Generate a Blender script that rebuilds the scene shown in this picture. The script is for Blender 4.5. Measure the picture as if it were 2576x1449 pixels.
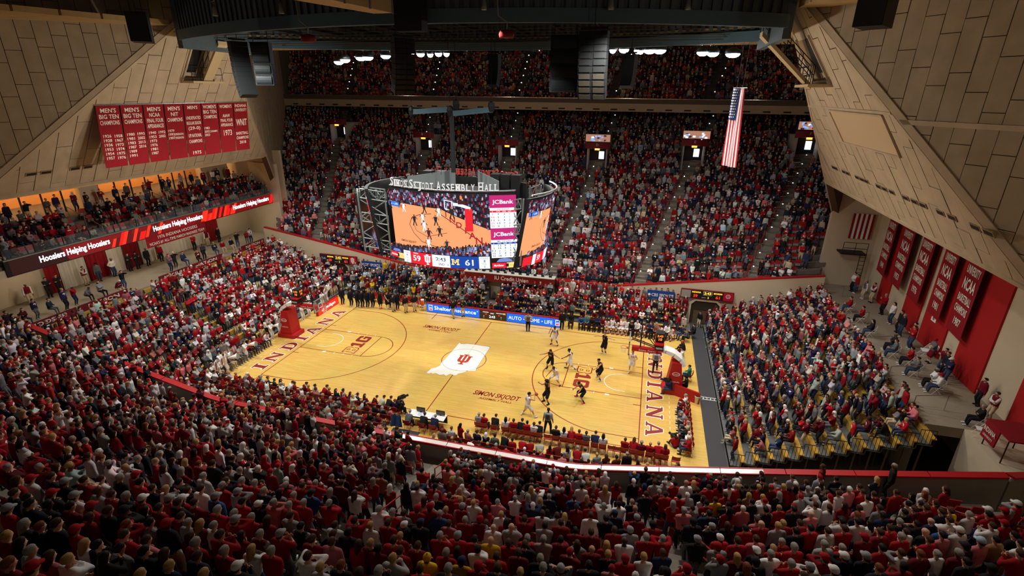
import bpy, bmesh, math, random
import numpy as np
from mathutils import Vector, Matrix
random.seed(7); RNG = np.random.default_rng(7)
for o in list(bpy.data.objects): bpy.data.objects.remove(o)
SC = bpy.context.scene; COL = SC.collection
PI = math.pi

# ------------------------------------------------------------------ camera
W, H, FPX = 2576, 1449, 1272.625
CAM = np.array([13.3003, -34.6062, 20.6819]); PAN, TILT, ROLL = -.2611, .3697, .0099
FWD = np.array([math.sin(PAN)*math.cos(TILT), math.cos(PAN)*math.cos(TILT), -math.sin(TILT)])
_r = np.array([math.cos(PAN), -math.sin(PAN), 0]); _u = np.cross(_r, FWD)
RGT = _r*math.cos(ROLL)+_u*math.sin(ROLL); UPV = -_r*math.sin(ROLL)+_u*math.cos(ROLL)
cd = bpy.data.cameras.new('camera'); cam = bpy.data.objects.new('camera', cd); COL.objects.link(cam)
cd.sensor_width = 36; cd.lens = FPX/W*36; cd.clip_end = 400; cd.clip_start = .3
M = Matrix(((RGT[0], UPV[0], -FWD[0], CAM[0]), (RGT[1], UPV[1], -FWD[1], CAM[1]), (RGT[2], UPV[2], -FWD[2], CAM[2]), (0, 0, 0, 1)))
cam.matrix_world = M; SC.camera = cam

def at(px, py, x=None, y=None, z=None):
    "the point of a real plane (x=, y= or z=) that the photograph shows at a pixel"
    d = RGT*(px-W/2)/FPX-UPV*(py-H/2)/FPX+FWD
    t = (z-CAM[2])/d[2] if z is not None else (y-CAM[1])/d[1] if y is not None else (x-CAM[0])/d[0]
    return CAM+d*t
def proj(p):
    d = np.asarray(p, float)-CAM; k = d@FWD
    return W/2+FPX*(d@RGT)/k, H/2-FPX*(d@UPV)/k, k

# ------------------------------------------------------------------ world, lamps, exposure
SC.view_settings.view_transform = 'Standard'; SC.view_settings.look = 'None'
SC.view_settings.gamma = 1; SC.view_settings.use_curve_mapping = False
SC.view_settings.exposure = 0.45
wd = bpy.data.worlds.new('hall_air'); SC.world = wd; wd.use_nodes = True
wd.node_tree.nodes['Background'].inputs[0].default_value = (1.0, .86, .68, 1)
wd.node_tree.nodes['Background'].inputs[1].default_value = .10
def spot(x, y, z, tx, ty, power, ang, blend=.6, rad=.35, col=(1, .97, .92)):
    l = bpy.data.lights.new('arena_spot', 'SPOT'); l.energy = power; l.spot_size = math.radians(ang); l.spot_blend = blend
    l.shadow_soft_size = rad; l.color = col
    o = bpy.data.objects.new('arena_spot', l); COL.objects.link(o); o.location = (x, y, z)
    o.rotation_euler = (Vector((tx, ty, 0))-Vector((x, y, z))).to_track_quat('-Z', 'Y').to_euler()
# the court lamps hang in two rows under the ring, cross-aimed
for sy in (-1, 1):
    for i, x in enumerate((-17, -11.5, -5.5, 5.5, 11.5, 17)):
        spot(x, sy*9.6, 23.3, x*.8, -sy*1.0, 3300, 112, .85)
# wash lamps on the ring that catch the lower rows of each stand
for sy in (-1, 1):
    for x in (-15, 0, 15): spot(x, sy*7.0, 23.3, x*1.25, sy*18.5, 3300, 80, 1.0, .4, (1, .96, .9))
for sx in (-1, 1):
    for y in (-4, 4): spot(sx*14, y, 23.2, sx*25, y*1.4, 2700, 84, 1.0, .4, (1, .96, .9))

for sy in (-1, 1):                       # added long-throw fill spots that brighten the upper rows and the balcony front
    for x in (-14, 0, 14):
        o = bpy.data.objects; spot(x, sy*9.2, 23.4, x*1.6, sy*46, 650 if sy > 0 else 2600, 70, 1.0, .4, (1, .93, .84))
# added warm fill spots, without fixtures, that brighten the leaning end panels
for sx in (-1, 1):
    for sy in (-1, 1):
        l = bpy.data.lights.new('panel_fill', 'SPOT'); l.energy = 2300; l.spot_size = math.radians(95); l.spot_blend = 1; l.shadow_soft_size = .5; l.color = (1, .93, .82)
        o = bpy.data.objects.new('panel_fill', l); COL.objects.link(o); o.location = (sx*5.0, sy*3.2, 15.2)
        o.rotation_euler = (Vector((sx*25, -sy*3, 18))-Vector(o.location)).to_track_quat('-Z', 'Y').to_euler()
for sx in (-1, 1):  # added fill points that lighten the near soffit and side walls
    l = bpy.data.lights.new('soffit_fill', 'POINT'); l.energy = 260; l.shadow_soft_size = .3; l.color = (1, .86, .66)
    o = bpy.data.objects.new('soffit_fill', l); COL.objects.link(o); o.location = (sx*27, -22, 21.5)
for sx in (-1, 1):  # added warm fill for the far soffit beside the ring ends
    l = bpy.data.lights.new('far_soffit_fill', 'POINT'); l.energy = 90; l.shadow_soft_size = .2; l.color = (1, .82, .58)
    o = bpy.data.objects.new('far_soffit_fill', l); COL.objects.link(o); o.location = (sx*21.5, 6.5, 22.6)
for y in (-8, -1, 6, 13):  # added fill under the suite slab to lift the dark walkway drapes
    l = bpy.data.lights.new('walkway_fill', 'POINT'); l.energy = 55; l.shadow_soft_size = .2; l.color = (1, .88, .7)
    o = bpy.data.objects.new('walkway_fill', l); COL.objects.link(o); o.location = (-32, y, 7.6)
for x in (-26, -9, 9, 26):  # added dim fill points, no fixtures, so the far balcony reads
    l = bpy.data.lights.new('balcony_fill', 'POINT'); l.energy = 170; l.shadow_soft_size = .3; l.color = (1, .78, .55)
    o = bpy.data.objects.new('balcony_fill', l); COL.objects.link(o); o.location = (x, 34, 29.5)

# ------------------------------------------------------------------ materials
def lin(c):
    return tuple(((v/255)/12.92 if v/255 <= .04045 else ((v/255+.055)/1.055)**2.4) for v in c)+(1,)
MATS = {}
def mat(name, rgb, rough=.6, metal=0, var=0., scale=6., bump=0., spec=.4, alpha=None, stretch=None, emit=0):
    if name in MATS: return MATS[name]
    m = bpy.data.materials.new(name); m.use_nodes = True; nt = m.node_tree; b = nt.nodes['Principled BSDF']
    b.inputs['Base Color'].default_value = lin(rgb); b.inputs['Roughness'].default_value = rough
    b.inputs['Metallic'].default_value = metal; b.inputs['Specular IOR Level'].default_value = spec
    if emit:
        b.inputs['Emission Color'].default_value = lin(rgb); b.inputs['Emission Strength'].default_value = emit
        b.inputs['Base Color'].default_value = (.01, .01, .01, 1)
    if var or bump:
        tc = nt.nodes.new('ShaderNodeTexCoord'); nz = nt.nodes.new('ShaderNodeTexNoise'); nz.inputs['Scale'].default_value = scale; nz.inputs['Detail'].default_value = 4
        src = tc.outputs['Object']
        if stretch:
            mp = nt.nodes.new('ShaderNodeMapping'); mp.inputs['Scale'].default_value = stretch; nt.links.new(src, mp.inputs[0]); src = mp.outputs[0]
        nt.links.new(src, nz.inputs['Vector'])
        if var:
            mr = nt.nodes.new('ShaderNodeMapRange'); mr.inputs[1].default_value = .25; mr.inputs[2].default_value = .75
            mr.inputs[3].default_value = 1-var; mr.inputs[4].default_value = 1+var; nt.links.new(nz.outputs['Fac'], mr.inputs[0])
            mx = nt.nodes.new('ShaderNodeVectorMath'); mx.operation = 'SCALE'; mx.inputs[0].default_value = lin(rgb)[:3]
            nt.links.new(mr.outputs[0], mx.inputs['Scale']); nt.links.new(mx.outputs[0], b.inputs['Base Color'])
        if bump:
            bp = nt.nodes.new('ShaderNodeBump'); bp.inputs['Strength'].default_value = bump; bp.inputs['Distance'].default_value = .02
            nt.links.new(nz.outputs['Fac'], bp.inputs['Height']); nt.links.new(bp.outputs[0], b.inputs['Normal'])
    if alpha is not None:
        b.inputs['Alpha'].default_value = alpha
    MATS[name] = m
    return m
def objcolor(name, rough=.85, var=.12, scale=9):
    "one cloth/skin/hair material whose colour is the object's own colour"
    m = mat(name, (200, 200, 200), rough, 0, var, scale, .25, .2); nt = m.node_tree
    oi = nt.nodes.new('ShaderNodeObjectInfo'); vm = [n for n in nt.nodes if n.type == 'VECT_MATH'][0]
    nt.links.new(oi.outputs['Color'], vm.inputs[0]); return m
CLOTH = objcolor('cloth_weave'); SKIN = objcolor('skin', .55, .04, 14); HAIR = objcolor('hair_strands', .6, .22, 40)
def wood():
    m = bpy.data.materials.new('maple_boards'); m.use_nodes = True; nt = m.node_tree; b = nt.nodes['Principled BSDF']
    tc = nt.nodes.new('ShaderNodeTexCoord'); br = nt.nodes.new('ShaderNodeTexBrick')
    br.offset = .37; br.inputs['Scale'].default_value = 1; br.inputs['Brick Width'].default_value = 1.1; br.inputs['Row Height'].default_value = .075
    br.inputs['Mortar Size'].default_value = .0015; br.inputs['Bias'].default_value = -.1
    br.inputs['Color1'].default_value = lin((236, 196, 106)); br.inputs['Color2'].default_value = lin((224, 180, 88)); br.inputs['Mortar'].default_value = lin((190, 146, 78))
    nt.links.new(tc.outputs['Object'], br.inputs[0])
    nz = nt.nodes.new('ShaderNodeTexNoise'); nz.inputs['Scale'].default_value = .35; nz.inputs['Detail'].default_value = 3; nt.links.new(tc.outputs['Object'], nz.inputs['Vector'])
    mx = nt.nodes.new('ShaderNodeMixRGB'); mx.blend_type = 'MULTIPLY'; mx.inputs[0].default_value = .22
    nt.links.new(br.outputs[0], mx.inputs[1]); nt.links.new(nz.outputs['Color'], mx.inputs[2])
    hs = nt.nodes.new('ShaderNodeMixRGB'); hs.blend_type = 'MIX'; hs.inputs[0].default_value = .0
    nt.links.new(mx.outputs[0], hs.inputs[1]); nt.links.new(hs.outputs[0], b.inputs['Base Color'])
    b.inputs['Roughness'].default_value = .32; b.inputs['Specular IOR Level'].default_value = .35
    return m
M_WOOD = wood()
M_LINE = mat('court_paint_crimson', (140, 42, 28), .4)
M_WHITE = mat('court_paint_white', (238, 236, 226), .4)
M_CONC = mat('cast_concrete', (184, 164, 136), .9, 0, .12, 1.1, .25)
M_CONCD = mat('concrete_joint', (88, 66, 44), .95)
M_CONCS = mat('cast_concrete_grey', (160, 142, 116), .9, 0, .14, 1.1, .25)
M_STEP = mat('stand_concrete', (112, 104, 96), .9, 0, .1, 2)
M_STEPL = mat('aisle_step', (134, 126, 112), .9, 0, .1, 2)
M_WALLW = mat('painted_wall', (205, 188, 160), .8, 0, .03, .7)
M_WALLG = mat('grey_block_wall', (134, 130, 118), .85, 0, .06, 2)
M_RED = mat('red_paint', (170, 18, 24), .45)
M_REDD = mat('crimson_cloth', (142, 4, 20), .85, 0, .1, 2.5, .1)
M_REDW = mat('red_wall_paint', (176, 20, 22), .7)
M_BLACK = mat('black_paint', (22, 22, 24), .6)
M_DARK = mat('dark_steel', (38, 42, 44), .55, .3)
M_STEEL = mat('grey_steel', (150, 155, 150), .45, .5)
M_RAIL = mat('rail_red', (150, 24, 20), .5)
M_BLKRUB = mat('rubber_runner', (62, 62, 64), .8)
M_CREAM = mat('cream_lettering', (236, 224, 208), .7)
M_WHITEP = mat('white_paint', (236, 236, 232), .5)
M_YELW = mat('bench_wood', (196, 152, 62), .5, 0, .12, 5)
M_CEIL = mat('roof_deck', (176, 146, 98), .9, 0, .1, 1.5)
M_DUCT = mat('duct_sheet', (196, 172, 128), .6, 0, .06, 2)
M_CORR = mat('corrugated_dark', (84, 96, 98), .6, .1, .08, 3)
M_FLANGE = mat('ring_flange', (84, 110, 122), .55, .1, .06, 2)
M_CHROME = mat('chrome', (200, 200, 200), .25, .9)
M_GLASS = None
def glass():
    m = bpy.data.materials.new('clear_pane'); m.use_nodes = True; b = m.node_tree.nodes['Principled BSDF']
    b.inputs['Base Color'].default_value = (.5, .55, .55, 1); b.inputs['Roughness'].default_value = .03; b.inputs['Alpha'].default_value = .06; b.inputs['Specular IOR Level'].default_value = .3
    return m
M_GLASS = glass()
def emis(name, rgb, s): return mat('lit_'+name, rgb, .5, emit=s)

# ------------------------------------------------------------------ mesh building
class MB:
    def __init__(s): s.v = []; s.f = []; s.mi = []
    def add(s, vs, fs, mi=0):
        n = len(s.v); s.v += [tuple(map(float, p)) for p in vs]; s.f += [tuple(n+i for i in f) for f in fs]; s.mi += [mi]*len(fs); return s
    def quad(s, a, b, c, d, mi=0): return s.add([a, b, c, d], [(0, 1, 2, 3)], mi)
    def box(s, x0, y0, z0, x1, y1, z1, mi=0):
        return s.add([(x0, y0, z0), (x1, y0, z0), (x1, y1, z0), (x0, y1, z0), (x0, y0, z1), (x1, y0, z1), (x1, y1, z1), (x0, y1, z1)],
                     [(3, 2, 1, 0), (4, 5, 6, 7), (0, 1, 5, 4), (1, 2, 6, 5), (2, 3, 7, 6), (3, 0, 4, 7)], mi)
    def prism(s, poly, d, mi=0):
        n = len(poly); P = [np.asarray(p, float) for p in poly]; d = np.asarray(d, float)
        nrm = sum((np.cross(P[i]-P[0], P[(i+1) % n]-P[0]) for i in range(1, n-1)), np.zeros(3))
        if nrm@d > 0: P = P[::-1]
        return s.add(P+[p+d for p in P], [tuple(range(n)), tuple(range(2*n-1, n-1, -1))]+[(i, n+i, n+(i+1) % n, (i+1) % n) for i in range(n)], mi)
    def obox(s, c, ux, uy, uz, mi=0):
        c, ux, uy, uz = (np.asarray(a, float) for a in (c, ux, uy, uz))
        return s.prism([c-ux-uy-uz, c+ux-uy-uz, c+ux+uy-uz, c-ux+uy-uz], 2*uz, mi)
    def beam(s, p, q, w, h=None, mi=0):
        p, q = np.asarray(p, float), np.asarray(q, float); h = h or w; d = q-p; L = np.linalg.norm(d); d = d/L
        u = np.cross(d, (0, 0, 1)); u = np.array([1., 0, 0]) if np.linalg.norm(u) < 1e-3 else u/np.linalg.norm(u); v = np.cross(u, d)
        return s.obox((p+q)/2, u*w/2, v*h/2, d*L/2, mi)
    def tube(s, p, q, r, n=7, r2=None, mi=0):
        p, q = np.asarray(p, float), np.asarray(q, float); r2 = r if r2 is None else r2; d = q-p; d = d/np.linalg.norm(d)
        u = np.cross(d, (.3, .2, .93)); u /= np.linalg.norm(u); v = np.cross(d, u)
        A = [p+r*(u*math.cos(2*PI*i/n)+v*math.sin(2*PI*i/n)) for i in range(n)]; B = [q+r2*(u*math.cos(2*PI*i/n)+v*math.sin(2*PI*i/n)) for i in range(n)]
        return s.add(A+B, [(i, (i+1) % n, n+(i+1) % n, n+i) for i in range(n)]+[tuple(range(n-1, -1, -1)), tuple(range(n, 2*n))], mi)
    def path(s, pts, r, n=6, mi=0):
        for a, b in zip(pts, pts[1:]): s.tube(a, b, r, n, None, mi)
        return s
    def lathe(s, c, prof, n=12, mi=0):
        c = np.asarray(c, float); V = []; 
        for r, z in prof: V += [c+np.array([r*math.cos(2*PI*i/n), r*math.sin(2*PI*i/n), z]) for i in range(n)]
        F = [(k*n+i, k*n+(i+1) % n, (k+1)*n+(i+1) % n, (k+1)*n+i) for k in range(len(prof)-1) for i in range(n)]
        return s.add(V, F+[tuple(range(n-1, -1, -1)), tuple(range((len(prof)-1)*n, len(prof)*n))], mi)
    def build(s, name, mats, parent=None, smooth=False, label=None, kind=None, cat=None, group=None, stuff=False):
        me = bpy.data.meshes.new(name); V = np.array(s.v)
        if parent is not None:
            off = np.zeros(3); p = parent
            while p is not None: off += np.array(p.location); p = p.parent
            V = V-off
        elif cat:
            off = np.array([(V[:, 0].min()+V[:, 0].max())/2, (V[:, 1].min()+V[:, 1].max())/2, V[:, 2].min()]); V = V-off
        me.from_pydata([tuple(p) for p in V], [], s.f)
        mats = mats if isinstance(mats, (list, tuple)) else [mats]
        for m in mats: me.materials.append(m)
        if len(mats) > 1: me.polygons.foreach_set('material_index', s.mi)
        if smooth: me.polygons.foreach_set('use_smooth', [True]*len(s.f))
        me.update()
        o = bpy.data.objects.new(name, me); COL.objects.link(o)
        if parent is not None: o.parent = parent
        elif cat: o.location = off
        props(o, label, cat, group, 'stuff' if stuff else kind)
        return o
def props(o, label=None, cat=None, group=None, kind=None):
    if label: o['label'] = label
    if cat: o['category'] = cat
    if group: o['group'] = group
    if kind: o['kind'] = kind
    return o
def thing(name, label, cat, loc, group=None):
    o = bpy.data.objects.new(name, None); COL.objects.link(o); o.location = tuple(map(float, loc)); o.empty_display_size = .2
    return props(o, label, cat, group)
def struct(name, mb, m, label=None, cat='structure', parent=None, smooth=False):
    return mb.build(name, m, parent, smooth, label, 'structure' if parent is None else None)

# a small workshop scene evaluates letters and limbs without touching the hall
SHOP = bpy.data.scenes.new('workshop')
def shop(o, fn):
    SHOP.collection.objects.link(o)
    with bpy.context.temp_override(scene=SHOP, view_layer=SHOP.view_layers[0]): r = fn(o.evaluated_get(bpy.context.evaluated_depsgraph_get()))
    SHOP.collection.objects.unlink(o); return r
_ONES = 'zero first second third fourth fifth sixth seventh eighth ninth tenth eleventh twelfth thirteenth fourteenth fifteenth sixteenth seventeenth eighteenth nineteenth'.split(); _TENS = {20: 'twent', 30: 'thirt', 40: 'fort', 50: 'fift', 60: 'sixt', 70: 'sevent', 80: 'eight', 90: 'ninet'}
def ordw(n): return _ONES[n] if n < 20 else _TENS[n//10*10]+('ieth' if n % 10 == 0 else 'y-'+_ONES[n % 10])
ORD = [ordw(i) for i in range(1, 100)]
# lettering: the outline font turned into flat mesh, in em units (cap height 1)
_TM = {}
def glyphs(body, bold=0, shear=0, align='CENTER', line=1.0, sp=1.0):
    key = (body, bold, shear, align, line, sp)
    if key in _TM: return _TM[key]
    c = bpy.data.curves.new('t', 'FONT'); c.body = body; c.size = 1/.70; c.resolution_u = 2; c.offset = bold; c.shear = shear
    c.align_x = align; c.space_line = line; c.space_character = sp; c.fill_mode = 'FRONT'
    o = bpy.data.objects.new('t', c)
    def grab(e):
        me = e.to_mesh(); r = np.array([v.co[:2] for v in me.vertices]).reshape(-1, 2), [tuple(p.vertices) for p in me.polygons]; e.to_mesh_clear(); return r
    V, F = shop(o, grab); bpy.data.objects.remove(o); bpy.data.curves.remove(c)
    _TM[key] = (V, F); return V, F
def text(mb, body, o, r, u, h, mi=0, width=None, off=0., **k):
    "put lettering of cap height h at o (baseline centre), r = reading direction, u = up"
    V, F = glyphs(body, **k); o, r, u = (np.asarray(a, float) for a in (o, r, u)); n = np.cross(r, u); n /= np.linalg.norm(n)
    if not len(V): return mb
    sx = h
    if width: sx = width/(V[:, 0].max()-V[:, 0].min())
    return mb.add([o+n*off+r*v[0]*sx+u*v[1]*h for v in V], F, mi)
# ================================================================== the building
NR, TR, RI = 36, .84, .49
def bump(x): return max(0., (abs(x)-11)*.175)
def yfront(x): return 14.3-.9*(x/30)**2
def zrow(k, x): return 1.75+k*RI+bump(x)*max(0, 1-k/NR)
def yrow(k, x): return yfront(x)+k*TR
def xmax(y): return 36.5+(abs(y)-27.35)/1.57
def ztop(x): return 2.72+bump(x)
AX = [(-23, -30.8), (-12.5, -17.4), (-3.6, -5.3), (4, 6.8), (12.9, 18.5), (23, 30.8)]
def aisle_x(a, y): return a[0]+(a[1]-a[0])*(abs(y)-13.6)/19.4

# ---- floor
fl = thing('floor', 'hardwood basketball court with crimson lines inside a concrete arena floor', 'floor', (0, 0, 0)); fl['kind'] = 'structure'
MB().box(-18.3, -13.3, -.06, 18.45, 9.9, 0).build('court_boards', M_WOOD, fl)
MB().box(18.45, -14, -.06, 19.55, 13.2, .004).build('runner', M_BLKRUB, fl, label='dark grey rubber runway beside the court')
MB().box(-60, -60, -.3, 60, 60, -.07).build('slab', M_STEP, fl)
HB, HS, LW = 14.325, 7.62, .068
lines = MB(); white = MB(); Z1 = .004
def seg(mb, x0, y0, x1, y1, w=LW):
    d = np.array([x1-x0, y1-y0]); L = np.hypot(*d); d = d/L; n = np.array([-d[1], d[0]])*w/2; d = d*w/2
    P = [(x0-d[0]+n[0], y0-d[1]+n[1]), (x0-d[0]-n[0], y0-d[1]-n[1]), (x1+d[0]-n[0], y1+d[1]-n[1]), (x1+d[0]+n[0], y1+d[1]+n[1])]
    mb.quad(*[(p[0], p[1], Z1) for p in P])
def arc(mb, cx, cy, r, a0, a1, w=LW, n=48):
    for i in range(n):
        t0, t1 = a0+(a1-a0)*i/n, a0+(a1-a0)*(i+1)/n
        mb.quad(*[(cx+q*math.cos(t), cy+q*math.sin(t), Z1) for q, t in ((r-w/2, t0), (r+w/2, t0), (r+w/2, t1), (r-w/2, t1))])
for s in (-1, 1):
    seg(lines, s*HB, -HS, s*HB, HS); seg(lines, -HB, s*HS, HB, s*HS)
    for sy in (-1, 1):
        seg(lines, s*HB, sy*1.83, s*(HB-5.79), sy*1.83); seg(lines, s*HB, sy*6.6, s*(HB-3.0), sy*6.6)
        seg(lines, s*HB, sy*2.75, s*(HB-.5), sy*2.75); seg(lines, s*(HB-8.53), sy*(HS-.9), s*(HB-8.53), sy*(HS+.9))
        white.box(s*(HB-2.45)-.15, sy*1.83+.03*sy-.1+sy*.1, 0, s*(HB-2.45)+.15, sy*1.83+.03*sy+.1+sy*.1, .005)
        for d in (3.4, 4.28, 5.1): white.box(s*(HB-d)-.03, sy*1.95-.1, 0, s*(HB-d)+.03, sy*1.95+.1, .005)
        seg(white, s*(HB-1.22), sy*1.22, s*(HB-1.6), sy*1.22, .06)
    seg(lines, s*(HB-5.79), -1.83, s*(HB-5.79), 1.83)
    a = PI/2 if s > 0 else -PI/2
    arc(lines, s*(HB-5.79), 0, 1.83, a, a+PI)
    th = math.asin(6.6/6.75); b = PI if s > 0 else 0
    arc(lines, s*(HB-1.6), 0, 6.75, b-th, b+th, n=72)
    arc(white, s*(HB-1.6), 0, 1.22, a, a+PI, .06, 28)
    for i in range(14): seg(white, s*16.3, -6.9+i*.62, s*16.3, -6.6+i*.62, .035) if s > 0 or i < 13 else None
seg(lines, 0, -HS, 0, HS); arc(lines, 0, 0, 1.83, 0, 2*PI, n=64)
lines.build('court_line', M_LINE, fl); white.build('lane_mark', M_WHITE, fl)
# Indiana state silhouette, trident and words painted on the boards
ST = [(1002, 528), (1030, 548), (1080, 550), (1130, 545), (1240, 558), (1478, 594), (1498, 606), (1278, 942), (1274, 966), (1262, 984), (1215, 986), (1150, 990), (1130, 980), (1105, 1000), (1040, 1022), (985, 1030),
      (955, 1056), (918, 1060), (862, 1033), (835, 1040), (785, 1068), (750, 1040), (720, 1047), (680, 1052), (620, 1022), (560, 1033), (545, 1018), (505, 1030), (478, 1024), (472, 1008), (545, 950), (590, 935), (610, 936), (690, 900), (700, 865), (728, 830), (755, 815)]
def floorpt(p, z, sc=.15528, o=(1000, 780)): q = at(o[0]+p[0]*sc, o[1]+p[1]*sc, z=0); return (q[0], q[1], z)
sil = [floorpt(p, .0055) for p in ST]
cx, cy = np.mean([p[0] for p in sil]), np.mean([p[1] for p in sil])
MB().add([(cx+(p[0]-cx)*1.012, cy+(p[1]-cy)*1.012, .0048) for p in sil], [tuple(range(len(sil)-1, -1, -1))]).build('map_outline', M_LINE, fl)
MB().add(sil, [tuple(range(len(sil)-1, -1, -1))]).build('map_silhouette', M_WHITE, fl)
arcm = MB(); Z1 = .0062; arc(arcm, 0, 0, 1.83, 0, 2*PI, .03, 64); seg(arcm, 0, -1.9, 0, 2.6, .012); Z1 = .004; arcm.build('centre_circle', mat('faint_circle', (120, 90, 110), .5), fl)
# the trident mark in a unit box, x right, y up
TRI_U = [(-.5, .82), (-.12, .82), (-.12, .70), (-.2, .70), (-.2, .12), (-.12, .02), (.12, .02), (.2, .12), (.2, .70), (.12, .70), (.12, .82), (.5, .82), (.5, .70), (.42, .70), (.42, 0), (.28, -.16), (-.28, -.16), (-.42, 0), (-.42, .70), (-.5, .70)]
TRI_I = [(-.2, 1), (.2, 1), (.2, .88), (.09, .88), (.09, -.36), (.2, -.36), (.2, -.48), (-.2, -.48), (-.2, -.36), (-.09, -.36), (-.09, .88), (-.2, .88)]
def trident(mb, o, r, u, s, mi=0, off=0.):
    o, r, u = (np.asarray(a, float) for a in (o, r, u)); n = np.cross(r, u)
    for poly in (TRI_U, TRI_I):
        mb.add([o+n*off+r*p[0]*s+u*(p[1]-.26)*s for p in poly], [tuple(range(len(poly)-1, -1, -1))], mi); off += .0006
    return mb
mk = MB(); trident(mk, (-.02, .02, .0075), (1, 0, 0), (0, 1, 0), 1.15); mk.build('trident_mark', mat('trident_paint', (178, 52, 26), .4), fl)
# slab-serif INDIANA drawn by hand (x 0..w, y 0..1)
SER = {'I': (.62, [[(.06, 0), (.56, 0), (.56, .13), (.44, .13), (.44, .87), (.56, .87), (.56, 1), (.06, 1), (.06, .87), (.18, .87), (.18, .13), (.06, .13)]]),
       'N': (1.12, [[(.04, 0), (.38, 0), (.38, .1), (.28, .1), (.28, .72), (.8, 0), (.98, 0), (.98, .9), (1.08, .9), (1.08, 1), (.74, 1), (.74, .9), (.84, .9), (.84, .36), (.38, 1), (.04, 1), (.04, .9), (.14, .9), (.14, .1), (.04, .1)]]),
       'A': (1.12, [[(.02, 0), (.36, 0), (.36, .1), (.27, .1), (.33, .27), (.71, .27), (.76, .1), (.68, .1), (.68, 0), (1.1, 0), (1.1, .1), (1.01, .1), (.68, 1), (.44, 1), (.11, .1), (.02, .1)]]),
       'D': (1.02, [[(.04, 0), (.55, 0), (.78, .06), (.94, .22), (1., .5), (.94, .78), (.78, .94), (.55, 1), (.04, 1), (.04, .9), (.15, .9), (.15, .1), (.04, .1)]])}
HOLE = {'A': [(.37, .37), (.67, .37), (.53, .8)], 'D': [(.4, .12), (.52, .12), (.64, .18), (.72, .32), (.74, .5), (.72, .68), (.64, .82), (.52, .88), (.4, .88)]}
def serif_word(word, o, r, u, length, h):
    o, r, u = (np.asarray(a, float) for a in (o, r, u)); gap = .3
    tot = sum(SER[c][0] for c in word)+gap*(len(word)-1); k = length/tot; x = 0; edge = MB(); core = MB(); hol = MB()
    for c in word:
        w, polys = SER[c]
        for P in polys:
            C = np.array([w/2, .5]); N = len(P); A = np.array(P); G = np.zeros_like(A)
            area = sum(A[i][0]*A[(i+1) % N][1]-A[(i+1) % N][0]*A[i][1] for i in range(N)); sg = 1 if area > 0 else -1
            for i in range(N):
                e0 = A[i]-A[i-1]; e1 = A[(i+1) % N]-A[i]; e0 = e0/np.hypot(*e0); e1 = e1/np.hypot(*e1)
                n0 = sg*np.array([e0[1], -e0[0]]); n1 = sg*np.array([e1[1], -e1[0]]); b = n0+n1; b = b/max(.5, (b@b)/2) if b@b > 1e-6 else n0
                G[i] = A[i]+b*.05
            for mb, Q, z in ((edge, G, .0045), (core, A, .006)):
                mb.add([o+r*((x+p[0])*k)+u*p[1]*h+np.array([0, 0, z]) for p in Q], [tuple(range(N)) if area > 0 else tuple(range(N-1, -1, -1))])
        if c in HOLE:
            Q = HOLE[c]; Cc = np.mean(Q, 0)
            for s_, z, m in ((1., .0068, edge), (.72, .0075, hol)):
                m.add([o+r*((x+Cc[0]+(p[0]-Cc[0])*s_)*k)+u*(Cc[1]+(p[1]-Cc[1])*s_)*h+np.array([0, 0, z]) for p in Q], [tuple(range(len(Q)))])
        x += w+gap
    edge.build('word_outline', M_WHITE, fl); core.build('painted_word', M_LINE, fl); hol.build('letter_counter', M_WOOD, fl)
serif_word('INDIANA', (-14.72, -6.0, 0), (0, 1, 0), (-1, 0, 0), 12.1, 1.12)
serif_word('INDIANA', (14.72, 6.0, 0), (0, -1, 0), (1, 0, 0), 12.1, 1.12)
for (px, py, w, w2) in ((1106, 829, 3.55, 2.3), (1245, 1001, 3.55, 2.5)):
    q = at(px, py, z=0); t = MB()
    text(t, 'SIMON SKJODT', (q[0], q[1]+.05, .005), (1, 0, 0), (0, 1, 0), .55, bold=.034, shear=.25, width=w)
    text(t, 'ASSEMBLY HALL', (q[0]+.1, q[1]-.4, .005), (1, 0, 0), (0, 1, 0), .24, bold=.02, shear=.25, width=w2)
    t.build('painted_name', M_LINE, fl)
def b1g(o, r, u, h):
    o, r, u = (np.asarray(a, float) for a in (o, r, u)); red = MB(); out = MB(); wd_ = MB()
    f = lambda P, mb, z: mb.add([o+r*p[0]*h+u*p[1]*h+np.array([0, 0, z]) for p in P], [tuple(range(len(P)))])
    B = [(0, 0), (.72, 0), (.86, .12), (.86, .4), (.76, .5), (.86, .6), (.86, .88), (.72, 1), (0, 1), (0, .8), (.12, .8), (.12, .2), (0, .2)]
    c = np.array([.43, .5]); f(B, out, .0045); f([tuple(c+(np.array(p)-c)*(.84, .86)) for p in B], wd_, .0055)
    for y0 in (.18, .6): f([(.36, y0), (.6, y0), (.6, y0+.22), (.36, y0+.22)], out, .0062); f([(.41, y0+.05), (.55, y0+.05), (.55, y0+.17), (.41, y0+.17)], wd_, .007)
    f([(.95, 0), (1.62, 0), (1.62, .2), (1.45, .2), (1.45, 1), (1.22, 1), (.95, .8), (.95, .68), (1.16, .68), (1.16, .2), (.95, .2)], red, .005)
    f([(1.9, 0), (2.5, 0), (2.62, .12), (2.62, .6), (2.2, .6), (2.2, .42), (2.36, .42), (2.36, .22), (2.02, .22), (2.02, .78), (2.36, .78), (2.36, .7), (2.62, .7), (2.62, .88), (2.5, 1), (1.86, 1), (1.72, .88), (1.72, .12), (1.84, 0)], red, .005)
    out.build('logo_outline', M_LINE, fl); wd_.build('logo_fill', M_WOOD, fl); red.build('logo_numeral', M_LINE, fl)
b1g((-9.25, -1.62, 0), (0, 1, 0), (-1, 0, 0), 1.2); b1g((9.25, 1.62, 0), (0, -1, 0), (1, 0, 0), 1.2)

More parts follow.
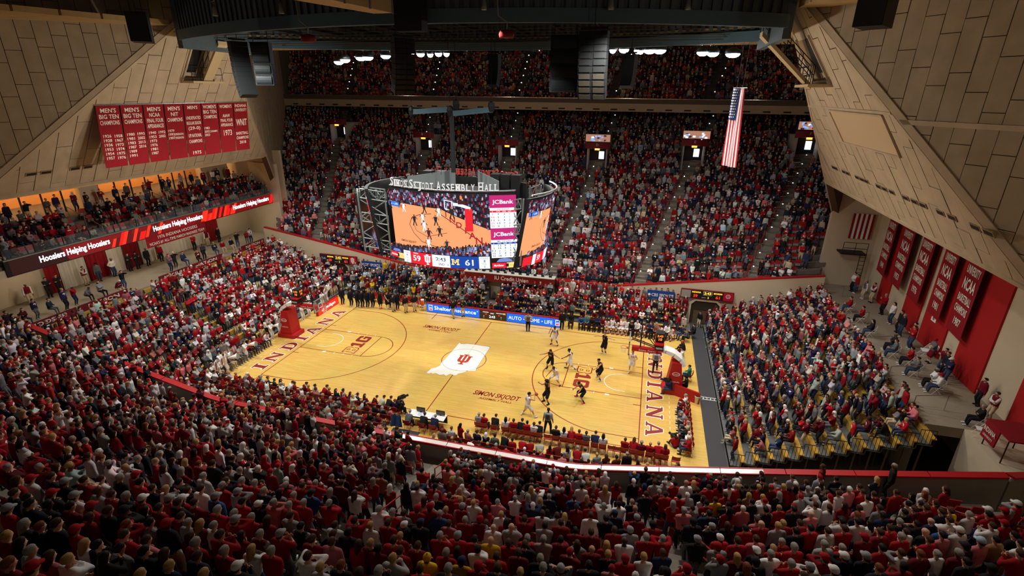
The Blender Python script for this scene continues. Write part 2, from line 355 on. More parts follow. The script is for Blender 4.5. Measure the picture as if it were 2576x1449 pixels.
# ---- the two raked stands on the long sides
for sg, nm in ((1, 'far'), (-1, 'near')):
    t = thing('grandstand', ('steep concrete stand across the court, behind the video board' if sg > 0 else 'steep concrete stand in the foreground, behind the red-topped wall'), 'grandstand', (0, 0, 0)); t['kind'] = 'structure'
    mb = MB(); xs0 = np.linspace(-1, 1, 29)
    for k in range(NR+1):
        y0, y1 = yrow(k, 0), yrow(k+1, 0); A = []
        for q in xs0:
            x = q*xmax(y0); A.append((x, yrow(k, x), zrow(k-1, x) if k else zrow(0, x)-.1, zrow(k, x)))
        for a, b in zip(A, A[1:]):
            mb.quad((a[0], sg*a[1], a[2]), (b[0], sg*b[1], b[2]), (b[0], sg*b[1], b[3]), (a[0], sg*a[1], a[3]))
            mb.quad((a[0], sg*a[1], a[3]), (b[0], sg*b[1], b[3]), (b[0]*1.012, sg*(b[1]+TR), b[3]), (a[0]*1.012, sg*(a[1]+TR), a[3]))
    mb.build('stepped_deck', M_STEP, t)
    for a in AX:                                   # aisle stairs: two half steps a row
        st = MB()
        for k in range(NR):
            for hf in (0, 1):
                y = 14.3+k*TR+hf*TR/2; x = aisle_x(a, y); yy = yrow(k, x)+hf*TR/2
                st.box(x-.55, min(sg*yy, sg*(yy+TR/2)), zrow(k, x)+.0, x+.55, max(sg*yy, sg*(yy+TR/2)), zrow(k, x)+.02+hf*RI/2)
        st.build('aisle_stair', M_STEPL, t)
    # curved front wall with a broad painted top rail
    wl = thing('wall_'+nm, 'curved concrete front wall of the '+('far' if sg > 0 else 'near')+' stand with a red top rail', 'wall', (0, 0, 0)); wl['kind'] = 'structure'
    xs = np.linspace(-29, 29, 41); inner = [(x, sg*(yfront(x)-.75)) for x in xs]; mb = MB()
    for (x, y), (x2, y2) in zip(inner, inner[1:]):
        mb.quad((x, y, -.06), (x2, y2, -.06), (x2, y2, ztop(x2)), (x, y, ztop(x))); e = sg*.3
        mb.quad((x, y+e, .8), (x2, y2+e, .8), (x2, y2+e, ztop(x2)), (x, y+e, ztop(x)))
    mb.build('wall_face', M_WALLW if sg > 0 else M_WALLG, wl)
    segs = np.linspace(-29, 29, 22)
    for i, (a, b) in enumerate(zip(segs, segs[1:])):
        rp = MB(); n = 3
        for j in range(n):
            x, x2 = a+(b-a)*j/n+(.02 if j == 0 else 0), a+(b-a)*(j+1)/n-(.02 if j == n-1 else 0)
            for (ya, yb, h0, h1, mi) in ((-.02, .34, .0, .1, 0),) if (sg > 0 or x > 19.5 or x < .5) else ((-.04, .03, .0, .12, 0), (.03, .36, .0, .1, 1), (.36, .42, 0, .12, 0)):
                y, y2 = yfront(x)-.75, yfront(x2)-.75
                P = [(x, sg*(y+ya), ztop(x)+h0), (x2, sg*(y2+ya), ztop(x2)+h0), (x2, sg*(y2+yb), ztop(x2)+h0), (x, sg*(y+yb), ztop(x)+h0)]
                rp.prism(P, (0, 0, h1-h0), mi)
        rp.build('rail_panel', [M_RED, mat('rail_top_gloss', (236, 226, 222), .22, .1)], wl)

    if sg < 0:                              # the rail sweeps up to the walkway at the right end
        E_ = [(29.0, -yfront(29)+.75, ztop(29)), (30.2, -11.9, 5.5), (31.3, -10.9, 5.55), (31.9, -9.9, 5.6), (32.0, -9.3, 5.7)]
        for a, b in zip(E_, E_[1:]):
            a, b = np.array(a), np.array(b); d = b-a; n = np.array([d[1], -d[0], 0]); n = n/np.linalg.norm(n)*.36
            MB().prism([a, b, b+n, a+n], (0, 0, .1)).build('rail_panel', M_RED, wl); MB().prism([a*(1, 1, 0)+n*.3, b*(1, 1, 0)+n*.3, b*(1, 1, 0)+n*.7, a*(1, 1, 0)+n*.7], (0, 0, (a[2]+b[2])/2-.03)).build('wall_face', M_WALLG, wl)
# ---- balcony across the far side
bl = thing('balcony', 'dark upper balcony across the hall with a pale slotted front', 'balcony', (0, 0, 0)); bl['kind'] = 'structure'
XB = 42.1
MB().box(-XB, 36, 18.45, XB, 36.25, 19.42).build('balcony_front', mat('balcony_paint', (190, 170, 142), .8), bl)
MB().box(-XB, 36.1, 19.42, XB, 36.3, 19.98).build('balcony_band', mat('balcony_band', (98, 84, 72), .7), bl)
MB().tube((-XB, 36.15, 20.02), (XB, 36.15, 20.02), .05).build('hand_rail', M_CHROME, bl)
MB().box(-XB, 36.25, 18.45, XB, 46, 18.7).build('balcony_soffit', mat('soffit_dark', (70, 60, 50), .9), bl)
for i in range(36):
    x = -40+i*2.28
    f = MB().box(x-.42, 35.96, 18.62, x+.42, 35.999, 18.78, 0); f.box(x-.36, 35.95, 18.65, x+.36, 35.962, 18.74, 1); f.build('air_slot', [M_BLACK, M_BLACK], bl)
mb = MB()
NB = 16
for k in range(NB):
    y, z = 36.8+k*.82, 19.0+k*.5; xm = xmax(y)
    mb.quad((-xm, y, z-.5), (xm, y, z-.5), (xm, y, z), (-xm, y, z)); mb.quad((-xm, y, z), (xm, y, z), (xm, y+.82, z), (-xm, y+.82, z))
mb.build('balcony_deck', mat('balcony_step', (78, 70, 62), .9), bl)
bw = thing('wall_back', 'dark rear wall high above the balcony with bright exit windows', 'wall', (0, 0, 0)); bw['kind'] = 'structure'
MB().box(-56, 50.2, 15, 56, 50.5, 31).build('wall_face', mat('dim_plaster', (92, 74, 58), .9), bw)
for x in (-30.5, -17.7, -5.2, 7.0, 19.4):
    p = MB().box(x-.9, 50.0, 26.6, x+.9, 50.19, 28.7); p.build('exit_window', emis('daylight', (214, 222, 240), 1.6), bw)
    fr = MB()
    for dx in (-.9, -.3, .3, .9): fr.box(x+dx-.04, 49.95, 26.6, x+dx+.04, 50.0, 28.7)
    for z in (26.6, 27.3, 28.0, 28.7): fr.box(x-.9, 49.95, z-.04, x+.9, 50.0, z+.04)
    fr.build('window_frame', M_BLACK, bw)

# ---- end structures: leaning panel, side walls, end wall (mirrored left and right)
def clip(P, a, b, c):                     # keep a*x+b*y<=c
    out = []
    for i in range(len(P)):
        p, q = P[i], P[(i+1) % len(P)]; dp, dq = a*p[0]+b*p[1]-c, a*q[0]+b*q[1]-c
        if dp <= 0: out.append(p)
        if dp*dq < 0: t = dp/(dp-dq); out.append((p[0]+(q[0]-p[0])*t, p[1]+(q[1]-p[1])*t))
    return out
def clip_poly(P, Q):
    for i in range(len(Q)):
        (x0, y0), (x1, y1) = Q[i], Q[(i+1) % len(Q)]; a, b = (y1-y0), -(x1-x0); P = clip(P, a, b, a*x0+b*y0)
        if len(P) < 3: return []
    return P
def blocks(parent, o, u, v, n, poly, w, L, gap=.03, th=.05, m=None, jit=.0, holes=()):
    "lay staggered slabs, long side along v, inside a counter-clockwise polygon in (u, v)"
    o, u, v, n = (np.asarray(a, float) for a in (o, u, v, n)); A = np.array(poly); u0, v0 = A.min(0)-.01; u1, v1 = A.max(0); i = 0; cnt = 0
    while u0+i*w < u1:
        k = -1
        while v0+(k+(i % 2)*.5+.13*((i*7) % 3))*L < v1:
            a, b = u0+i*w, v0+(k+(i % 2)*.5+.13*((i*7) % 3))*L
            Q = clip_poly([(a+gap, b+gap), (a+w-gap, b+gap), (a+w-gap, b+L-gap), (a+gap, b+L-gap)], poly); k += 1
            if len(Q) < 3: continue
            ar = abs(sum(Q[j][0]*Q[(j+1) % len(Q)][1]-Q[(j+1) % len(Q)][0]*Q[j][1] for j in range(len(Q))))/2
            if ar < .04: continue
            c = np.mean(Q, 0)
            if any(h[0] < c[0] < h[2] and h[1] < c[1] < h[3] for h in holes): continue
            t = th*(1+.25*((i*13+k*7) % 5-2)/2)
            MB().prism([o+u*p[0]+v*p[1] for p in Q], n*t).build('slab', m, parent); cnt += 1
        i += 1
    return cnt
for sx, nm in ((-1, 'left'), (1, 'right')):
    pn = thing('trim_%d' % (1 if sx < 0 else 2), 'leaning triangular concrete panel over the %s end of the court' % nm, 'panel', (0, 0, 0)); pn['kind'] = 'structure'
    PX = lambda z: sx*(36.5-.65*z); PY = lambda z: 27.35-1.02*z
    zb, zt = 13.9, 26.7
    sl = math.hypot(.65, 1); vdir = np.array([-sx*.65, 0, 1])/sl; udir = np.array([0, 1., 0]); nrm = np.array([-sx*1, 0, -.65])/sl
    O = np.array([PX(zb), 0, zb]); top = (zt-zb)*sl
    poly = [(-PY(zb), 0), (PY(zb), 0), (PY(zt), top), (-PY(zt), top)]
    back = MB().prism([O+udir*p[0]+vdir*p[1] for p in poly], -nrm*.5); back.build('backing', M_CONCD, pn)
    ins = .35
    ip = [(-PY(zb)+ins*1.2, .25), (PY(zb)-ins*1.2, .25), (PY(zt)+.1, top-ins), (-PY(zt)-.1, top-ins)]
    zz = lambda z: (z-zb)*sl
    if sx < 0: hol = [(-.3, zz(21.4), 2.6, zz(23.9))]
    else: hol = [(-5.9, zz(18.0), 2.3, zz(19.85)), (-.6, zz(21.4), 2.6, zz(23.9))]
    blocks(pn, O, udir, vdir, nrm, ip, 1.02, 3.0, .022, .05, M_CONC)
    for s in (-1, 1):                     # plain concrete border along the slanted edges and the foot
        e = MB(); a = O+udir*s*PY(zb); b = O+udir*s*PY(zt)+vdir*top; ii = -s*udir*ins*1.25
        e.prism([a, b, b+ii*.4, a+ii] if s < 0 else [a+ii, b+ii*.4, b, a], nrm*.07); e.build('border', M_CONC, pn)
    e = MB(); e.prism([O-udir*PY(zb), O+udir*PY(zb), O+udir*PY(zb)+vdir*.25, O-udir*PY(zb)+vdir*.25], nrm*.09); e.build('border', M_CONC, pn)
    vents = [-10.0, -9.1, -7.2, -6.3, 9.3] if sx < 0 else [7.9, 7.3, 5.6, 4.8, 3.0, 2.1, 1.4, -.5, -1.4, -2.4, -4.1, -5.1, -6.0, -7.7, -8.7, -10.5, -11.4]
    zv = 15.32 if sx < 0 else 15.8
    for y in vents:
        c = O+udir*y+vdir*zz(zv); f = MB().obox(c+nrm*.06, udir*.36, vdir*.14, nrm*.03, 0); f.obox(c+nrm*.085, udir*.3, vdir*.09, nrm*.012, 1)
        vt = f.build('air_vent', [mat('vent_frame', (150, 124, 90), .8), M_BLACK], pn)
    if sx > 0:
        c = O+udir*-1.8+vdir*zz(18.93)
        MB().obox(c+nrm*.06, udir*4.05, vdir*1.08, nrm*.03).build('blank_screen', mat('screen_cloth', (196, 170, 134), .8), pn)
        fr = MB()
        for du, dv, hu, hv in ((0, 1.1, 4.1, .05), (0, -1.1, 4.1, .05), (-4.08, 0, .05, 1.1), (4.08, 0, .05, 1.1)): fr.obox(c+udir*du+vdir*dv+nrm*.1, udir*hu, vdir*hv, nrm*.05)
        fr.build('screen_frame', M_CONC, pn)
    if sx > 0: MB().obox(O+vdir*zz(19.98)+nrm*.07, udir*PY(19.98), vdir*.07, nrm*.03).build('seam_strip', M_CONC, pn)
    # niche with door and platform
    c = O+udir*1.1+vdir*zz(22.6)
    nf = MB()
    for du, hu in ((-1.4, .07), (1.4, .07)): nf.obox(c+udir*du+nrm*.08, udir*hu, vdir*1.45, nrm*.1)
    nf.obox(c-vdir*1.4+nrm*.12, udir*1.55, vdir*.12, nrm*.14); nf.build('niche_frame', M_CONC, pn)
    MB().obox(c-udir*.8+vdir*.25+nrm*.02, udir*.42, vdir*1.05, nrm*.09).build('dark_doorway', M_BLACK, pn)
    MB().obox(c+udir*.5+nrm*.01, udir*.85, vdir*1.3, nrm*.075).build('niche_back', mat('niche_shadow', (150, 124, 88), .9), pn)
    # vertical side walls rising from the stands
    for sy in (-1, 1):
        if sx > 0 and sy > 0: continue_far = True
        wl = thing('wall_side', '%s concrete side wall of staggered slabs at the %s end' % ('far' if sy > 0 else 'near', nm), 'wall', (0, 0, 0)); wl['kind'] = 'structure'
        hd = np.array([sx*.65, sy*1.02, 0])/1.2095; O2 = np.array([sx*19.08, 0, 26.8]); vz = np.array([0, 0, 1.])
        nn = np.cross(hd, vz); nn = nn if nn[1]*sy < 0 or (nn@np.array([-sx, 0, 0])) > 0 else -nn
        nn = nn if nn@np.array([-sx, 0, 0]) > 0 else -nn
        low = lambda s: max(-s/1.2095, -26.8+1.75+(.8433*s-14.3)/TR*RI-.3)
        s1 = 25.6; s2 = 44.5 if sy > 0 else 40.; top_ = 4.
        poly = [(0.02, 0), (s1, -s1/1.2095), (s2, low(s2)+.0), (s2, top_), (0.02, top_)]
        MB().prism([O2+hd*p[0]+vz*p[1] for p in poly], -nn*.5).build('backing', M_CONCD, wl)
        pin = [(.75, 0), (s1-.2, -(s1-.2)/1.2095+.5), (s2-.05, low(s2)+.1), (s2-.05, top_), (.75, top_)]
        pin = [(.6, -.2), (s1, -s1/1.2095+.33), (s2-.05, low(s2)+.1), (s2-.05, top_), (.6, top_)]
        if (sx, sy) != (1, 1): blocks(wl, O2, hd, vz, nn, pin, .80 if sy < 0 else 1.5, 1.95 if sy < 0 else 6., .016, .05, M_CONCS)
        a, b = O2, O2+hd*s1-vz*s1/1.2095
        MB().prism([a, b, b+vz*.4, a+vz*.4], nn*.1).build('border', M_CONC, wl)
        if (sx, sy) == (1, -1): MB().prism([O2+hd*8.9-vz*7.3, O2+hd*40-vz*7.3, O2+hd*40-vz*7.1, O2+hd*8.7-vz*7.1], nn*.1).build('seam_strip', M_CONC, wl)
    # end wall with the concourse walk, and the piers beside it
    XW = -35.3 if sx < 0 else 33.3; ew = thing('wall_'+nm, 'plain painted end wall behind the %s walkway' % nm, 'wall', (0, 0, 0)); ew['kind'] = 'structure'
    ye = 16.0
    ebox = MB(); ebox.box(min(XW, XW+sx*.4), -ye-6, 0, max(XW, XW+sx*.4), ye+(2 if sx < 0 else 0), 9.2 if sx < 0 else 16); ebox.build('wall_face', M_WALLW, ew)
    for sy in (-1, 1):
        x2 = 29.4 if sx > 0 else 29.0; y1, y2 = sy*16.0, sy*(16.0 if sx > 0 else 17.6)
        pp = MB(); pp.prism([(XW, y1 if sx > 0 else y2, 0), (sx*x2, y1, 0), (sx*x2, y1+sy*.5, 0), (XW, y1+sy*.5 if sx > 0 else y2+sy*.5, 0)], (0, 0, 12.6)); pp.build('pier', M_WALLW, ew)
    wk = thing('walkway', 'raised concrete walkway along the %s end wall' % nm, 'walkway', (0, 0, 0)); wk['kind'] = 'structure'
    xf = 29.0; MB().box(min(sx*xf, XW), -6.7 if sx > 0 else -17, 3.6, max(sx*xf, XW), 16, 4.2).build('deck', mat('walk_concrete', (150, 138, 118), .9, 0, .06, 1.5), wk)
    MB().box(min(sx*xf, sx*(xf+.25)), -6.7 if sx > 0 else -13.4, 0, max(sx*xf, sx*(xf+.25)), 13.2, 3.6).build('deck_front', M_WALLW, wk)
    if sx > 0: MB().box(30.8, -11.2, 3.6, 33.3, -6.7, 4.2).build('deck', M_WALLW, wk); MB().box(30.8, -11.2, 0, 30.95, -6.7, 3.6).build('deck_return', M_WALLW, wk); MB().box(29.0, -6.7, 0, 29.2, -6.5, 3.6).build('deck_post', M_WALLW, wk)
    # lower bleachers at the end of the court
    bs = thing('bleachers', '%s-end bleachers with wooden benches on grey treads' % nm, 'bleachers', (0, 0, 0)); bs['kind'] = 'structure'
    NBL = 13; xs_ = 19.6 if sx > 0 else 18.0; tr = (xf-xs_)/NBL; deck = MB()
    ylo, yhi = (-7.9, 12.4) if sx > 0 else (-12.6, 12.4)
    for k in range(NBL):
        x0, x1 = xs_+k*tr, xs_+(k+1)*tr; z = .15+k*.29
        yl = ylo+(.25*k*.0)
        deck.box(min(sx*x0, sx*x1), yl, z-.06, max(sx*x0, sx*x1), yhi, z)
        deck.box(min(sx*x0, sx*(x0+.04)), yl, z-.29, max(sx*x0, sx*(x0+.04)), yhi, z)
    deck.build('tread', mat('bleacher_tread', (92, 94, 92), .7, 0, .12, 3), bs)
    for k in range(NBL):
        xb = xs_+(k+.78)*tr; z = .15+k*.29
        for (ya, yb) in ((ylo, -4.2), (-2.9, 3.2), (4.5, yhi)):
            p = MB().box(min(sx*xb, sx*(xb+.26)), ya, z+.36, max(sx*xb, sx*(xb+.26)), yb, z+.42); p.box(min(sx*xb, sx*(xb+.05)), ya, z+.05, max(sx*xb, sx*(xb+.05)), yb, z+.36); p.build('plank', M_YELW, bs)
    if sx > 0:                              # open steel frame and guard rails at the near end, over the pit
        g = MB(); und = MB()
        for k in range(NBL):
            x0 = xs_+k*tr; z = .15+k*.29
            und.beam((x0+.3, ylo+.05, 0), (x0+.3, ylo+.05, z), .07); und.beam((x0+.3, ylo+2.5, 0), (x0+.3, ylo+2.5, z), .07)
            for j in range(5): g.tube((x0+j*tr/4, ylo, z), (x0+j*tr/4, ylo, z+.9), .014, 5)
            g.tube((x0, ylo, z+.9), (x0+tr, ylo, z+.9), .022, 5); g.tube((x0, ylo, z+.05), (x0+tr, ylo, z+.05), .022, 5)
        g.build('guard_rail', M_BLACK, bs); und.build('under_frame', mat('frame_brown', (84, 62, 40), .7), bs)
# far-side bleachers between the court and the wall
bs = thing('bleachers', 'low courtside bleachers in front of the far wall', 'bleachers', (0, 0, 0)); bs['kind'] = 'structure'
FBY = [9.9+.78*k for k in range(5)]; dk = MB()
for (xa, xb_) in ((-17.6, -1.9), (-.7, 17.8)):
    for k in range(5):
        dk.box(xa, FBY[k], 0, xb_, FBY[k]+.78, .12+.3*k)
        MB().box(xa, FBY[k]+.5, .12+.3*k+.34, xb_, FBY[k]+.76, .12+.3*k+.4).build('plank', M_YELW, bs)
dk.build('tread', mat('bleacher_tread', (92, 94, 92), .7), bs)
# tunnels through the far wall
for (x0, x1, lab) in ((-21.1, -18.6, 'left'), (18.35, 20.9, 'right')):
    tn = thing('door_%d' % (1 if x0 < 0 else 2), 'dark tunnel opening under the %s wall scoreboard' % lab, 'doorway', (0, 0, 0)); tn['kind'] = 'structure'
    yw = 12.95
    P = [(x0, 0), (x0, 2.0), (x0+.35, 2.35), (x1-.35, 2.35), (x1, 2.0), (x1, 0)]
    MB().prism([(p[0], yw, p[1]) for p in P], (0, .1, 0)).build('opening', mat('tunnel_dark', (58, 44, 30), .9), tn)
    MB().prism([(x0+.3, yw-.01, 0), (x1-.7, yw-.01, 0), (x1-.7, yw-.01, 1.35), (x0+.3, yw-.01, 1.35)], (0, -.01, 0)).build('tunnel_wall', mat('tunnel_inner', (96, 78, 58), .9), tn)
    f = MB()
    Q = [(x0-.18, 0), (x0-.18, 2.1), (x0+.3, 2.55), (x1-.3, 2.55), (x1+.18, 2.1), (x1+.18, 0)]
    for (a, b, c_, d) in zip(P, P[1:], Q[1:], Q): f.prism([(a[0], yw-.14, a[1]), (b[0], yw-.14, b[1]), (c_[0], yw-.14, c_[1]), (d[0], yw-.14, d[1])], (0, .14, 0))
    f.build('surround', M_WALLW, tn)

# ---- roof, collar soffit and the dark ring
rf = thing('ceiling', 'beige roof deck and soffit around the dark ring', 'ceiling', (0, 0, 0)); rf['kind'] = 'structure'
MB().box(-60, -60, 31, 60, 60, 31.3).build('roof_deck', mat('roof_dark', (70, 58, 44), .9), rf)
def rx(x): return -8.75+.0145*(x-.5)**2
YS = 11.6
so = MB(); xs = np.linspace(-19.5, 19.5, 27)
for a, b in zip(xs, xs[1:]): so.prism([(a, -rx(a)-.1, 24.6), (b, -rx(b)-.1, 24.6), (b, YS, 24.5), (a, YS, 24.5)], (0, 0, .15))
for s in (-1, 1): so.prism([(s*19.5, 3.0, 24.6), (s*27, 3.0, 24.6), (s*27, YS, 24.5), (s*19.5, YS, 24.5)] if s > 0 else [(s*27, 3.0, 24.6), (s*19.5, 3.0, 24.6), (s*19.5, YS, 24.5), (s*27, YS, 24.5)], (0, 0, .15))
so.build('soffit', M_CEIL, rf)
MB().box(-27.5, YS, 24.25, 27.5, YS+.25, 25.4).build('soffit_lip', M_CEIL, rf)
nb = MB()
for s in (-1, 1):
    for i in range(9):                      # stepped ribs of the near soffit beside the ring
        y0 = -3.2-i*2.4; z = 24.75-.1*i+.0*i
        nb.prism([(s*19.6, y0, z), (s*44, y0, z), (s*44, y0-2.25, z-.08), (s*19.6, y0-2.25, z-.08)], (0, 0, .3))
nb.build('soffit_rib', M_CEIL, rf)
rg = thing('lighting_ring', 'huge dark corrugated steel ring hanging over the court', 'lighting rig', (0, 0, 23.8))
arcx = np.linspace(-19.0, 19.2, 160)
for sg, lab in ((-1, 'near'), (1, 'far')):
    band = MB(); rib = MB()
    for i, (a, b) in enumerate(zip(arcx, arcx[1:])):
        ya, yb = (rx(a), rx(b)) if sg < 0 else (-rx(a), -rx(b))
        if i % 8 == 0:
            b8 = arcx[min(i+8, 159)]; y8 = rx(b8) if sg < 0 else -rx(b8); o_ = sg*.06
            band.prism([(a, ya+o_, 23.8), (b8, y8+o_, 23.8), (b8, y8-sg*.3, 23.8), (a, ya-sg*.3, 23.8)] if sg < 0 else [(a, ya-sg*.3, 23.8), (b8, y8-sg*.3, 23.8), (b8, y8+o_, 23.8), (a, ya+o_, 23.8)], (0, 0, .62))
        d = .0 if i % 2 else -sg*.12
        rib.quad((a, ya+d, 24.42), (b, yb+d, 24.42), (b, yb+d, 31), (a, ya+d, 31))
        rib.quad((b, yb-sg*.12, 24.42), (b, yb, 24.42), (b, yb, 31), (b, yb-sg*.12, 31))
    band.build('flange', M_FLANGE, rg); rib.build('corrugated_sheet', M_CORR, rg)
for s in (-1, 1):
    xe = 19.1*s+.1; ye_ = rx(xe)
    MB().box(xe-.2, ye_, 23.3, xe+.2, -ye_, 31).build('end_plate', M_CORR, rg)
gr = MB()
for x in np.linspace(-18, 18, 13): gr.beam((x, rx(x)+.4, 24.9), (x, -rx(x)-.4, 24.9), .1, .2)
gr.build('cross_beam', M_BLACK, rg)
MB().box(-18.8, -8.2, 26.6, 18.8, 8.2, 26.8).build('ring_top', mat('ring_black', (14, 14, 16), .9), rg)
for i, y in enumerate(np.linspace(-5.5, 7.5, 9)):
    xl = 17 if abs(y) < 5.5 else 12
    MB().tube((-xl, y, 24.0), (xl, y, 24.0), .022, 5).build('catwalk_cable', mat('cable_dull', (84, 78, 60), .6), rg)
# ================================================================== fittings and furniture
A_ = np.array
# ---- left suite balcony with LED ribbon
su = thing('suite_balcony', 'suite balcony with seats and lit lounge glass above the left walkway', 'balcony', (0, 0, 0)); su['kind'] = 'structure'
XR = -30.3
MB().box(-42, -17, 8.0, XR+.02, 17.4, 8.5).build('slab', M_WALLW, su)
for k in range(5): MB().box(-31.3-k*.95 if k < 4 else -42, -17, 8.5, -30.4-k*.95, 17.2, 8.75+.42*k).build('tread', M_STEP, su)
MB().box(-42.3, -17.5, 8, -42, 17.6, 14.2).build('lounge_wall', mat('lounge_wall', (222, 160, 92), .8), su)
MB().prism([(-27.6, -13, 13.75), (-27.6, 13, 13.75), (-30.6, 17.4, 13.75), (-42, 17.4, 13.75), (-42, -17.4, 13.75), (-30.6, -17.4, 13.75)], (0, 0, .3)).build('lounge_ceiling', mat('lounge_ceil', (214, 180, 130), .8), su)
MB().box(-42, 17.4, 8.0, -29.2, 17.75, 14.0).build('end_wall', M_WALLW, su)
for i in range(22):
    y = -16.6+i*1.6
    if i < 18: MB().box(-36.35, y-.05, 10.43, -36.25, y+.05, 13.75).build('mullion', M_BLACK, su); MB().box(-36.31, y+.06, 10.43, -36.29, y+1.54, 13.7).build('pane', M_GLASS, su)
for (y0, y1) in ((-9.2, -7.6), (-.8, .9), (12.6, 16.5)): MB().box(-36.6, y0, 10.43, -36.1, y1, 13.75).build('column', M_WALLW, su)
for i in range(9):
    l = bpy.data.lights.new('lounge_lamp', 'POINT'); l.energy = 130; l.color = (1, .62, .28); l.shadow_soft_size = .25
    o = bpy.data.objects.new('lounge_lamp', l); COL.objects.link(o); o.location = (-39.2, -15+i*3.6, 13.3)
for i in range(14):
    y0 = -11+i*2.04; MB().box(-30.42, y0+.03, 9.12, -30.40, y0+2.0, 9.85).build('glass_guard', M_GLASS, su); MB().box(-30.44, y0-.02, 9.1, -30.38, y0+.02, 9.88).build('guard_post', M_DARK, su)
for y in (-3.6, 4.2, 5.3):
    g = MB().path([(-30.6, y, 9.0), (-30.6, y, 9.9), (-34, y, 11.3), (-34, y, 10.4)], .03); g.path([(-32.3, y, 9.6), (-32.3, y, 10.6)], .025); g.build('stair_rail', M_CHROME, su)
rb = thing('led_ribbon', 'long red LED ribbon board reading Hoosiers Helping Hoosiers three times', 'display', (XR, 0, 8.0))
MB().box(XR-.1, -11.2, 7.96, XR+.1, 17.6, 9.12).build('ribbon_case', M_BLACK, rb)
MB().box(XR-.1, -11.2, 9.12, XR+.14, 17.6, 9.2).build('ribbon_cap', M_STEEL, rb)
pic = MB(); rr = random.Random(3)
pic.quad((XR+.105, -10.9, 8.02), (XR+.105, 17.4, 8.02), (XR+.105, 17.4, 9.08), (XR+.105, -10.9, 9.08), 0)
for y0, y1, n in ((-3.6, 1.4, 16), (5.0, 10.2, 16), (15.6, 17.3, 5)):
    for i in range(n):
        y = y0+(y1-y0)*i/n; w = rr.uniform(.2, .5); sh = .5; zt_ = rr.choice((9.08, 9.08, 8.7)); pic.quad((XR+.107+i*.0003, y, 8.02), (XR+.107+i*.0003, y+w, 8.02), (XR+.107+i*.0003, y+w+sh*(zt_-8.02), zt_), (XR+.107+i*.0003, y+sh*(zt_-8.02), zt_), rr.choice((1, 2, 2, 3)))
pic.quad((XR+.106, -10.9, 8.02), (XR+.106, -7.0, 8.02), (XR+.106, -7.4, 9.08), (XR+.106, -10.9, 9.08), 4)
pic.build('ribbon_picture', [emis('ribbon_base', (120, 8, 12), .85), emis('ribbon_red', (214, 18, 16), 1.), emis('ribbon_orange', (236, 42, 20), 1.1), emis('ribbon_deep', (90, 6, 10), .8), emis('ribbon_dark', (52, 8, 10), .5)], rb)
for y0, y1 in ((-9.0, -3.65), (.45, 6.0), (10.1, 15.65)):
    tx = MB(); text(tx, 'Hoosiers Helping Hoosiers', (XR+.125, (y0+y1)/2, 8.42), (0, 1, 0), (0, 0, 1), .46, width=y1-y0, bold=.04)
    tx.build('lettering', emis('ribbon_text', (255, 250, 255), 1.6), rb)
bn = thing('banner', 'crimson 1976 team banner hanging under the LED ribbon', 'banner', (-30.15, 2.8, 7.1))
MB().box(-30.17, -.55, 7.08, -30.15, 6.1, 8.1).build('cloth', M_REDD, bn)
t = MB(); text(t, '1976 INDIANA HOOSIERS', (-30.14, 2.85, 7.68), (0, 1, 0), (0, 0, 1), .3, bold=.012, width=4.4); text(t, "NCAA'S #1 ALL-TIME MARCH MADNESS TEAM", (-30.14, 2.78, 7.22), (0, 1, 0), (0, 0, 1), .27, bold=.012, width=6.1); t.build('lettering', M_CREAM, bn)
# curtains along the left walkway: pleated cloth
for y0, y1, red in ((-6.2, -5.2, 1), (-5.1, -2.9, 0), (-2.8, -1.0, 1), (-.9, .6, 0), (.7, 2.3, 1), (2.4, 4.0, 0), (10.3, 12.3, 1), (4.2, 10.1, 0)):
    c = MB(); n = int((y1-y0)/.11)
    for i in range(n):
        a, b = y0+(y1-y0)*i/n, y0+(y1-y0)*(i+1)/n; da, db = (.07*math.sin(i*1.7), .07*math.sin((i+1)*1.7))
        c.quad((-34.95+da, a, 4.22), (-34.95+db, b, 4.22), (-34.95+db, b, 7.98), (-34.95+da, a, 7.98))
    lab = '%s pleated curtain on the left walkway, %s' % ('red' if red else 'white', {-6.2: 'narrowest, beside the doorway', -5.1: 'between the two leftmost red ones', -2.8: 'widest red one', -.9: 'between two red curtains behind the guards', .7: 'nearest the 1976 banner', 2.4: 'beneath the 1976 banner', 10.3: 'farthest along the wall', 4.2: 'longest and farthest'}[y0])
    c.build('curtain', M_REDD if red else mat('white_drape', (214, 206, 190), .9), None, True, lab, None, 'curtain', 'walkway curtains')
for sx, segs_ in ((-1, ((-12.5, -8.4, 'HOOSIER'), (-8.3, -4.2, 'NATION'), (-1.2, 1.9, 'HOOSIER'), (2.0, 6.3, 'NATION'), (8.9, 12.4, 'NATION'))),):
    for j, (y0, y1, w) in enumerate(segs_):
        b = thing('banner', 'crimson strip banner lettered %s on the left walkway edge, %s along it' % (w, ('nearest', 'second', 'third', 'fourth', 'last')[j]), 'banner', (-28.9, (y0+y1)/2, 4.2), 'strip banners on the left walkway')
        MB().box(-28.98, y0, 4.15, -28.95, y1, 4.7).build('cloth', mat('strip_crimson', (112, 10, 30), .85), b); t = MB(); text(t, w, (-28.94, (y0+y1)/2, 4.27), (0, 1, 0), (0, 0, 1), .3, bold=.03, width=(y1-y0)*.62); t.build('lettering', M_CREAM, b)

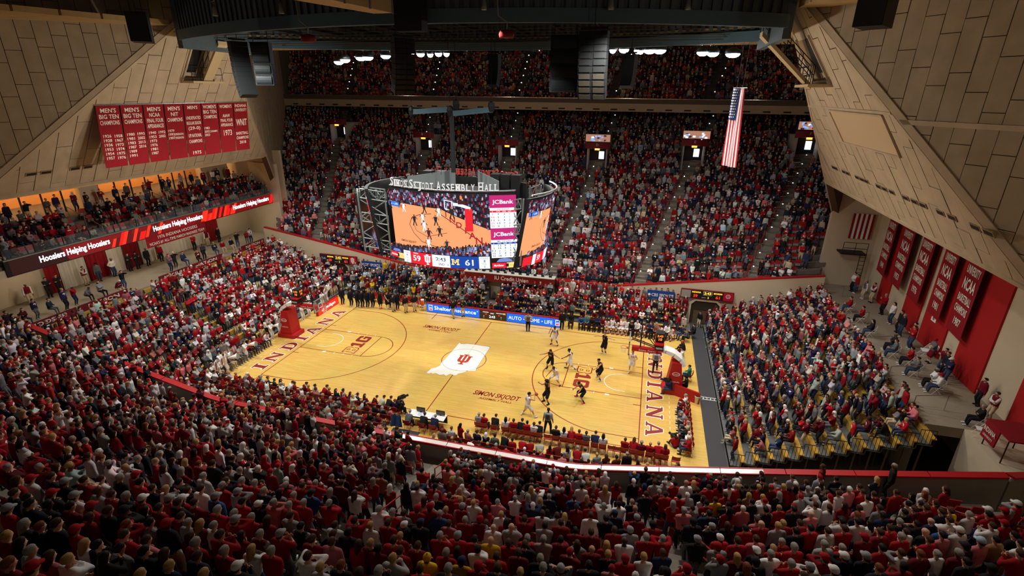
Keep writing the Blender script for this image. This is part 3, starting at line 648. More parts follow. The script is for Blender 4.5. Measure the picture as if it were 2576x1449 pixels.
# ---- championship banners on the left leaning panel
BT = [("MEN'S\nBIG TEN\nCHAMPIONS", '1926\n1928\n1936\n1953\n1954\n1957', '1958\n1967\n1973\n1974\n1975\n1976'), ("MEN'S\nBIG TEN\nCHAMPIONS", '1980\n1981\n1983\n1987\n1989\n1991', '1993\n2002\n2013\n2016'),
      ("MEN'S\nNCAA\nFINAL FOUR\nAPPEARANCES", '1940\n1953\n1973\n1976\n1981\n1987', '1992\n2002'), ("MEN'S\nNIT\nCHAMPIONS", '1979\n1993\n1997', ' \n(PRESEASON)\n(PRESEASON)'),
      ("MEN'S\n \nUNDEFEATED\nREGULAR SEASON\n(29-0)", 'UPI NATIONAL\nCHAMPIONS\n \n1975', None), ("WOMEN'S\nBIG TEN\nCHAMPIONS", '1983\n2002\n2023', ' \n(TOURNAMENT)'), ("WOMEN'S\n \nAIAW\nFINAL FOUR\nAPPEARANCE", '1973', None), ('INDIANA\nUNIVERSITY', 'WNIT', 'BASKETBALL\nCHAMPIONS\n2018')]
sl = math.hypot(.65, 1); vL = A_([.65, 0, 1])/sl; uL = A_([0, 1., 0]); nL = A_([1, 0, -.65])/sl
LBL = ["first crimson banner on the left panel, two full columns of years", "second crimson banner on the left panel, Big Ten years from 1980", "third crimson banner, listing final four appearances", "fourth crimson banner, listing three NIT titles", "fifth crimson banner, undefeated regular season 1975", "sixth crimson banner, women's Big Ten titles", "seventh crimson banner, single year 1973", "rightmost banner on the left panel, women's NIT title 2018"]
for i, (hd_, c1, c2) in enumerate(BT):
    y0 = -6.75+1.77*i*1.0; w = 1.66; o0 = A_([-23.77, 0, 19.58])
    b = thing('banner', LBL[i], 'banner', o0+uL*(y0+w/2)-A_([.55, 0, 4.2]), 'banners on the left leaning panel')
    lean = uL*.20*5.4/5.4          # the cloths lean a little along the panel
    vB = A_([.55, 0, 4.2])/4.236; nB = A_([4.2, 0, -.55])/4.236; P = lambda a, d: o0+uL*(y0+a)-vB*d*.785+nB*.16
    MB().prism([P(0, 5.42), P(w, 5.42), P(w, 0), P(0, 0)], nB*.012).build('cloth', M_REDD, b)
    MB().tube(P(-.05, -.03), P(w+.05, -.03), .035, 6).build('hanging_rod', M_CHROME, b)
    t = MB(); o = lambda a, d: P(a, d)+nB*.016
    def col(s, a, d, h, step, wd_=None, bold=.02):
        for j, ln in enumerate(s.split('\n')):
            if ln.strip(): text(t, ln, o(a, d+j*step), uL, vB, h*.785, bold=bold, width=min(wd_, .62*h*len(ln)) if wd_ else .58*h*len(ln))
    if i < 3: col(hd_, w/2, .62, .36, .52, w*.84); col(c1, w*.27, 2.75, .25, .39); col(c2, w*.76, 2.75 if i else 2.8, .25, .39)
    elif i == 3: col(hd_, w/2, .62, .36, .54, w*.84); col(c1, w*.2, 2.7, .24, .36); col(c2, w*.64, 2.7, .2, .36, .8)
    elif i == 4: col(hd_, w/2, .55, .32, .52, w*.86); col(c1, w/2, 3.4, .34, .6, w*.8)
    elif i == 5: col(hd_, w/2, .55, .36, .52, w*.84); col(c1, w*.2, 2.7, .24, .36); col(c2, w*.64, 2.7, .2, .36, .8)
    elif i == 6: col(hd_, w/2, .55, .34, .5, w*.84); col(c1, w/2, 3.55, .6, .6, .95)
    else: col(hd_, w/2, .5, .32, .48, w*.86); col(c1, w/2, 2.55, .72, .6, w*.8, .03); col(c2, w/2, 3.6, .32, .52, w*.9)
    t.build('lettering', M_CREAM, b)
# ---- right end wall: red columns and five hanging title banners
XW = 33.3
RB = [(13.45, 11.45, 6.75, '1940'), (10.65, 8.35, 6.7, '1953'), (7.55, 5.35, 6.7, '1976'), (4.3, 2.35, 6.75, '1981'), (1.7, -.45, 6.65, '1987')]
ewR = bpy.data.objects['wall_right']
for (y1, y0) in ((12.6, 10.8), (8.0, 5.6), (4.9, 1.9), (.3, -2.5)): MB().box(33.18, y0, 4.2, 33.3, y1, 14).build('red_column', M_REDW, ewR)
for j, (y0, y1) in enumerate(((-8.2, -5.5), (-13, -10.5))): MB().box(33.18, y0, 4.2, 33.3, y1, 14).build('red_column', M_REDW, ewR)
for j, (y1, y0, zb_, yr) in enumerate(RB):
    b = thing('banner', 'crimson title banner on the right end wall, %s' % {'1940': 'year 1940 at its foot, farthest away', '1953': 'second from the far corner, year 1953', '1976': 'middle one of five, year 1976', '1981': 'fourth from the far corner, year 1981', '1987': 'nearest and largest, year 1987'}[yr], 'banner', (33.0, (y0+y1)/2, zb_), 'title banners on the right wall')
    r_ = A_([-.1, -1, 0]); r_ = r_/np.linalg.norm(r_); wd0 = y1-y0; O = A_([32.95, y1, 0])
    MB().prism([O+A_([0, 0, zb_]), O+r_*wd0+A_([0, 0, zb_]), O+r_*wd0+A_([0, 0, 13.4]), O+A_([0, 0, 13.4])], (.015, 0, 0)).build('cloth', M_REDD, b)
    MB().tube(O+A_([0, 0, zb_]), O+r_*wd0+A_([0, 0, zb_]), .03, 6).build('weight_rod', M_REDD, b)
    t = MB()
    for s_, z, h, k in (('INDIANA', 11.25, .5, .62), ('UNIVERSITY', 10.55, .5, .8), ('NCAA', 9.55, .72, .74), ('BASKETBALL', 8.75, .46, .8), ('CHAMPIONS', 8.05, .46, .76), (yr, 7.25, .46, .42)):
        text(t, s_, O+r_*wd0/2+A_([-.03, 0, z]), r_, (0, 0, 1), h, bold=.03, width=wd0*k)
    t.build('lettering', M_CREAM, b)
for (y, z, n) in ((3.6, 6.2, '6'), (-6.6, 6.3, '7')):
    s_ = MB().box(33.14, y-.3, z, 33.17, y+.3, z+.6).build('section_sign', M_WHITEP, None, False, 'small white section sign on a red column, %s' % ('below the 1981 banner' if y > 0 else 'near the press table'), None, 'sign', 'section signs'); t = MB(); text(t, n, (33.12, y, z+.12), (0, -1, 0), (0, 0, 1), .3, bold=.02); t.build('lettering', M_REDD, s_)
# striped drape, camera platform and ladder on the far right pier
d = thing('drape', 'red and white striped drape on the far right pier', 'drape', (31.8, 15.85, 8.6))
for i in range(9): MB().box(31.05+i*.19, 15.84, 8.7, 31.05+i*.19+.18, 15.88, 10.95).build('stripe', M_WHITEP if i % 2 else M_REDD, d)
pf = thing('camera_platform', 'raised camera platform with ladder against the far right pier', 'platform', (31.3, 15.2, 4.2))
MB().box(30.4, 14.6, 7.5, 32.4, 15.9, 7.62).build('deck', M_BLACK, pf)
g = MB()
for x in (30.45, 31.4, 32.35): g.tube((x, 14.65, 7.6), (x, 14.65, 8.6), .025)
for z in (8.1, 8.6): g.tube((30.45, 14.65, z), (32.35, 14.65, z), .025)
g.build('guard_rail', M_BLACK, pf)
g = MB()
for x in (31.9, 32.35): g.tube((x, 14.5, 4.2), (x, 14.6, 7.7), .03)
for k in range(9): g.tube((31.9, 14.52, 4.5+k*.36), (32.35, 14.52, 4.5+k*.36), .02)
g.build('ladder', M_BLACK, pf)

# ---- video board in the middle of the hall
vb = thing('video_board', 'big centre-hung video board with curved screens, truss corners and raised hall name on top', 'scoreboard', (0, 0, 9.2))
ZB, ZT = 9.3, 14.4
def front(u, v, off=0.):
    a = (u-.5)*2; x = a*4.48+.2+(1-v)*.15; y = -2.35-1.2*(1-a*a)+(a+1)*.27; z = ZB+v*(ZT-ZB); n = A_([a*.5, -1, 0]); n /= np.linalg.norm(n)
    y += (v-.5)*-.15
    return A_([x, y, z])+n*off
def sideR(u, v, off=0., s=1):
    a = (u-.5)*2; y = a*2.9; x = 5.55+1.0*(1-a*a)+(v-.5)*.8; return A_([s*(x+off), y*s, ZB+.2+v*(ZT-ZB-.4)])
class Scr:
    "flat picture elements mapped on a curved screen"
    def __init__(s, f): s.f = f; s.mb = MB(); s.mats = []; s.off = .004
    def m(s, rgb, e=1.0):
        k = emis('px_%d_%d_%d' % rgb, rgb, e)
        if k not in s.mats: s.mats.append(k)
        return s.mats.index(k)
    def rect(s, u0, v0, u1, v1, rgb, e=1., sk=0.):
        s.off += .0006; mi = s.m(rgb, e); us = sorted({u0, u1}|{k/96 for k in range(97) if u0 < k/96 < u1})
        for a, b in zip(us, us[1:]):
            s.mb.quad(s.f(a, v0, s.off), s.f(b, v0, s.off), s.f(b+sk, v1, s.off), s.f(a+sk, v1, s.off), mi)
    def poly(s, P, rgb, e=1.):
        s.off += .0004; s.mb.add([s.f(p[0], p[1], s.off) for p in P], [tuple(range(len(P)))], s.m(rgb, e))
    def line(s, pts, w, rgb, asp=1.8):
        s.off += .0004; mi = s.m(rgb)
        for p, q in zip(pts, pts[1:]):
            d_ = A_([(q[0]-p[0])*asp, q[1]-p[1]]); L = np.hypot(*d_)+1e-9; nx, ny = -d_[1]/L*w/asp, d_[0]/L*w
            s.mb.quad(s.f(p[0]-nx, p[1]-ny, s.off), s.f(q[0]-nx, q[1]-ny, s.off), s.f(q[0]+nx, q[1]+ny, s.off), s.f(p[0]+nx, p[1]+ny, s.off), mi)
    def txt(s, body, u, v, h, rgb, wu=None, e=1.1, asp=1.8, sk=0., **k):
        s.off += .0004; V, F = glyphs(body, **k); w0 = V[:, 0].max()-V[:, 0].min(); sx = wu/w0 if wu else h/asp
        s.mb.add([s.f(u+q[0]*sx+q[1]*sk*h, v+q[1]*h, s.off) for q in V], F, s.m(rgb, e))
    def person(s, u, v, h, top, leg, skin, rnd, asp=1.8):
        w = h/asp; a = rnd.uniform(-.12, .12)
        s.line([(u-.16*w, v), (u-.07*w, v+.28*h), (u, v+.5*h)], .05*h, leg); s.line([(u+.2*w, v+.02*h), (u+.12*w, v+.28*h), (u, v+.5*h)], .05*h, leg)
        s.poly([(u-.12*w, v+.42*h), (u+.12*w, v+.42*h), (u+.17*w, v+.82*h), (u-.17*w, v+.82*h)], top)
        s.line([(u-.17*w, v+.78*h), (u-.3*w, v+(.55+a)*h)], .035*h, skin); s.line([(u+.17*w, v+.78*h), (u+.32*w, v+(.6-a)*h)], .035*h, skin)
        s.poly([(u-.06*w, v+.84*h), (u+.06*w, v+.84*h), (u+.07*w, v+h), (u-.07*w, v+h)], skin)
def game_picture(S, u0, u1, v0, v1, rnd, dense=1.):
    U = lambda a: u0+(u1-u0)*a; V = lambda b: v0+(v1-v0)*b
    fl_ = (238, 156, 104); dk_ = (96, 34, 28)
    S.rect(u0, v0, u1, v1, fl_, .9); 
    for i in range(80): a = i/80; S.rect(U(a), V(.78-.07*a if a < .55 else .74-(a-.55)*.75), U(a+.0125), V(1), (34, 22, 38), .5); S.off -= .0006
    S.off += .0006
    pal = [(120, 22, 40), (150, 34, 52), (70, 78, 112), (150, 160, 190), (40, 34, 60), (190, 190, 210), (24, 18, 30), (96, 20, 34), (98, 120, 160)]
    for i in range(int(520*dense)):
        a = rnd.random(); lo = .80-.04*a if a < .6 else .76-(a-.6)*.85; b = rnd.uniform(max(lo, .42), .985)
        w = .012+.006*rnd.random(); c = rnd.choice(pal); S.poly([(U(a-w/2), V(b-.022)), (U(a+w/2), V(b-.022)), (U(a+w*.35), V(b+.02)), (U(a-w*.35), V(b+.02))], c, .8)
    S.rect(U(0), V(.71), U(.14), V(.79), (24, 104, 210)); S.txt('ME • LIFE', U(.07), V(.735), .03*(v1-v0)*1.1, (240, 240, 250), (u1-u0)*.1)
    S.line([(U(.36), V(.17)), (U(.28), V(.3)), (U(.24), V(.44)), (U(.27), V(.56)), (U(.36), V(.63)), (U(.48), V(.66))], .004, dk_); S.line([(U(.36), V(.17)), (U(.5), V(.11)), (U(.7), V(.08))], .004, dk_)
    S.line([(U(.29), V(.44)), (U(.31), V(.35)), (U(.42), V(.27)), (U(.62), V(.36))], .003, dk_); S.line([(U(.52), V(.72)), (U(.98), V(.13))], .005, dk_)
    S.txt('INDIANA', U(.8), V(.40), .055, (150, 30, 40), .28*(u1-u0), sk=0) if False else None
    for i, ch in enumerate('INDIANA'):
        S.txt(ch, U(.62+i*.056), V(.63-i*.088), .07+.004*i, (150, 26, 36), bold=.03)
    S.rect(U(.79), V(.40), U(.855), V(.77), (214, 24, 36)); S.line([(U(.69), V(.84)), (U(.75), V(.83)), (U(.80), V(.80)), (U(.84), V(.77))], .02, (230, 230, 236))
    S.line([(U(.615), V(.90)), (U(.615), V(.76)), (U(.68), V(.74)), (U(.68), V(.88)), (U(.615), V(.90))], .006, (210, 226, 240)); S.rect(U(.735), V(.84), U(.80), V(.9), (60, 12, 16)); S.rect(U(.755), V(.92), U(.775), V(.97), (255, 120, 40))
    wh, bk, sk_, skd = (222, 228, 250), (30, 26, 32), (150, 96, 70), (84, 50, 40)
    for (a, b, h, t_, s_) in ((.19, .64, .16, wh, skd), (.415, .66, .17, bk, sk_), (.555, .63, .16, wh, sk_), (.30, .43, .19, bk, skd), (.39, .50, .17, wh, skd), (.40, .35, .19, wh, skd), (.52, .47, .18, bk, sk_), (.55, .29, .18, bk, skd), (.44, .22, .2, (70, 20, 30), skd), (.43, .06, .2, wh, sk_), (.61, .08, .17, (40, 44, 54), sk_), (.03, .66, .15, (30, 30, 34), sk_), (.675, .60, .2, (26, 26, 30), sk_), (.15, .70, .14, (20, 20, 26), skd)):
        S.person(U(a), V(b), h*(v1-v0), t_, t_, s_, rnd)
    S.txt('SIMON SKJODT', U(.21), V(.125), .03*(v1-v0)*1.2, (96, 26, 26), .18*(u1-u0), bold=.03, shear=.2)
    pal2 = [(40, 30, 44), (90, 22, 36), (120, 132, 176), (60, 70, 110), (150, 30, 44), (30, 24, 34), (170, 180, 214), (84, 96, 140)]
    for i in range(int(330*dense)):
        a = rnd.uniform(.08, 1.0); top_ = .02+.16*max(0, (a-.1))**1.0; b = rnd.uniform(-.0, max(.03, top_))
        w = .022; c = rnd.choice(pal2); S.poly([(U(a-w/2), V(max(0, b-.03))), (U(min(1, a+w/2)), V(max(0, b-.03))), (U(min(1, a+w*.4)), V(b+.03)), (U(a-w*.4), V(b+.03))], c, .85)
        S.poly([(U(a-.005), V(b+.025)), (U(min(1, a+.005)), V(b+.025)), (U(min(1, a+.005)), V(b+.055)), (U(a-.005), V(b+.055))], (46, 30, 28), .8)
S = Scr(front); rnd = random.Random(11)
S.rect(0, 0, 1, 1, (12, 10, 18), .3)
game_picture(S, .0, .826, .175, .995, rnd)
RED_, BLU_, WHT_ = (222, 20, 40), (12, 62, 150), (238, 246, 252)
S.poly([(.005, .12), (.14, .12), (.125, .19), (.02, .19)], (24, 34, 80), .8); S.poly([(.03, .125), (.115, .125), (.10, .165), (.045, .165)], (110, 130, 200), .9)
S.rect(.004, .035, .14, .115, RED_); S.rect(.085, .035, .14, .115, (250, 200, 120)); S.txt('McAlister', .045, .06, .03, (255, 240, 240), .065, bold=.02, shear=.2); S.txt('Rental', .118, .06, .028, (200, 150, 60), .035); S.poly([(.075, .05), (.092, .05), (.092, .1), (.075, .1)], (20, 20, 24))
S.rect(.14, .0, .205, .17, WHT_); S.txt('FOULS', .172, .135, .022, (20, 30, 60), .045, bold=.01); S.txt('4', .172, .09, .034, (190, 20, 40), bold=.02); S.txt('TOL', .172, .055, .022, (20, 30, 60), .028, bold=.01); S.txt('2', .172, .008, .034, (190, 20, 40), bold=.02)
S.rect(.205, .0, .39, .17, RED_); S.txt('59', .26, .045, .08, WHT_, .066, bold=.03); S.txt('BONUS', .255, .143, .02, WHT_, .04, bold=.01)
def tri_s(u, v, s, rgb):
    for P in (TRI_U, TRI_I): S.poly([(u+p[0]*s/1.8, v+(p[1]-.26)*s) for p in P], rgb, 1.1)
tri_s(.352, .085, .1, WHT_)
S.rect(.39, .0, .53, .17, (228, 236, 244)); S.txt('2:43', .46, .085, .05, (20, 34, 60), .076, bold=.02); S.txt('2ND', .462, .025, .032, (20, 34, 60), .048, bold=.01); S.txt('>', .512, .022, .03, (20, 34, 60), bold=.02)
S.rect(.53, .0, .738, .17, BLU_); S.txt('61', .675, .045, .08, WHT_, .06, bold=.03)
Mm = [(0, 0), (.34, 0), (.34, .2), (.26, .2), (.26, .55), (.5, .2), (.74, .55), (.74, .2), (.66, .2), (.66, 0), (1, 0), (1, .2), (.92, .2), (.92, .8), (1, .8), (1, 1), (.72, 1), (.5, .66), (.28, 1), (0, 1), (0, .8), (.08, .8), (.08, .2), (0, .2)]
S.poly([(.54+p[0]*.058, .045+p[1]*.085) for p in Mm], (250, 204, 110))
S.rect(.738, .0, .812, .17, WHT_); S.txt('FOULS', .776, .135, .022, (20, 30, 60), .05, bold=.01); S.txt('8', .776, .09, .034, (20, 30, 60), bold=.02); S.txt('TOL', .776, .055, .022, (20, 30, 60), .03, bold=.01); S.txt('1', .776, .008, .034, (20, 30, 60), bold=.02)
MG = (178, 26, 104); ub, ue = .826, .997; um = (ub+ue)/2
S.rect(ub, .83, ue, .995, MG); S.txt('JCBank', um, .885, .05, WHT_, .135, bold=.03)
S.rect(ub, .795, ue, .83, WHT_); S.txt('INDIANA', um, .803, .02, (190, 20, 40), .08, bold=.01, shear=.2); S.rect(ub, .77, ue, .795, RED_)
S.rect(ub, .56, ue, .77, WHT_)
def table(rows, v0, dv, c1):
    for i, r in enumerate(rows):
        for j, q in enumerate(r): S.txt(q, ub+(.017, .055, .093, .127, .158)[j], v0-dv*i, .025, c1 if j == 0 else (16, 30, 60), (.02 if len(q) > 1 else None), bold=.02)
for v, c in ((.776, WHT_),):
    for j, q in enumerate(('#', 'PTS', 'REB', 'AST', 'F')): S.txt(q, ub+(.017, .055, .093, .127, .158)[j], v, .013, WHT_, .022 if len(q) > 1 else None)
table([('3', '9', '3', '1', '1'), ('10', '5', '3', '1', '3'), ('11', '6', '4', '2', '1'), ('21', '13', '9', '2', '1'), ('32', '8', '2', '1', '1')], .735, .04, (180, 20, 40))
S.rect(ub, .40, ue, .56, MG); S.txt('JCBank', um, .455, .05, WHT_, .135, bold=.03)
S.rect(ub, .365, ue, .40, WHT_); S.txt('MICHIGAN', um, .373, .02, (16, 40, 90), .09, bold=.01, shear=.2); S.rect(ub, .34, ue, .365, BLU_); S.rect(ub, .15, ue, .34, WHT_)
for j, q in enumerate(('#', 'PTS', 'REB', 'AST', 'F')): S.txt(q, ub+(.017, .055, .093, .127, .158)[j], .346, .013, WHT_, .022 if len(q) > 1 else None)
table([('1', '13', '8', '5', '2'), ('3', '16', '4', '3', '1'), ('11', '2', '1', '0', '1'), ('15', '3', '4', '0', '2'), ('50', '18', '7', '0', '2')], .31, .036, (16, 30, 60))
S.poly([(ub+.03, .09), (ue-.03, .09), (ue-.05, .135), (um, .148), (ub+.05, .135)], (120, 140, 210), .8)
S.rect(ub, .005, ub+.1, .08, RED_); S.rect(ub+.1, .005, ue, .08, (250, 204, 120)); S.txt('McAlister', ub+.045, .03, .028, (255, 240, 240), .07, bold=.02, shear=.2); S.txt('Rental', ub+.14, .03, .026, (200, 150, 60), .04); S.poly([(ub+.092, .02), (ub+.112, .02), (ub+.112, .066), (ub+.092, .066)], (20, 20, 24))
def cabinet(f, name, th=.25, n=24):
    b = MB()
    for i in range(n):
        a, c = i/n, (i+1)/n
        for (v0, v1) in ((-.01, 1.01),):
            P = [f(a, v0, -.01), f(c, v0, -.01), f(c, v1, -.01), f(a, v1, -.01)]; Q = [f(a, v0, -th), f(c, v0, -th), f(c, v1, -th), f(a, v1, -th)]
            b.add(P+Q, [(0, 1, 2, 3), (7, 6, 5, 4), (4, 5, 1, 0), (3, 2, 6, 7), (1, 5, 6, 2), (0, 3, 7, 4)])
    return b.build(name, M_BLACK, vb)
sc_ = cabinet(front, 'front_screen'); o = S.mb.build('screen_picture', S.mats, None); 
o.parent = sc_; o.location = (0, 0, -9.2)
for s in (1, -1):
    f = lambda u, v, off=0., s=s: sideR(u, v, off, s)
    cs = cabinet(f, 'side_screen'); S2 = Scr(f); S2.rect(0, 0, 1, 1, (12, 10, 18), .3); game_picture(S2, 0, .99, .17, .99, random.Random(5+s), .6)
    S2.rect(.0, .02, .13, .15, RED_); S2.rect(.14, 0, .2, .16, WHT_); S2.rect(.2, 0, .39, .16, RED_); S2.txt('59', .26, .045, .08, WHT_, .066, bold=.03); S2.rect(.39, 0, .53, .16, WHT_); S2.rect(.53, 0, .74, .16, BLU_)
    o2 = S2.mb.build('screen_picture', S2.mats, None); o2.parent = cs; o2.location = (0, 0, -9.2)
bk_ = lambda u, v, off=0.: front(1-u, v, off)*A_([1, -1, 1])
cabinet(bk_, 'rear_screen')
core = MB().box(-3.6, -1.9, 9.7, 3.6, 1.9, 14.0); core.build('inner_case', M_BLACK, vb)
for (x0, y0, x1, y1) in ((-3.6, -1.9, -4.4, -2.2), (3.6, -1.9, 4.4, -2.2)): pass
wgs = MB()
for s in (-1, 1):
    for q in (-1, 1):
        if q < 0: MB().prism([(s*.9, 1.6, 13.4), (s*3.4, -1.3, 13.4), (s*3.4, -1.3, 15.0), (s*.9, 1.6, 15.2)], (0, .06, 0)).build('wing_panel', mat('panel_grey', (140, 150, 150), .6), vb)
for x in (-3.2, -2.2, 2.2, 3.0, 3.8): MB().box(x-.34, 1.6, 12.8, x+.34, 2.4, 15.0).build('equipment_box', M_BLACK, vb)

def truss(tr, p, q, w, n, r=.05):
    p, q = A_(p, float), A_(q, float); up_ = A_([0, 0, 1.]); 
    tr.tube(p, q, r, 6); tr.tube(p+up_*w, q+up_*w, r, 6)
    for i in range(n+1):
        a = p+(q-p)*i/n; tr.tube(a, a+up_*w, r*.6, 5)
        if i < n: b = p+(q-p)*(i+1)/n; tr.tube(a if i % 2 else a+up_*w, b+up_*w if i % 2 else b, r*.6, 5)
for s in (-1, 1):
    for q in (-1, 1):
        tr = MB(); A0 = (s*4.62, q*2.3); E = (s*6.5, q*2.7) if s < 0 else (s*5.35, q*2.75)
        for z in (9.7, 11.6, 13.3): truss(tr, (*A0, z), (*E, z+.25), .65, 3)
        for (x, y) in (A0, E): tr.tube((x, y, 9.6), (x*1.03, y, 14.2), .07, 6)
        for z in (9.8, 11.0, 12.2): tr.tube((*A0, z), (*E, z+1.2), .04, 5); tr.tube((*E, z), (*A0, z+1.2), .04, 5)
        if s < 0 and q < 0: truss(tr, (-4.6, -2.5, 13.6), (-7.3, -1.0, 13.4), .6, 5)
        tr.build('corner_truss', mat('truss_grey', (132, 142, 138), .5, .3), vb)
rim = [sideR(i/12, 1.06, .12, 1) for i in range(13)]; MB().path(rim, .06, 6).build('curved_rim', mat('truss_grey', (132, 142, 138)), vb)
fins = MB()
for i in range(6): fins.obox((-6.9-.12*i, -2.2+.75*i, 11.9), (.05, 0, 0), (0, .26, 0), (-.12, 0, 1.9))
fins.build('dark_fin', M_DARK, vb)
cap = MB(); 
for i in range(24): a, c = front(i/24, 1.02, .02), front((i+1)/24, 1.02, .02); cap.prism([a, c, c+A_([0, .3, 0]), a+A_([0, .3, 0])], (0, 0, .06))
cap.build('top_edge', M_STEEL, vb)
nm = MB()
def name_on(f, s0, u0, u1, mb):
    V, F = glyphs('S', bold=.03); x = u0; words_ = 'SIMON SKJODT ASSEMBLY HALL'; wts = []
    big = {0, 6, 13, 22}
    for i, ch in enumerate(words_): wts.append(.45 if ch == ' ' else (1.15 if i in big else .92)*(.64 if ch in 'I' else 1.25 if ch == 'M' else 1))
    tot = sum(wts); 
    for i, ch in enumerate(words_):
        w = (u1-u0)*wts[i]/tot
        if ch != ' ':
            V, F = glyphs(ch, bold=.02); h = .56 if i in big else .44; x0, x1 = V[:, 0].min(), V[:, 0].max(); n = len(V)
            P = lambda d: [f(x+w*.11+(q[0]-x0)/(x1-x0)*w*.76, 1.035, d)+A_([0, 0, q[1]*h]) for q in V]
            # a slab serif: thin bars at foot and head of upright letters
            mb.add(P(.1), F, 0); mb.add(P(.0), [t_[::-1] for t_ in F], 1)
            E = {}
            for t_ in F:
                for a, b in zip(t_, t_[1:]+t_[:1]): E[(a, b)] = 1
            A1, B1 = P(.1), P(.0)
            for (a, b) in E:
                if (b, a) not in E: mb.add([A1[a], B1[a], B1[b], A1[b]], [(0, 1, 2, 3)], 1)
            if ch in 'IMNKJTHL' or ch in 'D':
                for z0 in ((0, h-.06) if ch not in 'TL' else ((0,) if ch == 'T' else (0, h-.06))):
                    a, b = f(x+w*.05, 1.035, .06)+A_([0, 0, z0+.03]), f(x+w*(.95 if ch not in 'DL' or z0 == 0 else .45), 1.035, .06)+A_([0, 0, z0+.03])
                    mb.beam(a, b, .1, .05, 0)
        x += w
name_on(front, 1, .025, .895, nm); nm.build('raised_name', [emis('name_white', (255, 250, 244), .62), mat('name_edge', (120, 122, 126), .6)], vb)
nm2 = MB(); name_on(bk_, -1, .1, .95, nm2); nm2.build('raised_name', [mat('name_rear', (190, 70, 60), .6)]*2, vb)
# hanger: post, spreader beam, motors, cables
hg = thing('hoist_frame', 'dark spreader beam with chain motors and mast carrying the video board', 'hoist', (0, -1, 14.5))
MB().box(-.12, -1.12, 15.4, .12, -.88, 19.6).build('mast', M_DARK, hg)
b = MB(); b.beam((-2.9, -1, 19.35), (-.15, -1, 19.55), .3, .34); b.build('spreader_beam', M_FLANGE, hg)
b = MB(); b.beam((.15, -1, 19.3), (2.9, -1, 19.6), .3, .34); b.build('spreader_beam', M_FLANGE, hg)
for x, z in ((-2.9, 19.55), (-.1, 19.6), (.35, 20.0), (2.8, 19.9)): MB().lathe((x, -1, z-.3), [(.1, -.25), (.2, -.1), (.24, .2), (.2, .42), (.06, .5)], 10).build('chain_motor', M_DARK, hg)
b = MB()
for x in (-2.9, -.1, .35, 2.8): b.tube((x, -1, 20), (x, -1, 24.6), .018, 5)
for x in (-1.6, -.9, .9, 1.7): b.tube((x, -1.05, 15.2), (x, -1.05, 19.3), .015, 5)
b.build('hoist_cable', M_BLACK, hg)

# ---- scorer's table with LED front
tb = thing('scorers_table', "long scorer's table with blue insurance LED boards along the far sideline", 'table', (0, 8.4, 0))
MB().box(-7.0, 8.2, 0, 6.6, 8.36, .93).build('led_case', M_RED, tb); MB().box(-7.0, 8.36, .7, 6.6, 9.0, .76).build('table_top', M_BLACK, tb)
MB().box(-7.0, 8.16, .9, 6.6, 8.4, .97).build('top_edge', M_RED, tb)
scb = MB(); yq = 8.19
def face(x0, x1, z0, z1, mi, y=yq): scb.quad((x0, y, z0), (x1, y, z0), (x1, y, z1), (x0, y, z1), mi)
face(-6.98, -1.4, .03, .89, 0); face(-1.4, 1.36, .03, .89, 1); face(1.36, 6.55, .03, .89, 0)
for x0 in (-6.75, 6.12):
    face(x0, x0+.42, .2, .78, 2, yq-.003); face(x0+.04, x0+.38, .42, .72, 0, yq-.006); face(x0+.04, x0+.38, .24, .38, 3, yq-.006); face(x0+.09, x0+.33, .5, .54, 2, yq-.009)
scb.build('led_face', [emis('blue_board', (0, 96, 224), .95), emis('brown_board', (58, 36, 20), .6), emis('led_white', (240, 246, 255), 1.1), emis('led_red', (230, 30, 40), 1.)], tb)
t = MB(); text(t, 'Shelter Insurance', (-3.95, yq-.008, .33), (1, 0, 0), (0, 0, 1), .38, bold=.015, width=4.4); text(t, '®', (-1.6, yq-.008, .6), (1, 0, 0), (0, 0, 1), .12)
text(t, 'AUTO • HOME • LIFE', (3.7, yq-.008, .28), (1, 0, 0), (0, 0, 1), .36, width=4.3); text(t, '2:43', (-.1, yq-.008, .16), (1, 0, 0), (0, 0, 1), .26, bold=.02); text(t, '2ND', (-.1, yq-.008, .58), (1, 0, 0), (0, 0, 1), .13)
text(t, 'INDIANA', (-.75, yq-.008, .68), (1, 0, 0), (0, 0, 1), .1); text(t, 'MICHIGAN', (.65, yq-.008, .68), (1, 0, 0), (0, 0, 1), .1); text(t, '4\n2', (-.95, yq-.008, .28), (1, 0, 0), (0, 0, 1), .1); text(t, '8\n1', (.8, yq-.008, .28), (1, 0, 0), (0, 0, 1), .1); t.build('lettering', emis('led_text', (250, 250, 255), 1.2), tb)
t = MB(); text(t, '59', (-.72, yq-.008, .44), (1, 0, 0), (0, 0, 1), .16, bold=.02); text(t, '61', (.62, yq-.008, .44), (1, 0, 0), (0, 0, 1), .16, bold=.02); t.build('score_digits', emis('led_digit', (240, 40, 24), 1.2), tb)
t = MB(); t.add([(1.02+p[0]*.22, yq-.008, .64+p[1]*.17) for p in Mm], [tuple(range(len(Mm)))]); t.build('team_letter', emis('led_maize', (250, 200, 90), 1.1), tb)
for jx, x in enumerate(np.linspace(-6.4, 6.2, 15)):
    b = MB().box(x-.16, 8.5, .762, x+.16, 8.75, .785); b.box(x-.16, 8.44, .765, x+.16, 8.47, .98); b.build('laptop', M_BLACK, None, False, 'small dark laptop on the scorer table, %s from the left' % ORD[jx], None, 'laptop', 'laptops on the scorer table')
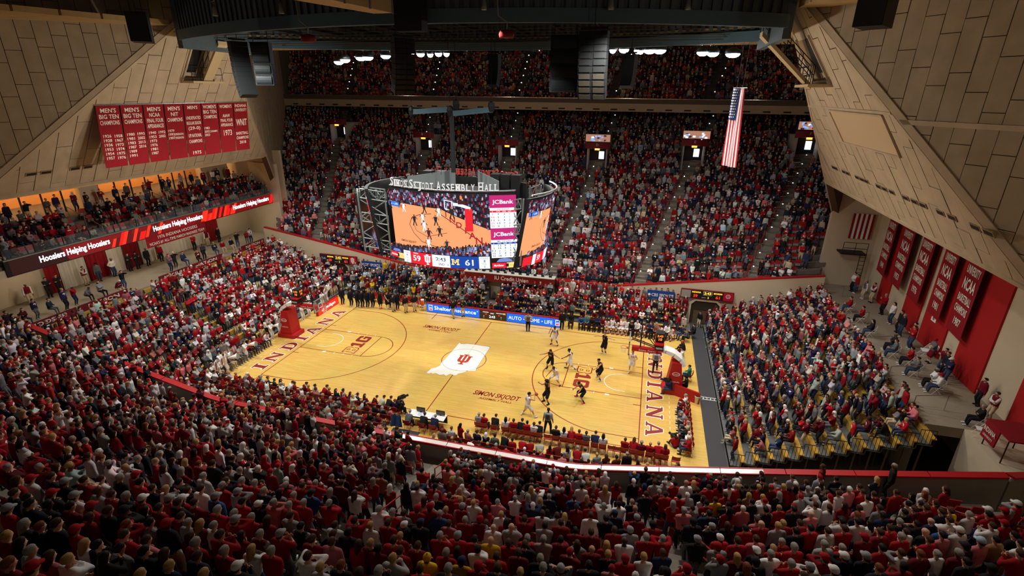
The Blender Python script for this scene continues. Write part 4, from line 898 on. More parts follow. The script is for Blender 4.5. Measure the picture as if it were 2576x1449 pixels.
# press desk on the far wall
pd = thing('press_desk', 'crimson press desk set into the far wall with credit union lettering', 'desk', (0, 12.6, 2.1))
MB().prism([(-4.5, 12.62, 2.2), (5.05, 12.62, 2.35), (5.05, 12.62, 3.12), (-4.5, 12.62, 3.06)], (0, .12, 0)).build('desk_front', mat('desk_red', (140, 22, 26), .5), pd)
MB().prism([(-4.55, 12.55, 3.06), (5.1, 12.55, 3.12), (5.1, 13.5, 3.12), (-4.55, 13.5, 3.06)], (0, 0, .06)).build('desk_top', mat('desk_top', (196, 190, 178), .5), pd)
t = MB(); text(t, 'IU Credit Union', (.6, 12.6, 2.5), (1, 0, 0), (0, 0, 1), .42, bold=.02, width=3.6); t.build('lettering', M_WHITEP, pd)
for jx, x in enumerate(np.linspace(-4.1, 4.6, 12)): 
    b = MB().box(x-.15, 12.95, 3.16, x+.15, 13.2, 3.18); b.box(x-.15, 12.93, 3.18, x+.15, 12.95, 3.38); b.build('laptop', M_DARK, None, False, 'grey laptop on the crimson press desk, %s from the left' % ORD[jx], None, 'laptop', 'laptops on the press desk')
# wall scoreboards, network banners
def wall_board(x0, x1, z0, z1, lab, left):
    b = thing('wall_scoreboard', lab, 'scoreboard', ((x0+x1)/2, 12.8, z0)); y = 12.72
    MB().box(x0, y, z0, x1, y+.2, z1).build('board_case', mat('board_case', (110, 14, 20), .5), b)
    a, c = x0+.95, x1-.95; MB().box(a, y-.02, z0+.08, c, y, z1-.06).build('display', M_BLACK, b)
    p = MB().box(x0+.06, y-.02, z0+.08, a-.06, y, z1-.08); p.build('sponsor_panel', mat('sponsor_grey', (150, 150, 140), .5) if not left else mat('sponsor_navy', (36, 40, 66), .5), b)
    p = MB().box(c+.06, y-.02, z0+.08, x1-.06, y, z1-.08); p.build('sponsor_panel', mat('sponsor_red', (190, 20, 44), .5), b)
    am = emis('amber_led', (255, 190, 40), 1.6); rd = emis('red_led', (255, 40, 24), 1.6); w = c-a; h = z1-z0
    t = MB(); text(t, 'INDIANA', (a+w*.16, y-.03, z1-h*.32), (1, 0, 0), (0, 0, 1), h*.17, bold=.02, width=w*.28); text(t, 'MICHIGAN', (a+w*.84, y-.03, z1-h*.32), (1, 0, 0), (0, 0, 1), h*.17, bold=.02, width=w*.26); text(t, '2:43', (a+w*.52, y-.03, z1-h*.42), (1, 0, 0), (0, 0, 1), h*.26, bold=.03, width=w*.22); text(t, '2', (a+w*.55, y-.03, z0+h*.14), (1, 0, 0), (0, 0, 1), h*.2, bold=.02); t.build('clock_digits', am, b)
    t = MB(); text(t, '59', (a+w*.14, y-.03, z0+h*.2), (1, 0, 0), (0, 0, 1), h*.3, bold=.03, width=w*.13); text(t, '61', (a+w*.86, y-.03, z0+h*.2), (1, 0, 0), (0, 0, 1), h*.3, bold=.03, width=w*.13); t.build('score_digits', rd, b)
    t = MB(); text(t, 'PERIOD', (a+w*.41, y-.03, z0+h*.16), (1, 0, 0), (0, 0, 1), h*.1, width=w*.13)
    fr = MB()
    for (xa, za, xb, zb_) in ((a+w*.38, z1-h*.52, a+w*.66, z1-h*.5), (a+w*.38, z1-h*.1, a+w*.66, z1-h*.08), (a+w*.38, z1-h*.52, a+w*.39, z1-h*.08), (a+w*.65, z1-h*.52, a+w*.66, z1-h*.08)): t.box(xa, y-.03, za, xb, y-.025, zb_)
    t.build('lettering', M_WHITEP, b)
    if left: t = MB(); text(t, 'Taft', (x0+.5, y-.03, z0+h*.4), (1, 0, 0), (0, 0, 1), h*.25); trident(t, (x1-.5, y-.03, z0+h*.5), (1, 0, 0), (0, 0, 1), h*.5); t.build('sponsor_name', M_WHITEP, b)
    else:
        t = MB(); n = 20
        for i in range(n): a0, a1 = 2*PI*i/n, 2*PI*(i+1)/n; t.quad(*[(x1-.5+q*math.cos(z), y-.03, z0+h*.58+q*math.sin(z)) for q, z in ((.15, a0), (.2, a0), (.2, a1), (.15, a1))])
        text(t, 'C', (x1-.5, y-.03, z0+h*.5), (1, 0, 0), (0, 0, 1), h*.16, bold=.02); t.build('sponsor_name', M_WHITEP, b)
wall_board(-22.0, -17.3, 2.42, 3.4, 'red wall scoreboard above the left tunnel', True); wall_board(17.25, 21.95, 2.6, 3.5, 'red wall scoreboard above the right tunnel', False)
for x0, x1, z0, z1, lab in ((-16.8, -14.4, 2.2, 3.0, 'left'), (14.2, 16.75, 2.12, 2.98, 'right')):
    b = thing('network_banner', 'blue sports network banner on the far wall, %s of the press desk' % lab, 'banner', ((x0+x1)/2, 12.9, z0), 'network banners on the far wall')
    MB().box(x0, 12.86, z0, x1, 12.9, z1).build('cloth', mat('network_blue', (22, 66, 146), .6), b); t = MB(); text(t, 'CBS SPORTS', ((x0+x1)/2+.12, 12.85, z0+.26), (1, 0, 0), (0, 0, 1), .3, bold=.025, width=(x1-x0)*.78)
    c_ = A_([x0+.2, 12.85, z0+.41])
    for i in range(14): a0, a1 = 2*PI*i/14, 2*PI*(i+1)/14; t.quad(*[c_+A_([q*math.cos(z), 0, q*math.sin(z)]) for q, z in ((.07, a0), (.13, a0), (.13, a1), (.07, a1))])
    t.build('lettering', M_WHITEP, b)
s_ = MB().box(16.95, 12.88, 2.5, 17.17, 12.9, 2.85).build('section_sign', M_REDD, None, False, 'small red section 4 sign between network banner and right wall scoreboard', None, 'sign'); t = MB(); text(t, '4', (17.06, 12.87, 2.56), (1, 0, 0), (0, 0, 1), .16, bold=.02); t.build('lettering', M_WHITEP, s_)
# sloping HOOSIERS board closing the left bleachers
hb = thing('banner', 'crimson HOOSIERS board sloping up the far end of the left bleachers', 'banner', (-20.0, 12.5, 1))
a, b_ = A_([-17.9, 12.45, .1]), A_([-23.2, 12.45, 1.9]); MB().prism([a, b_, b_+A_([0, 0, 1.0]), a+A_([0, 0, 1.0])], (0, .05, 0)).build('board', M_REDD, hb)
t = MB(); dd = (a-b_)/np.linalg.norm(a-b_); text(t, 'HOOSIERS', (a+b_)/2+A_([.2, -.03, .36]), dd, (0, 0, 1), .46, bold=.03, width=2.6); t.build('lettering', M_CREAM, hb)
# courtside LED boards beyond each baseline
for sx, y0, y1, lab in ((-1, 4.1, 7.6, 'left'), (1, 1.3, 5.2, 'right')):
    x = sx*16.75; b = thing('courtside_board', 'low red LED advertising board behind the %s basket' % lab, 'board', (x, (y0+y1)/2, 0), 'courtside boards')
    MB().box(x-.12, y0, 0, x+.12, y1, .85).build('board_case', M_RED, b)
    q = MB(); q.quad((x-sx*.13, y0+.05, .05), (x-sx*.13, y1-.05, .05), (x-sx*.13, y1-.05, .8), (x-sx*.13, y0+.05, .8)) if sx < 0 else q.quad((x-.13, y1-.05, .05), (x-.13, y0+.05, .05), (x-.13, y0+.05, .8), (x-.13, y1-.05, .8))
    q.build('led_face', emis('board_red', (226, 40, 24), .9), b); t = MB(); text(t, 'St. Mulligan', (x-sx*.14, (y0+y1)/2, .3), (0, -sx*-1*-1 if sx > 0 else 1, 0), (0, 0, 1), .3, bold=.01, width=2.3) if sx < 0 else text(t, 'JC Bank', (x-.14, (y0+y1)/2, .3), (0, -1, 0), (0, 0, 1), .3, width=2.0); t.build('lettering', emis('led_text', (250, 250, 255), 1.2), b)
b = thing('courtside_board', 'red padded board angled beside the right stanchion base', 'board', (17.2, -1.2, 0), 'courtside boards'); MB().prism([(16.6, -.7, 0), (18.3, -1.5, 0), (18.3, -1.5, .9), (16.6, -.7, .9)], (.06, .12, 0)).build('board_case', M_RED, b)

# ---- baskets
def basket(s, lab):
    g = thing('basketball_goal', 'portable basketball goal with red padded stanchion at the %s baseline' % lab, 'basketball hoop', (s*15.2, 0, 0), 'basketball goals')
    X = lambda x: s*x
    b = MB(); b.prism([(X(15.75), -.75, 0), (X(17.4), -.75, 0), (X(17.4), .75, 0), (X(15.75), .75, 0)], (0, 0, .35)); b.prism([(X(16.0), -.6, .35), (X(17.2), -.6, .35), (X(16.9), -.5, 2.5), (X(16.25), -.5, 2.5)] if s < 0 else [(X(17.2), -.6, .35), (X(16.0), -.6, .35), (X(16.25), -.5, 2.5), (X(16.9), -.5, 2.5)], (0, 1.2 if s else 1, 0)); b.build('base_pad', M_RED, g)
    b = MB(); pts = [(17.1, 2.3), (16.8, 2.75), (16.3, 3.1), (15.7, 3.28), (15.2, 3.32)]
    for p, q in zip(pts, pts[1:]): b.obox((X((p[0]+q[0])/2), 0, (p[1]+q[1])/2), (X((q[0]-p[0])/2*1.05), 0, (q[1]-p[1])/2*1.05), (0, .42, 0), A_([-(q[1]-p[1])*s, 0, (q[0]-p[0])])*-.22)
    b.build('arm_hood', M_WHITEP, g)
    b = MB().box(min(X(13.3), X(15.4)), -.18, 2.92, max(X(13.3), X(15.4)), .18, 3.22); b.build('arm_pad', M_RED, g)
    t = MB(); text(t, 'State Farm', (X(14.4), -.19, 3.0), (1, 0, 0), (0, 0, 1), .14, width=1.2); t.build('lettering', M_WHITEP, g)
    b = MB()
    for y in (-.12, .12): b.tube((X(15.2), y, 3.3), (X(13.25), y, 3.85), .04); b.tube((X(15.2), y, 3.2), (X(14.2), y*4, 4.5), .03); 
    b.tube((X(13.9), 0, 3.1), (X(13.9), 0, 4.9), .05); b.tube((X(13.2), .5, 3.9), (X(13.9), .05, 4.4), .02); b.tube((X(13.2), -.5, 3.9), (X(13.9), -.05, 4.4), .02); b.build('brace', M_BLACK, g)
    f = MB(); x0 = X(13.105)
    for (ya, yb, za, zb_) in ((-.915, .915, 2.9, 2.97), (-.915, .915, 3.9, 3.97), (-.915, -.86, 2.9, 3.97), (.86, .915, 2.9, 3.97)): f.box(x0-.04, ya, za, x0+.04, yb, zb_)
    f.build('board_frame', M_STEEL, g); MB().box(x0-.012, -.86, 2.97, x0+.012, .86, 3.9).build('backboard', M_GLASS, g)
    f = MB()
    for (ya, yb, za, zb_) in ((-.3, .3, 3.1, 3.14), (-.3, .3, 3.5, 3.54), (-.3, -.26, 3.1, 3.54), (.26, .3, 3.1, 3.54)): f.box(x0-.02, ya, za, x0+.02, yb, zb_)
    f.build('target_square', M_WHITEP, g)
    rc = A_([X(12.725), 0, 3.05]); r = MB(); n = 20
    for i in range(n): a, c = 2*PI*i/n, 2*PI*(i+1)/n; r.tube(rc+.23*A_([math.cos(a), math.sin(a), 0]), rc+.23*A_([math.cos(c), math.sin(c), 0]), .018, 5)
    r.obox(rc+A_([s*.3, 0, -.02]), (.08, 0, 0), (0, .08, 0), (0, 0, .05)); r.build('rim', mat('rim_orange', (226, 80, 26), .4), g)
    nt_ = MB()
    for i in range(12):
        for d in (1, -1):
            P = []
            for k in range(4): a = 2*PI*(i+d*k*.5)/12; q = (.23, .19, .15, .13)[k]; P.append(rc+A_([q*math.cos(a), q*math.sin(a), -.14*k-.01]))
            nt_.path(P, .006, 3)
    nt_.build('net', M_WHITEP, g)
    c = MB().box(min(X(14.9), X(15.5)), -.62, 3.4, max(X(14.9), X(15.5)), .62, 3.85); c.build('arm_box', M_BLACK, g)
    c = MB().box(min(X(14.88), X(15.52)), -.66, 3.82, max(X(14.88), X(15.52)), .66, 3.9); c.box(min(X(14.88), X(15.52)), -.66, 3.36, max(X(14.88), X(15.52)), .66, 3.42); c.build('box_trim', M_RED, g)
    t = MB(); text(t, 'TRUEWOOD' if s > 0 else 'SPALDING', (X(15.2), -.63, 3.52), (1, 0, 0), (0, 0, 1), .14, bold=.02, width=.48); t.build('lettering', M_WHITEP, g)
    k = MB().box(X(15.2)-.3, -.32, 4.0, X(15.2)+.3, .32, 4.62); k.build('shot_clock', M_BLACK, g)
    t = MB()
    for (o, r_) in (((X(15.2), -.33, 0), (1, 0, 0)), ((X(15.2)-s*.31, 0, 0), (0, -s*1., 0) )):
        text(t, '2:43', A_(o)+A_([0, 0, 4.36]), r_, (0, 0, 1), .16, bold=.03, width=.4); 
    text(t, '10', (X(15.2), -.33, 4.08), (1, 0, 0), (0, 0, 1), .2, bold=.03); text(t, '10', (X(15.2)-s*.31, 0, 4.08), (0, -s*1., 0), (0, 0, 1), .2, bold=.03); t.build('clock_digits', emis('shot_digit', (255, 120, 40), 1.8), g)
    for z in (1.0, 1.7): 
        t = MB(); n = 16; c_ = A_([X(16.6), -.62, z])
        if z > 1.5:
            for i in range(n): a0, a1 = 2*PI*i/n, 2*PI*(i+1)/n; t.quad(*[c_+A_([q*math.cos(a)*1.7, 0, q*math.sin(a)]) for q, a in ((.13, a0), (.16, a0), (.16, a1), (.13, a1))])
            text(t, 'meijer', c_+A_([0, 0, -.05]), (1, 0, 0), (0, 0, 1), .12, width=.35)
        else: text(t, 'smithville', c_, (1, 0, 0), (0, 0, 1), .12, width=.6)
        t.build('pad_lettering', M_WHITEP, g)
basket(1, 'right'); basket(-1, 'left')

# ---- lights, speakers, sirens under the ring
LP = [(852, 153, 1), (868, 148, 1), (908, 143, 1.1), (925, 142, 1.1), (970, 138, 1), (1033, 134, .7), (1058, 133, .8), (1082, 134, .6), (1103, 132, .7), (1123, 132, .6), (1542, 123, .6), (1570, 122, .9), (1604, 124, .6), (1612, 125, .6), (1635, 124, 1.1), (1660, 124, 1.1), (1768, 129, 1), (1794, 131, 1), (1844, 133, 1.2)]
bar = thing('light_bar', 'long pale truss bar that holds the bright court lamps under the ring', 'truss', (0, 10.4, 24)); 
for x0, x1, z in ((-16.5, -3.6, 24.15), (8.6, 19.4, 24.25)): MB().box(x0, 10.35, z, x1, 10.5, z+.16).build('bar', M_DUCT, bar)
for i, (px, py, s) in enumerate(LP):
    s *= 1.45
    q = at(px, py, y=10.2); l = thing('court_lamp', 'lit white court lamp, %s from the left along the light bars' % ORD[i], 'lamp', q, 'court lamps under the ring'+(' left' if px < 1300 else ' right'))
    MB().lathe(q+A_([0, 0, .05]), [(.3*s, -.12), (.34*s, 0), (.26*s, .2), (.1*s, .34)], 12).build('lamp_housing', M_DARK, l, True); MB().lathe(q, [(.02, -.34), (.14*s, -.32), (.24*s, -.24), (.3*s, -.12), (.3*s, -.02)], 12).build('bulb_face', emis('lamp_white', (236, 244, 255), 14), l, True); MB().tube(q+A_([0, 0, .3]), (q[0], 10.4, 24.3), .02, 5).build('yoke', M_DARK, l)
def line_array(name, label, top, fwd, n, mh, w, d, curve, gold=0, group=None):
    g = thing(name, label, 'loudspeaker', top-A_([0, 0, n*mh]), group); p = A_(top, float); fwd = A_(fwd, float)/np.linalg.norm(fwd); sd = np.cross(fwd, (0, 0, 1)); ang = 0
    fr = MB().beam(p+sd*w*.5+A_([0, 0, .12]), p-sd*w*.5+A_([0, 0, .12]), .1, .1); fr.tube(p+A_([0, 0, .1]), p+A_([0, 0, 2.0]), .02, 5); fr.build('fly_frame', M_DARK, g)
    for i in range(n):
        ang += curve*(i/n); up_ = A_([0, 0, 1])*math.cos(ang)+fwd*-math.sin(ang)*-1*0+(-fwd)*0; dn = A_([0, 0, -1.])*math.cos(ang)-fwd*math.sin(ang)*1.0; fw = fwd*math.cos(ang)-A_([0, 0, 1])*math.sin(ang)
        c = p+dn*mh/2; m = MB().obox(c, sd*w/2, fw*d/2, dn*mh*.47)
        cab = m.build('speaker_cabinet', mat('speaker_shell', (13, 17, 19), .6, .0), g)
        gm = MB()
        for q in (-1, 1): gm.obox(c+fw*(d/2+.012)+sd*q*w*.26, sd*w*.2, fw*.012, dn*mh*.38)
        gm.build('grille', mat('grille_gold', (44, 38, 26), .8) if gold and i >= n-gold else mat('grille_dark', (10, 13, 14), .7), cab)
        p = p+dn*mh
    return g
V_ = lambda px, py, z: at(px, py, z=z)
line_array('line_array', 'curved black line array hanging over the centre left, gold grilles at its foot', V_(1012, 96, 23.4), (.75, -.6, 0), 11, .26, 1.2, .55, .085, 4)
line_array('line_array', 'large curved line array right of centre with gold grilles at its foot', V_(1496, 78, 23.4), (-.1, -1, 0), 10, .3, 1.35, .55, .085, 4)
line_array('line_array', 'small far line array seen side-on just left of centre', V_(1245, 136, 23.0), (.2, 1, 0), 10, .2, .7, .45, .09)
line_array('line_array', 'far line array half hidden behind the large one', V_(1588, 138, 23.0), (.5, 1, 0), 10, .2, .8, .5, .09)
line_array('line_array', 'black line array at far left, curving away beside a stack of bass cabinets', V_(596, 104, 23.4), (-.8, .4, 0), 11, .29, 1.0, .5, -.0 if 0 else .085)
def sub_stack(lab, x0, y0, z0, w, n, h, yaw=0):
    g = thing('subwoofer_stack', lab, 'loudspeaker', (x0, y0, z0-n*h)); r_ = A_([math.cos(yaw), math.sin(yaw), 0]); f_ = A_([math.sin(yaw), -math.cos(yaw), 0])
    for i in range(n):
        c = A_([x0, y0, z0-h*(i+.5)]); MB().obox(c, r_*w/2, f_*.3, (0, 0, h*.49)).build('bass_cabinet', mat('sub_shell', (14, 20, 22), .6), g); b = MB(); k = 6
        for j in range(k): a0, a1 = PI*j/k, PI*(j+1)/k; P = lambda a: c+f_*(.3+.07*math.sin(a))+A_([0, 0, h*.42*math.cos(a)]); b.quad(P(a0)-r_*w*.42, P(a1)-r_*w*.42, P(a1)+r_*w*.42, P(a0)+r_*w*.42)
        b.build('grille', mat('sub_grille', (20, 30, 33), .55), g, True)
    for s in (-1, 1): MB().tube(A_([x0, y0, z0])+r_*s*w*.4, A_([x0, y0, z0+1.5])+r_*s*w*.4, .025, 5).build('hanger', M_DARK, g)
q = V_(655, 106, 23.4); sub_stack('stack of four bass cabinets beside the far left line array', q[0], q[1], 23.4, 1.1, 4, .62, .35)
q = V_(1424, 88, 23.4); sub_stack('stack of four bass cabinets left of the large line array', q[0], q[1], 23.4, 1.45, 4, .68, .05)
for (px, py, w, h, D, lab) in ((352, 70, 1.25, 1.35, 26, 'black loudspeaker box hanging before the left side wall'), (2208, 10, 1.35, 1.6, 19, 'black loudspeaker box cut by the top edge on the right')):
    d_ = RGT*(px-W/2)/FPX-UPV*(py-H/2)/FPX+FWD; c = CAM+d_*D; g = thing('loudspeaker', lab, 'loudspeaker', c-A_([0, 0, h/2]))
    ya = .75 if px < 1000 else -.55; r_ = A_([math.cos(ya), math.sin(ya), 0]); f_ = A_([math.sin(ya), -math.cos(ya), 0]); MB().obox(c, r_*w*.36, f_*w*.55, (0, 0, h/2)).build('cabinet', M_BLACK, g); MB().obox(c+f_*w*.56, r_*w*.34, f_*.02, (0, 0, h*.47)).build('grille', mat('grille_black', (34, 36, 40), .7), g)
    for s in (-1, 1): MB().tube(c+r_*s*.25+A_([0, 0, h/2]), c+r_*s*.25+A_([0, 0, h/2+1.6]), .02, 5).build('hanger', M_DARK, g)
for (px, py, z, lab) in ((776, 97, 23.0, 'left'), (1274, 86, 23.2, 'right')):
    q = V_(px, py, z); g = thing('siren_lamp', 'red round lamp hanging under the ring, %s of two' % lab, 'lamp', q-A_([0, 0, .15]), 'red hanging lamps'); MB().lathe(q, [(.34, -.15), (.36, 0), (.3, .15), (.08, .2)], 14).build('housing', mat('siren_red', (130, 24, 20), .5), g, True); MB().path([q+A_([0, 0, .15]), q+A_([.05, 0, .5]), q+A_([-.4, 0, .8]), q+A_([-.45, 0, 1.6])], .03, 5).build('flex_conduit', M_STEEL, g)
MB().box(.75, -9.9, 23.35, 2.15, -9.2, 31).build('black_column', M_BLACK, None, False, 'black boxed column in front of the ring at the top edge', None, 'column')
du = thing('air_duct', 'beige sheet-metal air duct ending in front of the ring', 'duct', (0, -13, 24)); P = [(-.72-.7, -14.78-1.9, 24), (.55+.35, -14.55-1.9, 24), (.98, -11.2, 24), (.70, -10.9, 24)]
MB().prism([(-2.2, -18.5, 24.0), (-.2, -18.5, 24.0), (1.15, -10.8, 24.0), (.2, -10.8, 24.0)], (0, 0, .75)).build('duct_body', M_DUCT, du)
b = MB()
for k in range(6): f_ = k/5; b.obox((1.15-1.35*f_+.01, -10.8-7.7*f_, 24.37), (.03, 0, 0), (0, .05, 0), (0, 0, .4))
b.build('duct_flange', M_STEEL, du)
for (px, py) in ((540, 25), (707, 18), (984, 8), (1218, 6), (1538, 5), (1732, 6)):
    q = at(px, py, z=26.2); q = A_([q[0], rx(q[0])-.2 if abs(q[0]) < 19 else q[1], 0]); 
    tt = (rx(q[0])-.25-CAM[1]); dd = RGT*(px-W/2)/FPX-UPV*(py-H/2)/FPX+FWD; q = CAM+dd*((-8.75-.3+.0145*(CAM[0]+dd[0]*27-.5)**2-CAM[1])/dd[1])
    g = thing('flood_lamp', 'unlit silver flood lamp on the ring face, ' + {540: 'farthest left', 707: 'second from the left', 984: 'beside the air duct', 1218: 'right of the black column', 1538: 'above the large line array', 1732: 'farthest right'}[px], 'lamp', q-A_([0, 0, .3]), 'unlit lamps on the ring face')
    MB().lathe(q, [(.05, .25), (.1, .1), (.12, -.1), (.16, -.28), (.14, -.32)], 10).build('reflector', M_STEEL, g, True); MB().path([q+A_([0, 0, .2]), q+A_([-.12, 0, .42]), q+A_([0, .1, .5])], .025, 5).build('bracket', M_STEEL, g)

# ---- flag
fg = thing('flag', 'long American flag hanging vertically in the right upper hall', 'flag', (18.95, 8, 15.4)); 
def fpt(a, b, off=0.):                   # a across 0..1, b down 0..1
    th = -1.02; w = 1.25+.3*b; r_ = A_([math.cos(th), math.sin(th), 0]); n = A_([math.sin(th), -math.cos(th), 0]); wav = .07*math.sin(a*9+b*2)
    return A_([18.95, 8, 21.1])+r_*(a-.5)*w+A_([.08*b, 0, -5.6*b])+n*(wav+off)
def fquad(mb, a0, a1, b0, b1, off, n=3, m=10):
    for i in range(n):
        for j in range(m): A1, A2 = a0+(a1-a0)*i/n, a0+(a1-a0)*(i+1)/n; B1, B2 = b0+(b1-b0)*j/m, b0+(b1-b0)*(j+1)/m; mb.quad(fpt(A1, B2, off), fpt(A2, B2, off), fpt(A2, B1, off), fpt(A1, B1, off))
for i in range(13): m = MB(); fquad(m, i/13, (i+1)/13, 0, 1, 0); m.build('stripe', mat('flag_red', (178, 20, 40), .8) if i % 2 == 0 else mat('flag_white', (220, 216, 214), .8), fg, True)
m = MB(); fquad(m, 0, .54, 0, .4, .02); fquad(m, 0, .54, 0, .4, -.02); m.build('canton', mat('flag_blue', (24, 36, 84), .8), fg, True)
m = MB()
for i in range(11):
    for j in range(5 if i % 2 else 6):
        c = fpt((.05+.088*j+(.044 if i % 2 else 0)), .02+.034*i, .03); 
        for th in (0,): r_ = A_([math.cos(-1.02), math.sin(-1.02), 0]); m.add([c+r_*.045*math.cos(2*PI*k/5+.3)*(1 if 1 else 0)+A_([0, 0, .06*math.sin(2*PI*k/5+.3)]) for k in range(5)], [(0, 1, 2, 3, 4)])
m.build('star', M_WHITEP, fg)
MB().tube(fpt(-.1, 0), fpt(1.1, 0), .03, 6).build('flag_bar', M_CHROME, fg); b = MB(); b.tube(fpt(.3, 0), fpt(.3, 0)+A_([0, 0, 3.4]), .012, 4); b.tube(fpt(.8, 0), fpt(.8, 0)+A_([0, 0, 3.4]), .012, 4); b.build('flag_cable', M_CHROME, fg)

# ---- vomitories in the far stand, each with a red awning, exit sign and monitor
for j, a in enumerate(AX):
    yv = 31.4; x = aisle_x(a, yv); z = 1.75+((yv-yfront(x))/TR)*RI+bump(x)*.45; zt_ = z+2.4
    g = thing('stand_portal', 'stand entrance with scalloped red awning, %s of six across the far stand' % ('first', 'second', 'third', 'fourth', 'fifth', 'sixth')[j], 'doorway', (x, yv, z), 'portals across the far stand')
    b = MB().box(x-1.25, yv, z-.6, x-1.1, yv+4.2, zt_); b.box(x+1.1, yv, z-.6, x+1.25, yv+4.2, zt_); b.box(x-1.25, yv, zt_, x+1.25, yv+4.2, zt_+.12); b.build('side_wall', mat('portal_white', (186, 180, 170), .7), g)
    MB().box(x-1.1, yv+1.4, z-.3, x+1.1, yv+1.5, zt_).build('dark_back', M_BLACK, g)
    MB().box(x+.1, yv+1.36, z+1.0, x+.75, yv+1.39, zt_-.45).build('lit_window', emis('daylight', (214, 222, 240), 1.6), g)
    b = MB(); n = 8
    for i in range(n): t0, t1 = i/n, (i+1)/n; f_ = lambda t: (x-1.5+3.0*t, yv-.05-.35*math.sin(PI*t), 0); P0, P1 = A_(f_(t0)), A_(f_(t1)); b.quad(P0+A_([0, 0, zt_-.05-.12*math.sin(PI*t0)*-1]), P1+A_([0, 0, zt_-.05+.12*math.sin(PI*t1)]), P1+A_([0, 0, zt_+.75]), P0+A_([0, 0, zt_+.75]))
    b.build('awning', mat('awning_red', (128, 20, 34), .6), g); t = MB(); text(t, 'ABCDEF'[j], (x, yv-.43, zt_+.35), (1, 0, 0), (0, 0, 1), .3, bold=.01); t.build('portal_letter', M_CREAM, g)
    MB().box(x-.3, yv-.2, zt_-.18, x+.3, yv-.12, zt_+.06).build('exit_sign', emis('exit_orange', (255, 150, 60), 2.2), g)
    if j >= 3:
        s_ = thing('monitor', 'bright hanging monitor above the %s portal of the far stand' % ('fourth', 'fifth', 'sixth')[j-3], 'screen', (x-.3, yv-.5, zt_+.9), 'monitors above the portals'); x0, x1 = x-1.5, x+(1.6 if j < 5 else .6); MB().box(x0, yv-.6, zt_+.85, x1, yv-.5, zt_+1.8).build('monitor_case', M_BLACK, s_)
        p = MB(); p.quad((x0+.05, yv-.605, zt_+.9), (x1-.05, yv-.605, zt_+.9), (x1-.05, yv-.605, zt_+1.75), (x0+.05, yv-.605, zt_+1.75), 0); rq = random.Random(j)
        for i in range(14): u = rq.uniform(x0+.1, x1-.5); v = rq.uniform(zt_+.9, zt_+1.5); p.quad((u, yv-.61-.001*i, v), (u+rq.uniform(.1, .45), yv-.61-.001*i, v), (u+.3, yv-.61-.001*i, v+.2), (u, yv-.61-.001*i, v+.2), rq.choice((1, 2, 3, 1)))
        p.build('monitor_picture', [emis('mon_tan', (170, 120, 96), .8), emis('mon_blue', (120, 160, 230), 1.), emis('mon_dark', (60, 40, 60), .6), emis('mon_white', (230, 235, 250), 1.)], s_)
# step lights down the aisles of the far stand and balcony
m = MB(); rq = random.Random(2)
for a in AX:
    for k in range(1, NR, 2):
        y = 14.3+k*TR; x = aisle_x(a, y); m.box(x-.5, yrow(k, x)-.03, zrow(k, x)-.18, x-.42, yrow(k, x)-.01, zrow(k, x)-.1)
    for k in range(0, NB, 2): x = aisle_x(a, 36+k*.8); m.box(x-.06, 36.77+k*.82, 18.9+k*.5, x+.06, 36.79+k*.82, 19.0+k*.5)
props(m.build('step_lights', emis('step_light', (236, 240, 255), 4), None, False, 'tiny white step lights down the far stand aisles', None, 'lights', None), kind='stuff')
# aisle hand rails: red tube rails in the near stand, brown-red in the far one
def handrail(sg, a, k0, lab, grp):
    g = thing('hand_rail', lab, 'railing', (aisle_x(a, 14.3+k0*TR), sg*(14.3+k0*TR), zrow(k0, aisle_x(a, 14.3+k0*TR))), grp); P = []
    for k in (k0, k0+3):
        y = 14.3+k*TR; x = aisle_x(a, y)+(.62 if sg < 0 else -.62)*(1 if 1 else -1); P.append(A_([x, sg*yrow(k, x), zrow(k, x)]))
    u = A_([0, 0, .95]); MB().path([P[0], P[0]+u, P[1]+u, P[1]], .03, 6).build('top_rail', M_RAIL, g); MB().tube(P[0]+u*.5, P[1]+u*.5, .024, 6).build('mid_rail', M_RAIL, g); MB().tube((P[0]+P[1])/2, (P[0]+P[1])/2+u, .026, 6).build('post', M_RAIL, g)
for a, k0, lab in ((AX[3], 1, 'lower'), (AX[3], 5, 'middle'), (AX[3], 9, 'upper'), (AX[4], 1, 'lowest'), (AX[4], 4, 'second'), (AX[4], 7, 'third'), (AX[4], 11, 'topmost'), (AX[5], 2, 'lower'), (AX[5], 6, 'upper')):
    handrail(-1, a, k0, 'red tube hand rail, %s on the %s aisle of the near stand' % (lab, {4: 'centre', 12.9: 'right-of-centre', 23: 'far right'}[a[0]]), 'red hand rails in the near stand')
for a in AX:
    for k0 in (0, 4, 8, 12, 16): handrail(1, a, k0, 'thin red hand rail %s on the %s aisle of the far stand' % ({0: 'at the foot', 4: 'second from the foot', 8: 'third from the foot', 12: 'fourth from the foot', 16: 'fifth from the foot'}[k0], ('leftmost', 'second', 'third', 'fourth', 'fifth', 'rightmost')[AX.index(a)]), 'hand rails in the far stand')
